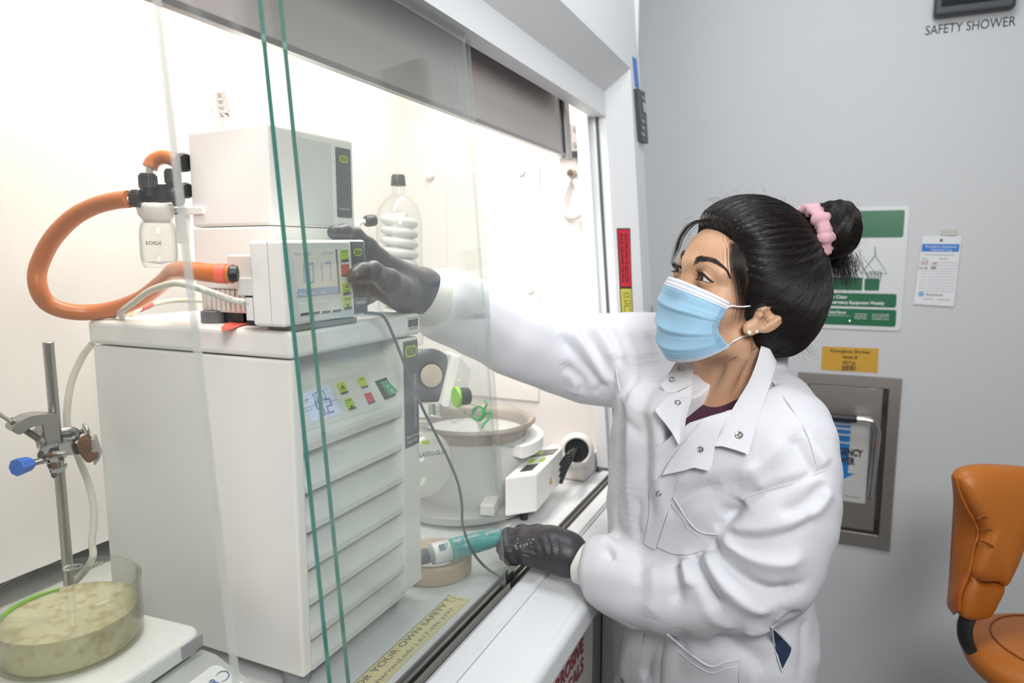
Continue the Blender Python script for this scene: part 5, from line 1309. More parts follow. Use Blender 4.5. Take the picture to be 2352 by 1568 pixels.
# ------------------------------------------------------------------ head, neck and upper chest: one skin surface
eyC = np.array([.0735, .0315, .018]); EB = .0122
NB = Hl(neckB); SLl, SRl = Hl(shL), Hl(shR)
def skin_sdf(P):
    A = P.copy(); A[:, 1] = np.abs(A[:, 1]); s = A
    d = ELL(s, (-.012, 0, .05), (.096, .073, .084))
    d = SMIN(d, ELL(s, (.030, 0, .045), (.064, .063, .062)), .02)
    d = SMIN(d, ELL(s, (.030, 0, -.022), (.056, .055, .068)), .02)
    d = SMIN(d, ELL(s, (.024, 0, -.058), (.042, .038, .030)), .02)
    d = SMIN(d, SPH(s, (.046, 0, -.073), .013), .02)
    d = SMIN(d, CONE(s, (-.002, .048, -.040), (.040, .020, -.074), .017, .013), .02)
    d = SMIN(d, SPH(s, (.050, .043, -.010), .021), .022)
    d = SMIN(d, CONE(s, (.088, .008, .030), (.071, .046, .031), .0085, .007), .014)
    d = SMIN(d, CONE(s, (.083, 0, .024), (.0740, 0, -.016), .0070, .0088), .014)
    d = SMAX(d, -ELL(s, (.096, .033, .0165), (.017, .021, .0135)), .012)
    # lids: a shell around the eyeball, opened by an almond
    e = s-eyC.astype(np.float32)
    d = SMIN(d, np.sqrt((e*e).sum(1))-(EB+.0017), .006)
    x = e[:, 1]/.0150
    hi = .0047*np.clip(1-x*x, -1, 1)-.0006-.0010*x; lo = -.0040*np.clip(1-x*x, -1, 1)-.0006-.0010*x
    op = np.maximum(np.maximum(e[:, 2]-hi, lo-e[:, 2]), -e[:, 0])
    d = SMAX(d, -op, .0012)
    cr = np.abs(e[:, 2]-hi-.0048+.0010*x*x)           # upper lid fold
    d = d+.0011*np.exp(-(cr/.0009)**2)*np.exp(-((e[:, 0]-.012)/.008)**2)*(np.abs(x) < 1.05)
    # ears
    tc = math.cos(.42); ts = math.sin(.42)
    ea = s-np.array([-.009, .0745, .003], np.float32)
    er = np.stack([ea[:, 0]*tc+ea[:, 2]*ts, ea[:, 1]-.30*(-ea[:, 0]*tc-ea[:, 2]*ts), -ea[:, 0]*ts+ea[:, 2]*tc], 1)
    ear = ELL(er, (0, 0, .006), (.0185, .0065, .0265)); ear = SMIN(ear, ELL(er, (.0055, -.0005, -.0235), (.0098, .0052, .0115)), .006)
    ear = SMAX(ear, -ELL(er, (.002, .0075, .002), (.0115, .0075, .0165)), .003)
    ear = SMIN(ear, CONE(er, (-.004, .002, -.014), (-.008, .004, .012), .0022, .0025), .004)
    ear = SMIN(ear, SPH(er, (.0125, .0035, -.004), .0042), .004)
    d = SMIN(d, ear, .006)
    # neck, throat, trapezius and upper chest (not mirrored)
    n = CONE(P, (-.042, -.004, -.035), NB+np.array([-.012, 0, .012]), .050, .055)
    n = SMIN(n, CONE(P, NB, NB+(SLl-NB)*.7, .048, .034), .04); n = SMIN(n, CONE(P, NB, NB+(SRl-NB)*.8, .050, .045), .04)
    for q, off in ((neckB-np.array([0, 0, .085]), .0),): n = SMIN(n, SPH(P, Hl(q), .085), .06)
    for sg_ in (-1, 1):                               # cords of the throat
        n = SMIN(n, CONE(P, (-.018, .052*sg_, -.055), Hl(neckB+cn*.046-np.array([0, 0, .022])+sdir*.010*sg_), .011, .007), .018)
        n = SMIN(n, CONE(P, Hl(neckB+cn*.047-np.array([0, 0, .036])+sdir*.012*sg_), Hl(neckB+cn*.030-np.array([0, 0, .020])+sdir*.11*sg_), .007, .008), .022)
    return SMIN(d, n, .022)
v, Q = net(skin_sdf, (-.26, -.22, -.34), (.13, .22, .15), .00125)
body_ = npmesh('body', Hw(v), Q, SKIN, person)
BV = bvh_of(body_)

# eyes
SCL = mat('sclera', '#E4DEDA', .15, coat=.6)
IRI = mat('iris_brown', '#33211A', .35, spec=.25); PUP = mat('pupil', '#080808', .2)
for sd_ in (1, -1):
    c = Hv(eyC[0], eyC[1]*sd_, eyC[2])
    g = Vector(dep(700, 700, .80)) - c if False else (Vector((.655, .15, 1.43))-c)
    g = (g.normalized()*.75+V(HF)*.45).normalized()
    e = MB().lathe([(EB*math.sin(t), EB*math.cos(t)) for t in np.linspace(.0, PI, 20)], c, g, 28).build('eye', SCL, person)
    MB().lathe([(.0062*k/5, EB*math.cos(math.asin(.0062*k/5/EB))+.0003) for k in range(6)], c, g, 28).build('iris', IRI, e)
    MB().lathe([(.0027*k/3, EB*math.cos(math.asin(.0027*k/3/EB))+.0005) for k in range(4)], c, g, 20).build('pupil', PUP, e)
# lid line, lashes, brows
LASH = mat('lash_black', '#171314', .5)
BROWM = mat('brow_black', '#1F1A18', .6)
rg = random.Random(9)
def lid(x, upper):
    h = (.0047 if upper else -.0040)*max(0, 1-x*x)-.0006-.0010*x; l = x*.0150
    f = math.sqrt(max(1e-9, (EB+.0013)**2-l*l-h*h)) if l*l+h*h < (EB+.0013)**2 else 0.0
    return np.array([f, l, h])
for sd_ in (1, -1):
    def ev(p): q = eyC+p; return Hv(q[0], q[1]*sd_, q[2])
    xs = np.linspace(-.88, .88, 26)
    MB().tube([ev(lid(x, True)+np.array([.0004, 0, .0001])) for x in xs]+[ev(lid(.86, True)+np.array([-.0020, .0038, .0008]))], [.0004+.0006*min(1, (i+1)/8) for i in range(26)]+[.0003], 6).build('eyeliner', LASH, person)
    MB().tube([ev(lid(x, False)+np.array([.0002, 0, -.0001])) for x in xs], .00035, 5).build('lower_lid_line', mat('lid_brown', '#6B4632', .5), person)
    L_ = []
    for k in range(70):
        x = rg.uniform(-.8, .92); p = lid(x, True); ln = rg.uniform(.006, .0095)
        dx = x*.45+rg.uniform(-.1, .1)
        L_.append([ev(p+np.array([ln*t*(1-.15*t), dx*ln*t, ln*(-.10*t+.62*t*t)])) for t in (0, .33, .66, 1)])
    for k in range(30):
        x = rg.uniform(-.7, .9); p = lid(x, False); ln = rg.uniform(.003, .0045)
        L_.append([ev(p+np.array([ln*t*.8, x*.5*ln*t, -ln*t*.55])) for t in (0, .5, 1)])
    strands('eyelashes', L_, .00017, LASH, person, 'stuff')
    # brow hairs laid on the skin
    L_ = []
    B0 = [(.090, .0115, .0335), (.089, .022, .0385), (.083, .035, .0425), (.075, .0455, .0410), (.064, .0535, .0355)]
    cv = catmull(B0, 10)
    for k in range(330):
        t = rg.random()**.9; i = min(len(cv)-2, int(t*(len(cv)-1)))
        wd = .0034*(1-.80*max(0, t-.45)/.55)*(.75+.25*min(1, t*8))
        q = Vector(cv[i])+(Vector(cv[i+1])-Vector(cv[i]))*rg.random(); q.z += rg.uniform(-1, 1)*wd
        dr = (Vector(cv[i+1])-Vector(cv[i])).normalized()+Vector((0, .1, .75*(1-t*1.6)))
        pts = []
        for s in (0, .5, 1):
            w = q+dr*(.0062*s); P_ = V(Hw((w.x, w.y*sd_, w.z)))
            h = BV.find_nearest(P_)
            pts.append(h[0]+h[1]*(.0004+.0007*s*(1-s)*2))
        L_.append(pts)
    strands('eyebrow', L_, .00016, BROWM, person, 'stuff')

# earrings
for q, nm in (((1720, 763), 0), ((1737, 761), 1)):
    p, n = shot(BV, *q)
    if p is None: continue
    if nm == 0: tag(MB().lathe([(.0031*math.sin(t), -.0031*math.cos(t)) for t in np.linspace(0, PI, 12)], p+n*.0022, n, 18).build('earring', mat('pearl', '#F2EAE2', .2, coat=.6), person), None)['label'] = 'white pearl ear stud'
    else: tag(MB().lathe([(0, 0), (.0022, 0), (.0026, .0012), (.0016, .0022), (0, .0022)], p+n*.0002, n, 8, False).build('earring', mat('crystal', '#E9EDF2', .1, coat=1), person), None)['label'] = 'small square crystal ear stud'

# ------------------------------------------------------------------ hair
HAIR = mat('hair_black', '#15110F', .42, spec=.4)
HAIRS = mat('hair_strand', '#1C1715', .36, spec=.55)
SCR = np.array(Hl(0)) if False else np.array([-.054, .022, .141]); BUN = np.array([-.083, .024, .160])
def fb(P):
    """hairline: how far forward hair reaches at each height"""
    u = P[:, 2]; l = np.abs(P[:, 1])
    f = np.interp(u, [-.06, -.03, -.005, .025, .050, .070, .084, .098, .12], [-.022, .006, .043, .057, .068, .076, .084, .12, .2]).astype(np.float32)
    return f
def hair_sdf(P):
    s = P
    d = ELL(s, (-.010, 0, .062), (.110, .086, .100))
    d = SMIN(d, ELL(s, (.012, 0, .075), (.085, .072, .078)), .02)
    d = SMIN(d, ELL(s, (-.056, .006, .040), (.076, .082, .078)), .03)
    d = SMIN(d, ELL(s, (-.072, .012, .005), (.052, .058, .045)), .03)
    g = fb(P)-P[:, 0]
    d = d+.0255*np.exp(-np.clip(g, -.03, .2)/.019)
    # leave the ears free
    s2 = P.copy(); s2[:, 1] = np.abs(s2[:, 1])
    d = SMAX(d, -ELL(s2, (-.001, .086, -.010), (.024, .024, .034)), .008)
    # combed relief running to the bun
    w = P-SCR.astype(np.float32); a = np.arctan2(w[:, 1], w[:, 0]*.5+w[:, 2]*.86); rr_ = np.sqrt((w*w).sum(1))
    d = d+.0006*np.sin(a*34+rr_*30)+.0004*np.sin(a*71-rr_*55)
    return SMAX(d, -(P[:, 2]+.050), .02)
v, Q = net(hair_sdf, (-.15, -.11, -.06), (.125, .11, .175), .0019)
hair = npmesh('hair', Hw(v), Q, HAIR, person)
HB = bvh_of(hair)
def comb(p, tgt, n, step, off):
    """walk over the hair from p to the bun"""
    out = []; p = V(p); tgt = V(tgt)
    for i in range(n):
        h = HB.find_nearest(p)
        if h[0] is None: break
        q, nn = h[0], h[1]; out.append(q+nn*off)
        d = tgt-q
        if d.length < step*1.2: break
        d = (d-nn*d.dot(nn)); d = d.normalized() if d.length > 1e-6 else (tgt-q).normalized()
        p = q+d*step
    return out
hv = Hw(v); lines = []
hn = normals_of(hair.data); scrW = Hw(SCR)
cand = rg.sample(range(len(v)), 9000)
for i in cand:
    if v[i][0] > fb(v[i:i+1].astype(np.float32))[0]-.004 and rg.random() < .4: continue
    L_ = comb(hv[i], scrW+np.array([rg.gauss(0, .006) for _ in range(3)]), rg.randint(7, 14), .0085, .0001+.0011*rg.random()**1.5)
    if len(L_) > 3: lines.append(L_)
strands('hair_strands', lines, .00019, HAIRS, hair, 'stuff')
# bun: coiled mass, tie ends hanging below
Bx = (BUN-SCR); Bx /= np.linalg.norm(Bx)
Bc = Hw(BUN+Bx*.004); Ba = V(Bx @ HM); b1 = Ba.orthogonal().normalized(); b2 = Ba.cross(b1)
bm_ = np.array([tuple(Ba), tuple(b1), tuple(b2)])
def bun_sdf(P):
    q = (P-Bc.astype(np.float32)) @ bm_.T.astype(np.float32)
    a = np.arctan2(q[:, 2], q[:, 1])
    d = ELL(P, Bc, (.036, .043, .042), bm_); d = SMIN(d, ELL(P, np.array(dep(1900, 585, 1.045)), (.030, .030, .026)), .02)
    d = SMAX(d, -ELL(P, Bc+np.array(Ba)*.034, (.012, .010, .010), bm_), .012)
    return d+.0022*np.sin(a*2+q[:, 0]*90)+.0008*np.sin(a*9+q[:, 0]*420)
v2, Q2 = net(bun_sdf, Bc-.055, Bc+.055, .0016)
bun = npmesh('hair_bun', v2, Q2, HAIR, person)
bb = bvh_of(bun); lines = []
for i in rg.sample(range(len(v2)), 1700):
    p = V(v2[i]); L_ = []
    tw = rg.uniform(.15, .45)
    for k in range(12):
        h = bb.find_nearest(p); L_.append(h[0]+h[1]*(.0003+.0012*rg.random()*(k/12)))
        r_ = h[0]-V(Bc); t = Ba.cross(r_).normalized()+Ba*tw
        t = t-h[1]*t.dot(h[1]); p = h[0]+t.normalized()*.0055
    lines.append(L_)
strands('bun_strands', lines, .00022, HAIRS, bun, 'stuff')
lines = []
dn = Vector((0, 0, -1)); rgt = V(_rt)
for k in range(420):
    cx = 1905+rg.gauss(22, 17); L0 = dep(cx, 592+rg.uniform(-20, 12), 1.045+rg.uniform(-.022, .022))
    ln = rg.uniform(.020, .055); bx = rg.gauss(.15, .22); by = rg.gauss(0, .25)
    lines.append([L0+dn*(ln*t)+rgt*(ln*t*bx+.004*t*t)+V(_fw)*(by*ln*t) for t in (0, .25, .5, .75, 1)])
strands('loose_ends', lines, .00024, HAIRS, bun, 'stuff')
# flyaway hairs over crown, bun and nape
fly = []
def flyaway(px, py, dx, dy, ln, t=1.0, curl=.3):
    p = dep(px, py, t); a = math.atan2(-dy, dx); out = []
    for k in range(8):
        out.append(p.copy()); a += curl*rg.gauss(.35, .5); p = p+(rgt*math.cos(a)+V(_up)*math.sin(a)+V(_fw)*rg.gauss(0, .2))*(ln/8)
    fly.append(out)
for k in range(46): flyaway(rg.uniform(1640, 1830), rg.uniform(458, 476), rg.gauss(-.5, .8), -1, rg.uniform(.015, .040), 1.02)
for k in range(40): flyaway(rg.uniform(1890, 1965), rg.uniform(470, 600), 1, rg.gauss(-.1, .8), rg.uniform(.015, .045), 1.05)
for k in range(46): flyaway(rg.uniform(1755, 1860), rg.uniform(765, 792), rg.gauss(.5, .8), 1, rg.uniform(.02, .055), 1.0)
for k in range(14): flyaway(rg.uniform(1575, 1600), rg.uniform(500, 560), -.6, rg.gauss(.2, .6), rg.uniform(.010, .022), 1.0)
strands('flyaway_hairs', fly, .00010, HAIRS, hair, 'stuff')
# locks: temple wisps, sideburn, nape, far-side fringe
wisps = []
def wisp(pts, n, spread, off=.0012):
    for k in range(n):
        L_ = []; ox, oy = rg.gauss(0, spread), rg.gauss(0, spread*.4)
        for i, (x, y) in enumerate(pts):
            p, nn = shot(BV, x+ox*(1+.25*i), y+oy)
            if p is None: break
            L_.append(p+nn*(off+.001*rg.random()))
        if len(L_) > 2: wisps.append([Vector(q) for q in catmull(L_, 4)])
wisp([(1694, 560), (1700, 600), (1708, 650), (1712, 690), (1706, 730), (1700, 755)], 40, 7)
wisp([(1692, 560), (1699, 610), (1708, 660), (1714, 700), (1712, 735)], 150, 7)
wisp([(1668, 530), (1678, 580), (1681, 640), (1681, 700)], 10, 4)
wisp([(1680, 540), (1684, 600), (1690, 650)], 34, 6)
wisp([(1730, 690), (1738, 715), (1755, 735), (1766, 752)], 16, 4)
wisp([(1762, 790), (1748, 820), (1735, 850)], 26, 8); wisp([(1752, 780), (1728, 800), (1690, 818), (1668, 832)], 5, 2)
strands('temple_wisps', wisps, .00009, HAIRS, hair, 'stuff')
fr_ = []
for k in range(44):
    o = rg.gauss(0, .0018); t = rg.gauss(0, .0014)
    P_ = [(.086+o, -.006+t*3, .098), (.098+o, -.024+t*3, .084+t), (.094+o, -.042+t*2, .064), (.084+o, -.054+t*2, .044+t), (.078+o, -.060, .030-abs(t)*4)]
    fr_.append([Hv(*p) for p in P_])
strands('far_fringe', [catmull(x, 4) for x in fr_], .00018, HAIRS, hair, 'stuff')
# scrunchie
SP = mat('scrunchie_pink', '#CFA2AA', .7, bump=.2, bscale=300)
sc0 = Hw(SCR); m = MB(); vv = []; N1, N2 = 96, 14
for i in range(N1):
    a = 2*PI*i/N1; R1 = .0330+.0018*math.sin(a*3+1); rr_ = .0118*(1+.13*math.sin(a*9)+.10*math.sin(a*14+1)+.05*math.sin(a*31))
    c_ = V(sc0)+(b1*math.cos(a)+b2*math.sin(a))*R1; dr = (c_-V(sc0)).normalized()
    for k in range(N2):
        t = 2*PI*k/N2; q = rr_*(1+.14*math.sin(5*t+a*7)); vv.append(c_+dr*(q*math.cos(t)*.75)+Ba*(q*math.sin(t)*1.05))
ff = [(i*N2+k, ((i+1) % N1)*N2+k, ((i+1) % N1)*N2+(k+1) % N2, i*N2+(k+1) % N2) for i in range(N1) for k in range(N2)]
ob('scrunchie', vv, ff, SP, person, True)

# ------------------------------------------------------------------ face mask
MCEN = [(.0950, .004), (.0945, -.012), (.0890, -.026), (.0820, -.048), (.0735, -.076), (.064, -.096), (.050, -.105)]
MEND = [(.050, .0655, .002), (.050, .0660, -.010), (.049, .0655, -.020), (.046, .0615, -.035), (.034, .0610, -.043), (.022, .0595, -.047), (.010, .0580, -.050)]
NV, NU = 90, 60
tv = np.linspace(0, 6, NV)
cenI = np.stack([np.interp(tv, range(7), [c[k] for c in MCEN]) for k in range(2)], 1); endI = np.stack([np.interp(tv, range(7), [c[k] for c in MEND]) for k in range(3)], 1)
vv = []; uvs = []
for j in range(NV):
    vj = j/(NV-1)
    for i in range(NU):
        s = 2*i/(NU-1)-1; a = abs(s)
        f0, u0 = cenI[j]; fe, le, ue = endI[j]
        sh = a**1.35*(.82+.18*a)
        f = f0+(fe-f0)*sh; u = u0+(ue-u0)*a**1.6; l = le*math.copysign(math.sin(a*PI/2)**.92, s)
        f += .006*math.sin(PI*a)*(.25+.75*math.sin(PI*vj))
        pl = 0
        for p0, am in ((.42, .0034), (.62, .0042), (.80, .0034)):
            x = vj-p0-.10*a*(p0-.62); pl += 1.25*am*(1-.40*a)*(max(0, (x+.13)/.13)**1.5 if x <= 0 else max(0, 1-x/.016))
        pl += .0007*math.sin(s*9+vj*13)*(1-a*.5)
        vv.append(Hv(f+pl, l*(1+pl*3), u)); uvs.append((s*.5+.5, vj))
ff = [(j*NU+i, j*NU+i+1, (j+1)*NU+i+1, (j+1)*NU+i) for j in range(NV-1) for i in range(NU-1)]
MB_ = mat('mask_blue', '#A3CFEC', .75, bump=.25, bscale=900); MW_ = mat('mask_white', '#E9ECF4', .7, bump=.2, bscale=900)
def is_white(j): return j/(NV-1) < .125 or j/(NV-1) > .94
mask = ob('face_mask', vv, ff, None, person, True, 'pale blue pleated face mask with white edges', [MB_, MW_], [1 if is_white(j) else 0 for j in range(NV-1) for i in range(NU-1)])
sm = mask.modifiers.new('thickness', 'SOLIDIFY'); sm.thickness = .0012; sm.offset = 0
MV = np.array([tuple(x) for x in vv]).reshape(NV, NU, 3)
def mpt(u, v_):
    x = min(max(u, 0), 1)*(NU-1); y = min(max(v_, 0), 1)*(NV-1); i = min(NU-2, int(x)); j = min(NV-2, int(y)); a, b = x-i, y-j
    return MV[j, i]*(1-a)*(1-b)+MV[j, i+1]*a*(1-b)+MV[j+1, i]*(1-a)*b+MV[j+1, i+1]*a*b
DOT = mat('mask_bond_dot', '#4A5A86', .7)
dots = MB()
def dot(u, v_, w=.0013, h=.0008):
    p = V(mpt(u, v_)); ex = (V(mpt(u+.01, v_))-V(mpt(u-.01, v_))).normalized(); ey = (V(mpt(u, v_-.02))-V(mpt(u, v_+.02))).normalized()
    n = ex.cross(ey).normalized()
    if n.dot(p-Hv(.02, 0, -.04)) < 0: n = -n
    dots.add([q+n*.0009 for q in quad_on(p, ex, ey, w, h)], [(0, 1, 2, 3)])
for v0 in (.045, .105, .145, .955, .978):
    for k in range(64):
        dot(.02+.96*k/63, v0)
for c in range(4):
    for k in range(30): dot(.945+.012*c, .17+.74*k/29, .0008, .0008); dot(.055-.012*c, .17+.74*k/29, .0008, .0008)
tag(dots.build('bond_dots', DOT, mask), kind='stuff')
LOOP = mat('loop_white', '#ECECEC', .7)
def loop(pts, nm='ear_loop'): return MB().tube(catmull(pts, 8), .0012, 8).build(nm, LOOP, mask)
TLp, BLp = V(mpt(.992, .10)), V(mpt(.992, .96))
def lift(px, py, o=.002):
    p, n = shot(BV, px, py); return p+n*o if p is not None else dep(px, py, .99)
loop([TLp, lift(1678, 702, .0045), lift(1690, 703, .004), lift(1712, 702), lift(1735, 697), lift(1762, 690), Hv(-.016, .078, .028)])
loop([BLp, lift(1682, 783, .005), lift(1696, 777, .003), lift(1706, 772, .002), Hv(.0, .066, -.028)])
loop([V(mpt(.008, .10)), Hv(.030, -.074, .006), Hv(.0, -.082, .02), Hv(-.016, -.078, .028)])
loop([V(mpt(.008, .96)), Hv(.008, -.068, -.036), Hv(-.012, -.070, -.02)])
# ------------------------------------------------------------------ lab coat
COT = mat('coat_cotton', '#DCDDE3', .75, bump=.12, bscale=1600)
KNIT = mat('cuff_knit', '#EDEAE4', .85, bump=.6, bscale=900)
hdir = np.array([math.cos(YAW-.13), math.sin(YAW-.13), 0])
TC = np.array(dep(1618, 1100, 1.065))
def slice_pt(px, py): return np.array(onpl(px, py, tuple(TC), tuple(hdir)))
TS = []
for py, xl, xr in ((870, 1452, 1775), (930, 1418, 1800), (1000, 1406, 1815), (1100, 1398, 1818), (1200, 1395, 1822), (1300, 1397, 1838), (1400, 1403, 1850), (1500, 1408, 1841), (1568, 1411, 1834), (1800, 1405, 1850), (2150, 1400, 1880)):
    a, b = slice_pt(xl, py), slice_pt(xr, py); TS.append((a[2]*.5+b[2]*.5, (a+b)/2, np.linalg.norm((a-b)[:2])/2))
TS.sort(key=lambda t: t[0])
TZ = np.array([t[0] for t in TS]); TX = np.array([t[1][0] for t in TS]); TY = np.array([t[1][1] for t in TS]); TW = np.array([t[2] for t in TS])
# the chest is wider than deep: ellipse axes along the shoulders and along the chest direction, scaled to the seen width
pv = np.array([-hdir[1], hdir[0]]); ks = abs(pv @ sdir[:2]); kn = abs(pv @ cn[:2]); RAT = .68
unit = math.sqrt(ks*ks+(RAT*kn)**2)
def torso(P):
    z = P[:, 2]; cx = np.interp(z, TZ, TX); cy = np.interp(z, TZ, TY); w = np.interp(z, TZ, TW)/unit
    qx, qy = P[:, 0]-cx, P[:, 1]-cy
    s = qx*sdir[0]+qy*sdir[1]; n = qx*cn[0]+qy*cn[1]
    a, b = w, w*RAT
    k0 = np.sqrt((s/a)**2+(n/b)**2)+1e-6; k1 = np.sqrt((s/a**2)**2+(n/b**2)**2)+1e-6
    return (k0*(k0-1)/k1).astype(np.float32)
ZTOP, ZHEM = TZ[-1], .50
def pr(px): return px/FPX
AL = [((1776, 948), .975, 60), ((1806, 1018), .952, 93), ((1806, 1100), .94, 108), ((1796, 1200), .935, 108), ((1772, 1300), .93, 104)]
FL = [((1772, 1300), .93, 104), ((1690, 1335), .955, 106), ((1610, 1352), .985, 98), ((1530, 1361), 1.01, 86), ((1455, 1335), 1.045, 82), ((1395, 1310), 1.075, 72), ((1352, 1305), 1.09, 56)]
AR = [((1488, 826), 1.205, 100), ((1420, 826), 1.215, 96), ((1350, 826), 1.22, 92), ((1292, 812), 1.215, 82)]
FR = [((1292, 812), 1.215, 82), ((1235, 795), 1.195, 80), ((1180, 776), 1.175, 80), ((1100, 733), 1.14, 79), ((1035, 703), 1.10, 76), ((990, 690), 1.065, 72)]
def C3(L_): return [(np.array(dep(p[0], p[1], t)), r*t/FPX) for p, t, r in L_]
SHL = C3([((1745, 882), 1.035, 60), ((1798, 920), 1.0, 52), ((1838, 966), .966, 54)])
AL3, FL3, AR3, FR3 = C3(AL), C3(FL), C3(AR), C3(FR)
# front opening as a prism through the chest, cut along the chest direction
def poly_sdf(q, poly):
    p = np.array(poly, np.float32); d = np.full(len(q), 1e9, np.float32); s = np.ones(len(q), bool)
    for i in range(len(p)):
        a, b = p[i-1], p[i]; e = b-a; w = q-a; t = np.clip((w @ e)/max(1e-12, float(e @ e)), 0, 1); k = w-t[:, None]*e
        d = np.minimum(d, (k*k).sum(1))
        c = ((a[1] <= q[:, 1]) & (b[1] > q[:, 1])) | ((a[1] > q[:, 1]) & (b[1] <= q[:, 1]))
        cr = e[0]*w[:, 1]-e[1]*w[:, 0]
        s ^= c & (np.where(e[1] > 0, cr, -cr) > 0)
    return np.sqrt(d)*np.where(s, 1, -1)
CP = np.array(dep(1600, 985, .985))                        # a point on the chest by the opening
def chest2d(P): return np.stack([(P-CP) @ sdir, P[:, 2]-CP[2]], 1)
def chest_px(L_):
    o = []
    for p in L_:
        w = np.array(onpl(p[0], p[1], tuple(CP), tuple(cn))); o.append(((w-CP) @ sdir, w[2]-CP[2]))
    return o
OPEN = chest_px([(1598, 818), (1594, 880), (1587, 925), (1577, 965), (1572, 1004), (1560, 1026), (1590, 997), (1622, 962), (1664, 946), (1683, 930), (1702, 902), (1720, 872), (1738, 834), (1752, 790), (1680, 770)])
SLIT = [(1772, 1438), (1798, 1467), (1816, 1489), (1794, 1539), (1786, 1512), (1777, 1476)]
NECKA = np.array(dep(1700, 790, 1.06)); NECKB = np.array(dep(1655, 940, 1.075))
def coat_sdf(P):
    d = torso(P)
    d = SMAX(d, P[:, 2]-(neckB[2]+.045), .03)
    sh = CONE(P, neckB+np.array([0, 0, -.015]), AL3[0][0], .060, AL3[0][1]); sh2 = CONE(P, neckB+np.array([0, 0, -.020]), AR3[0][0], .058, AR3[0][1])
    d = SMIN(SMIN(d, sh, .05), sh2, .05)
    d = SMIN(d, CHAIN(P, SHL, .02), .03)
    col = CONE(P, neckB+np.array([-.0, -.0, -.03]), NECKA+np.array([.010, -.004, .004]), .078, .068)      # collar stand
    d = SMIN(d, col, .025)
    al = CHAIN(P, AL3, .03); fl = CHAIN(P, FL3, .03); ar = CHAIN(P, AR3, .03); fr = CHAIN(P, FR3, .03)
    d = SMIN(d, al, .035); d = SMIN(d, SMIN(ar, fr, .03), .03)
    d = SMIN(d, fl, .012)
    # neck hole, front opening, side slit, hem, sleeve ends
    hole = CONE(P, NECKB-np.array([0, 0, .03]), NECKA+(NECKA-NECKB)*1.0, .056, .060)
    d = SMAX(d, -hole, .003)
    q = chest2d(P); depth = -((P-CP) @ cn)
    d = SMAX(d, -np.maximum(poly_sdf(q, OPEN), depth-.075), .003)
    d = SMAX(d, ZHEM-P[:, 2], .004)
    for e, f in ((FL3[-1], FL3[-2]), (FR3[-1], FR3[-2])):
        ax = (e[0]-f[0]); ax = ax/np.linalg.norm(ax); pl = (P-e[0]) @ ax; rr_ = np.sqrt(np.maximum(((P-e[0])**2).sum(1)-pl**2, 0))
        d = np.where(rr_ < .12, SMAX(d, np.where((pl < .09), pl-.004, -1).astype(np.float32), .02), d)
    return d.astype(np.float32)
v, Q = net(coat_sdf, (.80, -.62, ZHEM-.02), (1.36, .22, 1.42), .0032)
coat = npmesh('lab_coat', v, Q, COT, person)
CV = bvh_of(coat)
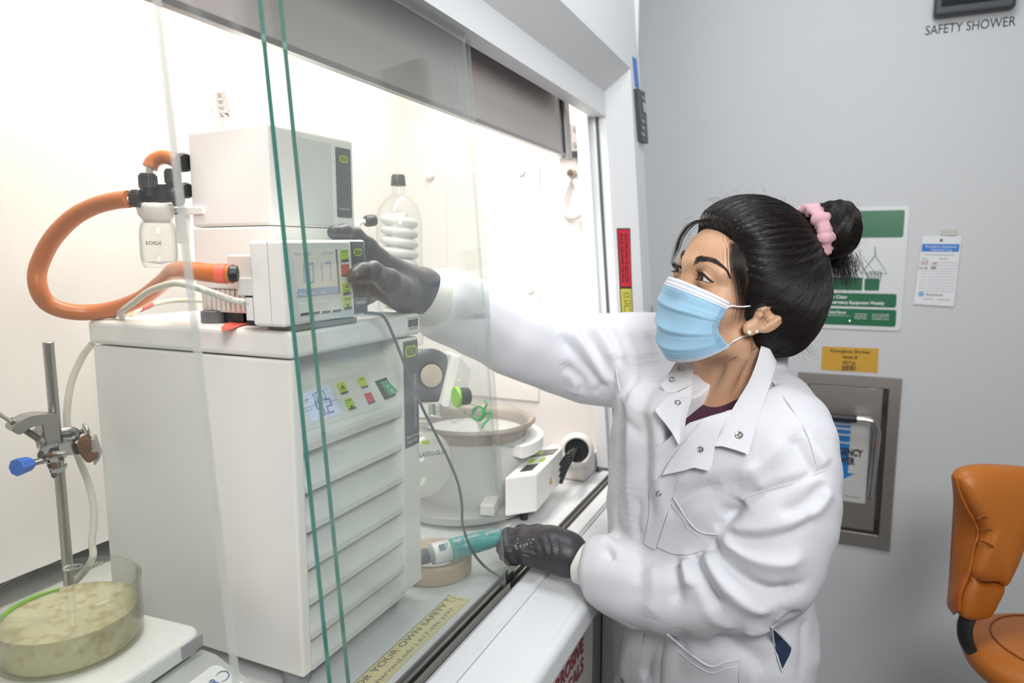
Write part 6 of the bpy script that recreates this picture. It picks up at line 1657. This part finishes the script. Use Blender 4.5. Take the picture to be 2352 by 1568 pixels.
# folds: valleys and ridges worked into the cloth along three dimensional lines
FOLDS = [   # (amplitude m, width m, points)
 # left (near) sleeve
 (-.0060, .006, [(1706, 1147), (1755, 1127), (1810, 1112), (1868, 1090), (1896, 1078)]),
 (-.0130, .009, [(1655, 1188), (1686, 1170), (1700, 1150)]),
 (.0070, .012, [(1664, 1205), (1700, 1215), (1760, 1216), (1830, 1196), (1890, 1150)]),
 (-.0080, .009, [(1668, 1218), (1700, 1236), (1760, 1238), (1830, 1218), (1880, 1180)]),
 (.0100, .012, [(1655, 1228), (1690, 1262), (1740, 1288), (1800, 1292), (1850, 1270)]),
 (-.0150, .010, [(1632, 1240), (1650, 1272), (1690, 1316), (1740, 1350), (1800, 1362), (1850, 1335)]),
 (.0100, .012, [(1618, 1262), (1638, 1306), (1680, 1360), (1730, 1392), (1790, 1395)]),
 (-.0140, .009, [(1585, 1262), (1596, 1288), (1618, 1336), (1640, 1376), (1655, 1400)]),
 (.0090, .010, [(1570, 1282), (1578, 1312), (1590, 1352)]),
 (-.0090, .009, [(1552, 1280), (1551, 1306), (1556, 1345), (1552, 1390)]),
 (.0050, .016, [(1500, 1290), (1503, 1350), (1495, 1420)]),
 (-.0050, .012, [(1462, 1256), (1470, 1290), (1468, 1345)]),
 (-.0060, .007, [(1392, 1258), (1402, 1275), (1408, 1286)]),
 (.0060, .012, [(1378, 1232), (1410, 1252), (1424, 1290)]),
 (-.0060, .010, [(1820, 1000), (1848, 1050), (1876, 1086)]),
 (.0050, .012, [(1845, 990), (1878, 1040), (1898, 1072)]),
 (-.0075, .008, [(1895, 1105), (1870, 1140), (1835, 1165), (1790, 1178)]),
 (.0055, .010, [(1905, 1120), (1885, 1160), (1850, 1188)]),
 # right (far) sleeve
 (-.0090, .010, [(1286, 765), (1320, 805), (1352, 850), (1390, 895)]),
 (.0080, .013, [(1300, 750), (1340, 795), (1375, 845), (1405, 895)]),
 (-.0080, .010, [(1330, 748), (1362, 790), (1392, 840), (1412, 885)]),
 (.0070, .013, [(1360, 745), (1392, 785), (1412, 830)]),
 (-.0070, .010, [(1392, 745), (1418, 790), (1432, 850)]),
 (-.0080, .010, [(1288, 835), (1318, 858), (1338, 880), (1330, 905)]),
 (.0060, .010, [(1300, 850), (1322, 885), (1318, 905)]),
 (-.0060, .011, [(1430, 745), (1455, 800), (1460, 870), (1440, 930)]),
 (-.0030, .012, [(1020, 650), (1010, 690), (1015, 740)]), (-.0040, .010, [(985, 655), (975, 700), (985, 748)]),
  # chest and skirt
 (.0060, .016, [(1470, 800), (1455, 900), (1447, 1000), (1445, 1100), (1450, 1220)]),
 (-.0060, .014, [(1500, 800), (1488, 900), (1480, 1000), (1482, 1100), (1500, 1220)]),
 (.0050, .014, [(1520, 900), (1508, 1000), (1510, 1100), (1518, 1180)]),
 (-.0050, .014, [(1428, 930), (1418, 1050), (1418, 1200), (1425, 1300)]),
 (-.0075, .010, [(1530, 1180), (1560, 1160), (1600, 1130), (1660, 1110)]),
 (.0050, .016, [(1540, 1120), (1600, 1090), (1680, 1070), (1740, 1075)]),
 (-.0050, .014, [(1650, 1210), (1690, 1160), (1740, 1105), (1800, 1060)]),
 (.0050, .016, [(1700, 1120), (1760, 1060), (1810, 1010)]),
 (-.0060, .014, [(1500, 1450), (1490, 1510), (1480, 1568)]), (.0060, .015, [(1450, 1430), (1440, 1500), (1430, 1568)]),
 (-.0060, .014, [(1640, 1460), (1700, 1490), (1760, 1540)]), (.0060, .014, [(1800, 1400), (1760, 1440), (1700, 1450)]),
 (-.0050, .010, [(1772, 1440), (1790, 1425), (1840, 1400)]),
 (-.0060, .008, [(1640, 1215), (1665, 1200), (1690, 1168)]), (-.0080, .008, [(1596, 1262), (1622, 1258), (1650, 1240)]),
 (-.0040, .008, [(1420, 915), (1440, 960), (1470, 1000)]), (-.0040, .009, [(1425, 925), (1432, 1000), (1428, 1090)]),
 (-.0045, .010, [(1470, 1140), (1462, 1200), (1470, 1240)]), (.0040, .012, [(1590, 1290), (1640, 1420), (1690, 1440)]),
 (-.0035, .007, [(1730, 1385), (1770, 1370), (1820, 1330)]), (.0035, .009, [(1720, 1060), (1745, 1110), (1750, 1125)]),
 (-.0040, .008, [(1360, 905), (1385, 890), (1412, 880)]), (-.0035, .009, [(1480, 760), (1500, 820), (1512, 880)]),
 (-.0040, .010, [(1850, 1420), (1845, 1480), (1838, 1568)]), (.0040, .012, [(1720, 1500), (1730, 1568), (1735, 1600)]),
 (-.0040, .010, [(1570, 1440), (1565, 1500), (1560, 1560)]),
]
co_ = v.copy(); nn_ = normals_of(coat.data); disp = np.zeros(len(v))
for amp, wd, L_ in FOLDS:
    H_ = [shot(CV, *p)[0] for p in L_]; H_ = [h for h in H_ if h is not None]
    if len(H_) < 2: continue
    c = np.array([tuple(p) for p in catmull(H_, 8)]); m_ = len(c)
    lo, hi = c.min(0)-3*wd, c.max(0)+3*wd
    ix = np.nonzero(((co_ > lo) & (co_ < hi)).all(1))[0]
    if len(ix) == 0: continue
    dd = ((co_[ix][:, None, :]-c[None])**2).sum(2); j = dd.argmin(1); t = j/(m_-1)
    fade = np.clip(np.minimum(t, 1-t)*5+.12, 0, 1)
    dm = np.sqrt(dd.min(1)+.0018**2); disp[ix] += amp*1.25*(.55*np.exp(-dm/(wd*.8))+.45*np.exp(-(dm/wd)**2))*fade
x, y, z = co_.T
disp += .0009*np.sin(x*61+2*np.sin(z*23))*np.sin(y*47+z*31)+.0009*np.sin(z*70+x*25+3*np.sin(y*19+z*11))*np.sin(x*33-y*41+z*9)+.0006*np.sin(z*115+x*90)
co_ = co_+nn_*disp[:, None]
coat.data.vertices.foreach_set('co', co_.astype(np.float32).ravel()); coat.data.update()
CV = bvh_of(coat)

# flaps, pockets and trims laid on the coat
def cpatch(name, top, right, bottom, left, m, off, nu=14, nv=14, th=.0012, parent=None, surf=None, thr=.075, dt=None):
    """Coons patch over measured outline points; each grid point sits off(u,v) metres above the coat"""
    def samp(L_, n):
        c = np.array(L_, float); s = np.r_[0, np.cumsum(np.linalg.norm(np.diff(c, axis=0), axis=1))]; t = np.linspace(0, s[-1], n)
        return np.stack([np.interp(t, s, c[:, k]) for k in range(2)], 1)
    T, Bm, Lf, R_ = samp(top, nu), samp(bottom, nu), samp(left, nv), samp(right, nv)
    pts = []; last = None
    G = np.zeros((nv, nu, 3)); N = np.zeros((nv, nu, 3)); ok = np.zeros((nv, nu), bool)
    for j in range(nv):
        b = j/(nv-1)
        for i in range(nu):
            a = i/(nu-1)
            p = (1-b)*T[i]+b*Bm[i]+(1-a)*Lf[j]+a*R_[j]-((1-a)*(1-b)*T[0]+a*(1-b)*T[-1]+(1-a)*b*Bm[0]+a*b*Bm[-1])
            if dt:
                tt = (1-b)*((1-a)*dt[0]+a*dt[1])+b*((1-a)*dt[2]+a*dt[3])-dt[4]*math.sin(PI*b)*a
                G[j, i] = np.array(dep(p[0], p[1], tt)); N[j, i] = 1; ok[j, i] = True; continue
            h, n = shot(surf or CV, *p)
            if h is not None: G[j, i] = h; N[j, i] = n; ok[j, i] = True
            else: G[j, i] = p[0], p[1], np.nan
    dist = ((G-CAM) @ _fw); med = np.median(dist[ok])
    bad = ~ok | ((np.abs(dist-med) > thr) if not dt else False)
    for j in range(nv):
        for i in range(nu):
            if bad[j, i]:
                cand = [(abs(j-q)+abs(i-w_), q, w_) for q in range(nv) for w_ in range(nu) if not bad[q, w_]]
                _, q, w_ = min(cand); a, b = i/(nu-1), j/(nv-1)
                p = (1-b)*T[i]+b*Bm[i]+(1-a)*Lf[j]+a*R_[j]-((1-a)*(1-b)*T[0]+a*(1-b)*T[-1]+(1-a)*b*Bm[0]+a*b*Bm[-1])
                G[j, i] = np.array(dep(p[0], p[1], dist[q, w_])); N[j, i] = N[q, w_]
    vw = CAM-G; vw /= np.linalg.norm(vw, axis=2)[..., None]
    for it in range(2):                                  # a stiff flap bridges small hollows
        D = ((G-CAM) @ _fw); D2 = D.copy(); D2[1:-1, 1:-1] = (D[:-2, 1:-1]+D[2:, 1:-1]+D[1:-1, :-2]+D[1:-1, 2:]+2*D[1:-1, 1:-1])/6
        D2 = np.minimum(D, D2+.001); G = CAM+(G-CAM)*(D2/D)[..., None]
    verts = []; fc = []
    for j in range(nv):
        for i in range(nu): verts.append(G[j, i]+vw[j, i]*(off(i/(nu-1), j/(nv-1))+th))
    n0 = nv*nu
    for j in range(nv):
        for i in range(nu): verts.append(G[j, i]+vw[j, i]*off(i/(nu-1), j/(nv-1)))
    for j in range(nv-1):
        for i in range(nu-1):
            q = (j*nu+i, j*nu+i+1, (j+1)*nu+i+1, (j+1)*nu+i); fc.append(q[::-1]); fc.append(tuple(n0+k for k in q))
    edge = [(0, i) for i in range(nu)]+[(j, nu-1) for j in range(1, nv)]+[(nv-1, i) for i in range(nu-2, -1, -1)]+[(j, 0) for j in range(nv-2, 0, -1)]
    for (a, b), (c, d) in zip(edge, edge[1:]+edge[:1]): fc.append((a*nu+b, c*nu+d, n0+c*nu+d, n0+a*nu+b))
    o = ob(name, verts, fc, m, parent or coat, True); 
    es = o.modifiers.new('edges', 'EDGE_SPLIT'); es.split_angle = math.radians(50)
    return o
SO = .001
near_col = cpatch('collar_flap', [(1750, 788), (1768, 800), (1784, 830)], [(1784, 830), (1770, 880), (1757, 915), (1741, 960), (1729, 1008), (1718, 1043)], [(1642, 1025), (1658, 1024), (1690, 1033), (1718, 1043)], [(1750, 788), (1737, 836), (1721, 875), (1703, 905), (1685, 934), (1660, 980), (1642, 1025)], COT, lambda u, v_: .001, dt=(.964, .960, .917, .893, .006))
near_lap = cpatch('lapel', [(1583, 1000), (1616, 961), (1642, 953), (1671, 948)], [(1671, 948), (1655, 990), (1642, 1026), (1634, 1070), (1629, 1081)], [(1521, 1091), (1573, 1080), (1592, 1073), (1629, 1081)], [(1583, 1000), (1560, 1030), (1538, 1060), (1521, 1091)], COT, lambda u, v_: .005+.009*v_*v_)
far_col = cpatch('collar_flap', [(1560, 820), (1576, 824), (1594, 832)], [(1594, 832), (1592, 860), (1589, 882)], [(1518, 885), (1534, 908), (1560, 897), (1589, 882)], [(1560, 820), (1540, 850), (1518, 885)], COT, lambda u, v_: .001, dt=(1.030, 1.024, 1.028, 1.004, 0))
far_lap = cpatch('lapel', [(1534, 910), (1560, 899), (1590, 884)], [(1590, 884), (1587, 920), (1575, 964), (1571, 1008)], [(1530, 975), (1545, 996), (1559, 1022), (1571, 1008)], [(1534, 910), (1503, 941), (1516, 958), (1530, 975)], COT, lambda u, v_: .001, dt=(.986, 1.004, .958, .940, 0))
placket = cpatch('front_placket', [(1519, 1092), (1540, 1088), (1553, 1098)], [(1553, 1098), (1545, 1140), (1520, 1215), (1505, 1262)], [(1478, 1246), (1490, 1256), (1505, 1262)], [(1519, 1092), (1497, 1110), (1490, 1130), (1492, 1180), (1478, 1246)], COT, lambda u, v_: .0025)
pocket = cpatch('chest_pocket', [(1546, 1140), (1576, 1177), (1583, 1196), (1612, 1219), (1655, 1224)], [(1655, 1224), (1640, 1240), (1620, 1262)], [(1508, 1256), (1545, 1272), (1580, 1274), (1620, 1262)], [(1546, 1140), (1530, 1190), (1508, 1256)], COT, lambda u, v_: .002+.009*(1-v_)**2*math.sin(PI*u))
hip = cpatch('hip_pocket', [(1530, 1452), (1562, 1478), (1598, 1507), (1634, 1526), (1668, 1515), (1699, 1511)], [(1699, 1511), (1701, 1560), (1702, 1640)], [(1515, 1640), (1600, 1640), (1702, 1640)], [(1530, 1452), (1520, 1520), (1515, 1640)], COT, lambda u, v_: .003+.014*(1-v_)**3*math.sin(PI*u)**.7)
front_edge = cpatch('front_placket', [(1436, 1426), (1460, 1432), (1482, 1440)], [(1482, 1440), (1470, 1500), (1455, 1640)], [(1400, 1640), (1430, 1640), (1455, 1640)], [(1436, 1426), (1420, 1500), (1400, 1640)], COT, lambda u, v_: .0025)
SEAM = mat('coat_seam', '#DCDDE2', .8)
def cseam(L_, r=.0009):
    P_ = [shot(CV, *p) for p in L_]; P_ = [h+n*.0004 for h, n in P_ if h is not None]
    if len(P_) > 1: MB().tube(catmull(P_, 8), r, 6).build('seam', COT, coat)
cseam([(1776, 878), (1800, 912), (1826, 949), (1845, 980), (1859, 1010), (1870, 1045), (1878, 1079)])
cseam([(1706, 1146), (1754, 1127), (1810, 1112), (1868, 1090), (1897, 1078)], .0011)
cseam([(1425, 900), (1416, 850), (1420, 800), (1440, 745)])
cseam([(1546, 1140), (1530, 1190), (1510, 1254)], .0006)
def pseam(o, L_, r=.0013):
    bv = bvh_of(o); P_ = [shot(bv, *p) for p in L_]; P_ = [h+(V(CAM)-h).normalized()*.0006 for h, n in P_ if h is not None]
    if len(P_) > 1: MB().tube(catmull(P_, 6), r, 6).build('hem', COT, o)
pseam(pocket, [(1548, 1143), (1577, 1180), (1584, 1199), (1612, 1222), (1652, 1227)])
pseam(pocket, [(1541, 1156), (1570, 1192), (1578, 1210), (1608, 1233), (1645, 1238)], .0006)
pseam(hip, [(1533, 1456), (1563, 1482), (1599, 1511), (1634, 1530), (1668, 1519), (1697, 1515)], .0016)
pseam(hip, [(1532, 1474), (1560, 1498), (1597, 1527), (1634, 1545), (1668, 1535), (1697, 1531)], .0007)
pseam(hip, [(1698, 1513), (1699, 1550), (1700, 1600)], .0012)
SNAP = mat('snap_steel', '#B7B5B2', .25, 1)
def snap(px, py, r=.0050, full=False, surf=None):
    best = None
    for o in ([near_col, near_lap, far_col, far_lap, placket, front_edge, coat]):
        h, n = shot(bvh_of(o), px, py)
        if h is not None:
            dd = (h-V(CAM)).length
            if best is None or dd < best[0]: best = (dd, h, n)
    if best is None: return
    _, h, n = best
    if n.dot(V(CAM)-h) < 0: n = -n
    MB().lathe([(r*.62, 0), (r*1.0, 0), (r*1.02, .0006), (r*.85, .0013), (r*.62, .0009)], h+n*.0003, n, 20, closed=True).build('snap_ring', SNAP, coat)
    if full: MB().lathe([(0, 0), (r*.45, 0), (r*.42, .0014), (r*.25, .0018), (r*.2, .0012), (0, .001)], h+n*.0003, n, 16).build('snap_stud', SNAP, coat)
for px, py, r, fu in ((1561.6, 845.5, .0042, 0), (1543, 871.5, .0042, 0), (1556.5, 924.5, .0045, 0), (1697.6, 999, .0050, 1), (1609, 1031.7, .0042, 1), (1513, 1133, .0042, 0), (1430, 1563, .0042, 0)):
    snap(px, py, r, fu)
# knit cuffs
def cuff(e, f, r0, r1, ln):
    ax = V(e-f).normalized(); p = V(e)-ax*.010
    o = MB().lathe([(r0*1.12, 0), (r0*1.06, .008), (r0, ln*.4), (r1, ln), (r1*.95, ln+.001), (r1*.93, ln-.004)], p, ax, 40).build('knit_cuff', KNIT, coat); return p+ax*ln, ax
wL, axL = cuff(np.array(dep(1352, 1298, 1.09)), np.array(dep(1405, 1312, 1.07)), .034, .0315, .027)
wR, axR = cuff(np.array(dep(985, 686, 1.062)), np.array(dep(1040, 703, 1.095)), .040, .037, .050)
# side slit showing the jeans
JN = mat('navy_denim', '#23344F', .8, bump=.5, bscale=700)
sl = [(1771, 1436), (1798, 1465), (1817, 1489), (1795, 1540), (1786, 1512), (1776, 1474)]
sp = [shot(CV, *p) for p in sl]
if all(h[0] is not None for h in sp):
    MB().prism([h+n*.0010 for h, n in sp], V(-_fw)*.0006).build('slit_jeans', JN, coat, 'navy jeans showing through the side slit')
    e_ = [h+n*.0022 for h, n in sp]
    MB().tube(catmull([e_[0], e_[5], e_[4], e_[3]], 6), .0013, 8).build('slit_hem', COT, coat); MB().tube(catmull([e_[0], e_[1], e_[2], e_[3]], 6), .0013, 8).build('slit_hem', COT, coat)
# ------------------------------------------------------------------ sweater under the coat
SWM = mat('sweater_plum', '#4B2740', .9, bump=1.0, bscale=420)
SW2 = mat('sweater_tan', '#C79A78', .9, bump=1.0, bscale=420)
def sweater_sdf(P):
    d = SMIN(torso(P)+.034, CONE(P, neckB+np.array([0, 0, -.05]), neckB+(AL3[0][0]-neckB)*.6-np.array([0, 0, .03]), .052, .03), .05)
    d = SMIN(d, CONE(P, neckB+np.array([0, 0, -.05]), AR3[0][0], .052, .04), .05)
    d = SMIN(d, skin_sdf(Hl(P).astype(np.float32))-.006, .012)
    # neckline plane tips forward and down
    n = np.array([cn[0]*.5, cn[1]*.5, .866]); d0 = np.array(dep(1628, 950, .985))
    top = ((P-d0) @ n-.001).astype(np.float32)
    d = SMAX(d, SPH(P, np.array(dep(1622, 985, 1.03)), .112), .01)
    return SMAX(SMAX(d, top, .006), 1.03-P[:, 2], .003).astype(np.float32)
v, Q = net(sweater_sdf, (.86, -.46, 1.03), (1.28, -.04, 1.30), .0032)
swo = npmesh('sweater', v, Q, [SWM, SW2], person)
zc = v[Q].mean(1)[:, 2]; zb_ = dep(1585, 994, .985).z
swo.data.polygons.foreach_set('material_index', (zc < zb_).astype(np.int32)); swo.data.update()
# ------------------------------------------------------------------ jeans and shoes (below the frame)
hipC = np.array([TX[2], TY[2], .80])-cn*.03
def jeans_sdf(P):
    d = None
    for sg_ in (1, -1):
        h = hipC+sdir*.070*sg_; k = h+np.array([0, 0, -.36])+cn*.03; a = h+np.array([0, 0, -.70])
        e = CHAIN(P, [(h, .070), (k, .058), (a, .052)], .03); d = e if d is None else np.minimum(d, e)
    d = SMIN(d, ELL(P, hipC+np.array([0, 0, .03]), (.105, .095, .11)), .05)
    return SMAX(d, .085-P[:, 2], .003).astype(np.float32)
v, Q = net(jeans_sdf, hipC-np.array([.22, .22, .74]), hipC+np.array([.22, .22, .17]), .009)
npmesh('jeans', v, Q, JN, person)
SHM = mat('shoe_black', '#202022', .5)
for sg_ in (1, -1):
    a = hipC+sdir*.070*sg_; a[2] = .045
    def shoe(P, a=a): return SMAX(SMIN(CONE(P, a-cn*.02, a+cn*.14, .042, .036), CONE(P, a, a+np.array([0, 0, .06]), .045, .045), .03), .001-P[:, 2], .004)
    v, Q = net(shoe, a-.2, a+.2, .007); npmesh('shoe', v, Q, SHM, person)
# ------------------------------------------------------------------ black gloves
GLV = mat('nitrile_black', '#37363A', .40, bump=.35, bscale=240, spec=.45)
def crease(o, L_, bv):
    """stretch wrinkles worked into a glove"""
    me = o.data; c_ = coords_of(me); n_ = normals_of(me); ds = np.zeros(len(c_))
    for amp, wd, pts in L_:
        H_ = [shot(bv, *p)[0] for p in pts]; H_ = [h for h in H_ if h is not None]
        if len(H_) < 2: continue
        c = np.array([tuple(p) for p in catmull(H_, 6)]); dd = ((c_[:, None, :]-c[None])**2).sum(2)
        j = dd.argmin(1)/(len(c)-1); ds += 1.5*amp*np.exp(-np.sqrt(dd.min(1)+.0006**2)/(wd*.75))*np.clip(np.minimum(j, 1-j)*5+.15, 0, 1)
    me.vertices.foreach_set('co', (c_+n_*ds[:, None]).astype(np.float32).ravel()); me.update()
def Y(px, py, y): return np.array(ony(px, py, y))
# right hand gripping the controller
def rglove(P):
    w = np.array(dep(963, 676, 1.055))
    mI, mM, mR, mP = Y(868, 596, .150), Y(874, 618, .168), Y(884, 640, .180), Y(898, 662, .184)
    d = CONE(P, w, mI, .034, .0155)
    for m_, r in ((mM, .016), (mR, .0155), (mP, .0145)): d = SMIN(d, CONE(P, w, m_, .033, r), .018)
    d = SMIN(d, CONE(P, w, Y(925, 672, .150), .034, .022), .02)
    d = SMIN(d, CHAIN(P, [(mI, .0145), (Y(846, 566, .152), .0115), (Y(816, 540, .153), .0102), (Y(790, 533, .152), .0095), (Y(768, 534, .151), .0090)], .006), .008)
    d = SMIN(d, CHAIN(P, [(mM, .0145), (Y(846, 588, .190), .0112), (Y(812, 585, .196), .0100), (Y(796, 590, .194), .0092)], .006), .006)
    d = SMIN(d, CHAIN(P, [(mR, .0140), (Y(858, 640, .202), .0108), (Y(830, 648, .204), .0098), (Y(816, 654, .198), .009)], .006), .006)
    d = SMIN(d, CHAIN(P, [(mP, .0130), (Y(872, 672, .205), .0100), (Y(848, 682, .205), .0090), (Y(838, 690, .200), .0085)], .006), .006)
    d = SMIN(d, CONE(P, Y(866, 652, .178), Y(925, 672, .160), .021, .024), .014)
    d = SMIN(d, CHAIN(P, [(Y(930, 672, .135), .021), (Y(893, 645, .122), .0160), (Y(856, 622, .1165), .0120), (Y(832, 626, .1165), .0116), (Y(818, 633, .1180), .0108)], .008), .014)
    return d.astype(np.float32)
lo = np.array([.60, .05, 1.30]); hi = np.array([.95, .26, 1.54])
v, Q = net(rglove, lo, hi, .0016)
gr = npmesh('glove', v, Q, GLV, person); gr['label'] = 'black glove on the hand gripping the controller'
gb = bvh_of(gr)
crease(gr, [(-.0012, .0022, [(868, 630), (874, 610), (872, 598)]), (-.0012, .0022, [(878, 634), (884, 616), (884, 602)]), (-.0011, .0022, [(888, 638), (893, 622), (894, 608)]), (.0011, .002, [(873, 632), (879, 612), (878, 600)]),
            (-.0010, .002, [(868, 640), (890, 660), (915, 668)]), (-.0010, .002, [(880, 632), (905, 640), (925, 636)]), (-.0012, .002, [(783, 521), (779, 533), (782, 545)]), (-.0010, .002, [(850, 575), (862, 580), (872, 575)]), (-.0010, .002, [(838, 556), (848, 562), (856, 556)]),
            (-.0013, .0025, [(948, 628), (952, 655), (945, 690)]), (.0012, .002, [(955, 630), (959, 655), (951, 692)]), (-.0012, .002, [(938, 632), (936, 662), (926, 690)]), (.0010, .002, [(930, 690), (944, 670), (950, 640)])], gb)
# left hand closed round the end of the tube
def lglove(P):
    w = np.array(dep(1300, 1272, 1.108))
    D = lambda x, y, t: np.array(dep(x, y, t))
    M = [D(1206, 1232, 1.135), D(1200, 1246, 1.118), D(1200, 1261, 1.105), D(1206, 1275, 1.098)]
    d = None
    for m_, r in zip(M, (.0165, .0170, .0165, .0150)):
        e = CONE(P, w, m_, .027, r); d = e if d is None else SMIN(d, e, .016)
    d = SMIN(d, CONE(P, w, D(1262, 1252, 1.115), .029, .031), .02)
    F = [[(M[0], .0158), (D(1168, 1228, 1.136), .0120), (D(1156, 1243, 1.160), .0100), (D(1168, 1256, 1.176), .009)],
         [(M[1], .0160), (D(1163, 1248, 1.118), .0122), (D(1154, 1260, 1.146), .0100), (D(1168, 1268, 1.166), .009)],
         [(M[2], .0155), (D(1168, 1266, 1.104), .0114), (D(1160, 1274, 1.132), .0096), (D(1174, 1280, 1.152), .009)],
         [(M[3], .0140), (D(1180, 1281, 1.099), .0104), (D(1170, 1285, 1.122), .0088), (D(1184, 1288, 1.140), .0082)]]
    for f in F: d = SMIN(d, CHAIN(P, f, .004), .0025)
    d = SMIN(d, CHAIN(P, [(D(1280, 1248, 1.135), .020), (D(1235, 1226, 1.158), .0155), (D(1198, 1222, 1.172), .0122), (D(1172, 1232, 1.180), .0108)], .008), .012)
    return d.astype(np.float32)
c = np.array(dep(1230, 1255, 1.13))
v, Q = net(lglove, c-np.array([.13, .13, .09]), c+np.array([.14, .14, .09]), .0016)
gl2 = npmesh('glove', v, Q, GLV, person); gl2['label'] = 'black glove on the hand holding the grease tube'
gb = bvh_of(gl2)
crease(gl2, [(-.0013, .0024, [(1228, 1222), (1240, 1250), (1250, 1290)]), (.0012, .0022, [(1236, 1220), (1249, 1250), (1258, 1290)]), (-.0012, .0024, [(1252, 1222), (1262, 1255), (1264, 1292)]), (.0012, .0022, [(1260, 1222), (1270, 1255), (1272, 1294)]),
             (-.0012, .0024, [(1276, 1228), (1282, 1262), (1278, 1298)]), (-.0012, .0022, [(1216, 1222), (1222, 1245), (1232, 1280)]), (-.0014, .002, [(1240, 1270), (1215, 1262), (1195, 1260)]), (-.0012, .002, [(1235, 1284), (1205, 1272), (1188, 1272)]), (.0010, .002, [(1246, 1222), (1256, 1255), (1260, 1280)])], gb)
# rolled rims of the gloves
def rim(center, ax, r, wob, seed):
    rr2 = random.Random(seed); a_ = V(ax).orthogonal().normalized(); b_ = V(ax).cross(a_); P_ = []
    for k in range(29):
        t = 2*PI*k/28; ph = t % (2*PI)
        P_.append(V(center)+(a_*math.cos(t)+b_*math.sin(t))*(r*(1+.03*math.sin(3*ph+seed)+.03*math.sin(7*ph)))+V(ax)*(wob*math.sin(2*ph+seed)+wob*.5*math.sin(5*ph)))
    return MB().tube(P_, .0030, 8)
rim(np.array(dep(1303, 1272, 1.108)), axL, .0300, .004, 2).build('rolled_rim', GLV, gl2)
rim(np.array(dep(958, 672, 1.052)), axR, .0355, .003, 5).build('rolled_rim', GLV, gr)
m = MB(); rr2 = random.Random(12); GEL = mat('clear_grease', '#55565A', .05, spec=1.0, coat=1)
for k in range(16):
    p, n = shot(gb, 1182+rr2.random()*46+0, 1238+rr2.random()*22)
    if p is None: continue
    r_ = rr2.uniform(.0012, .0032); m.lathe([(r_*math.sin(t), r_*.45*math.cos(t)) for t in np.linspace(0, PI*.5, 5)][::-1], p+n*.0001, n, 10)
tag(m.build('grease_smear', GEL, gl2), kind='stuff')
# forearm skin and sweater cuff seen between glove and knit cuff
MB().tube([dep(1300, 1270, 1.108), dep(1330, 1282, 1.098)], .0272, 20).build('wrist', SKIN, person)
MB().lathe([(.0278, 0), (.0285, .004), (.0282, .016)], dep(1306, 1274, 1.106), -axL, 28).build('sweater_cuff', SWM, person)
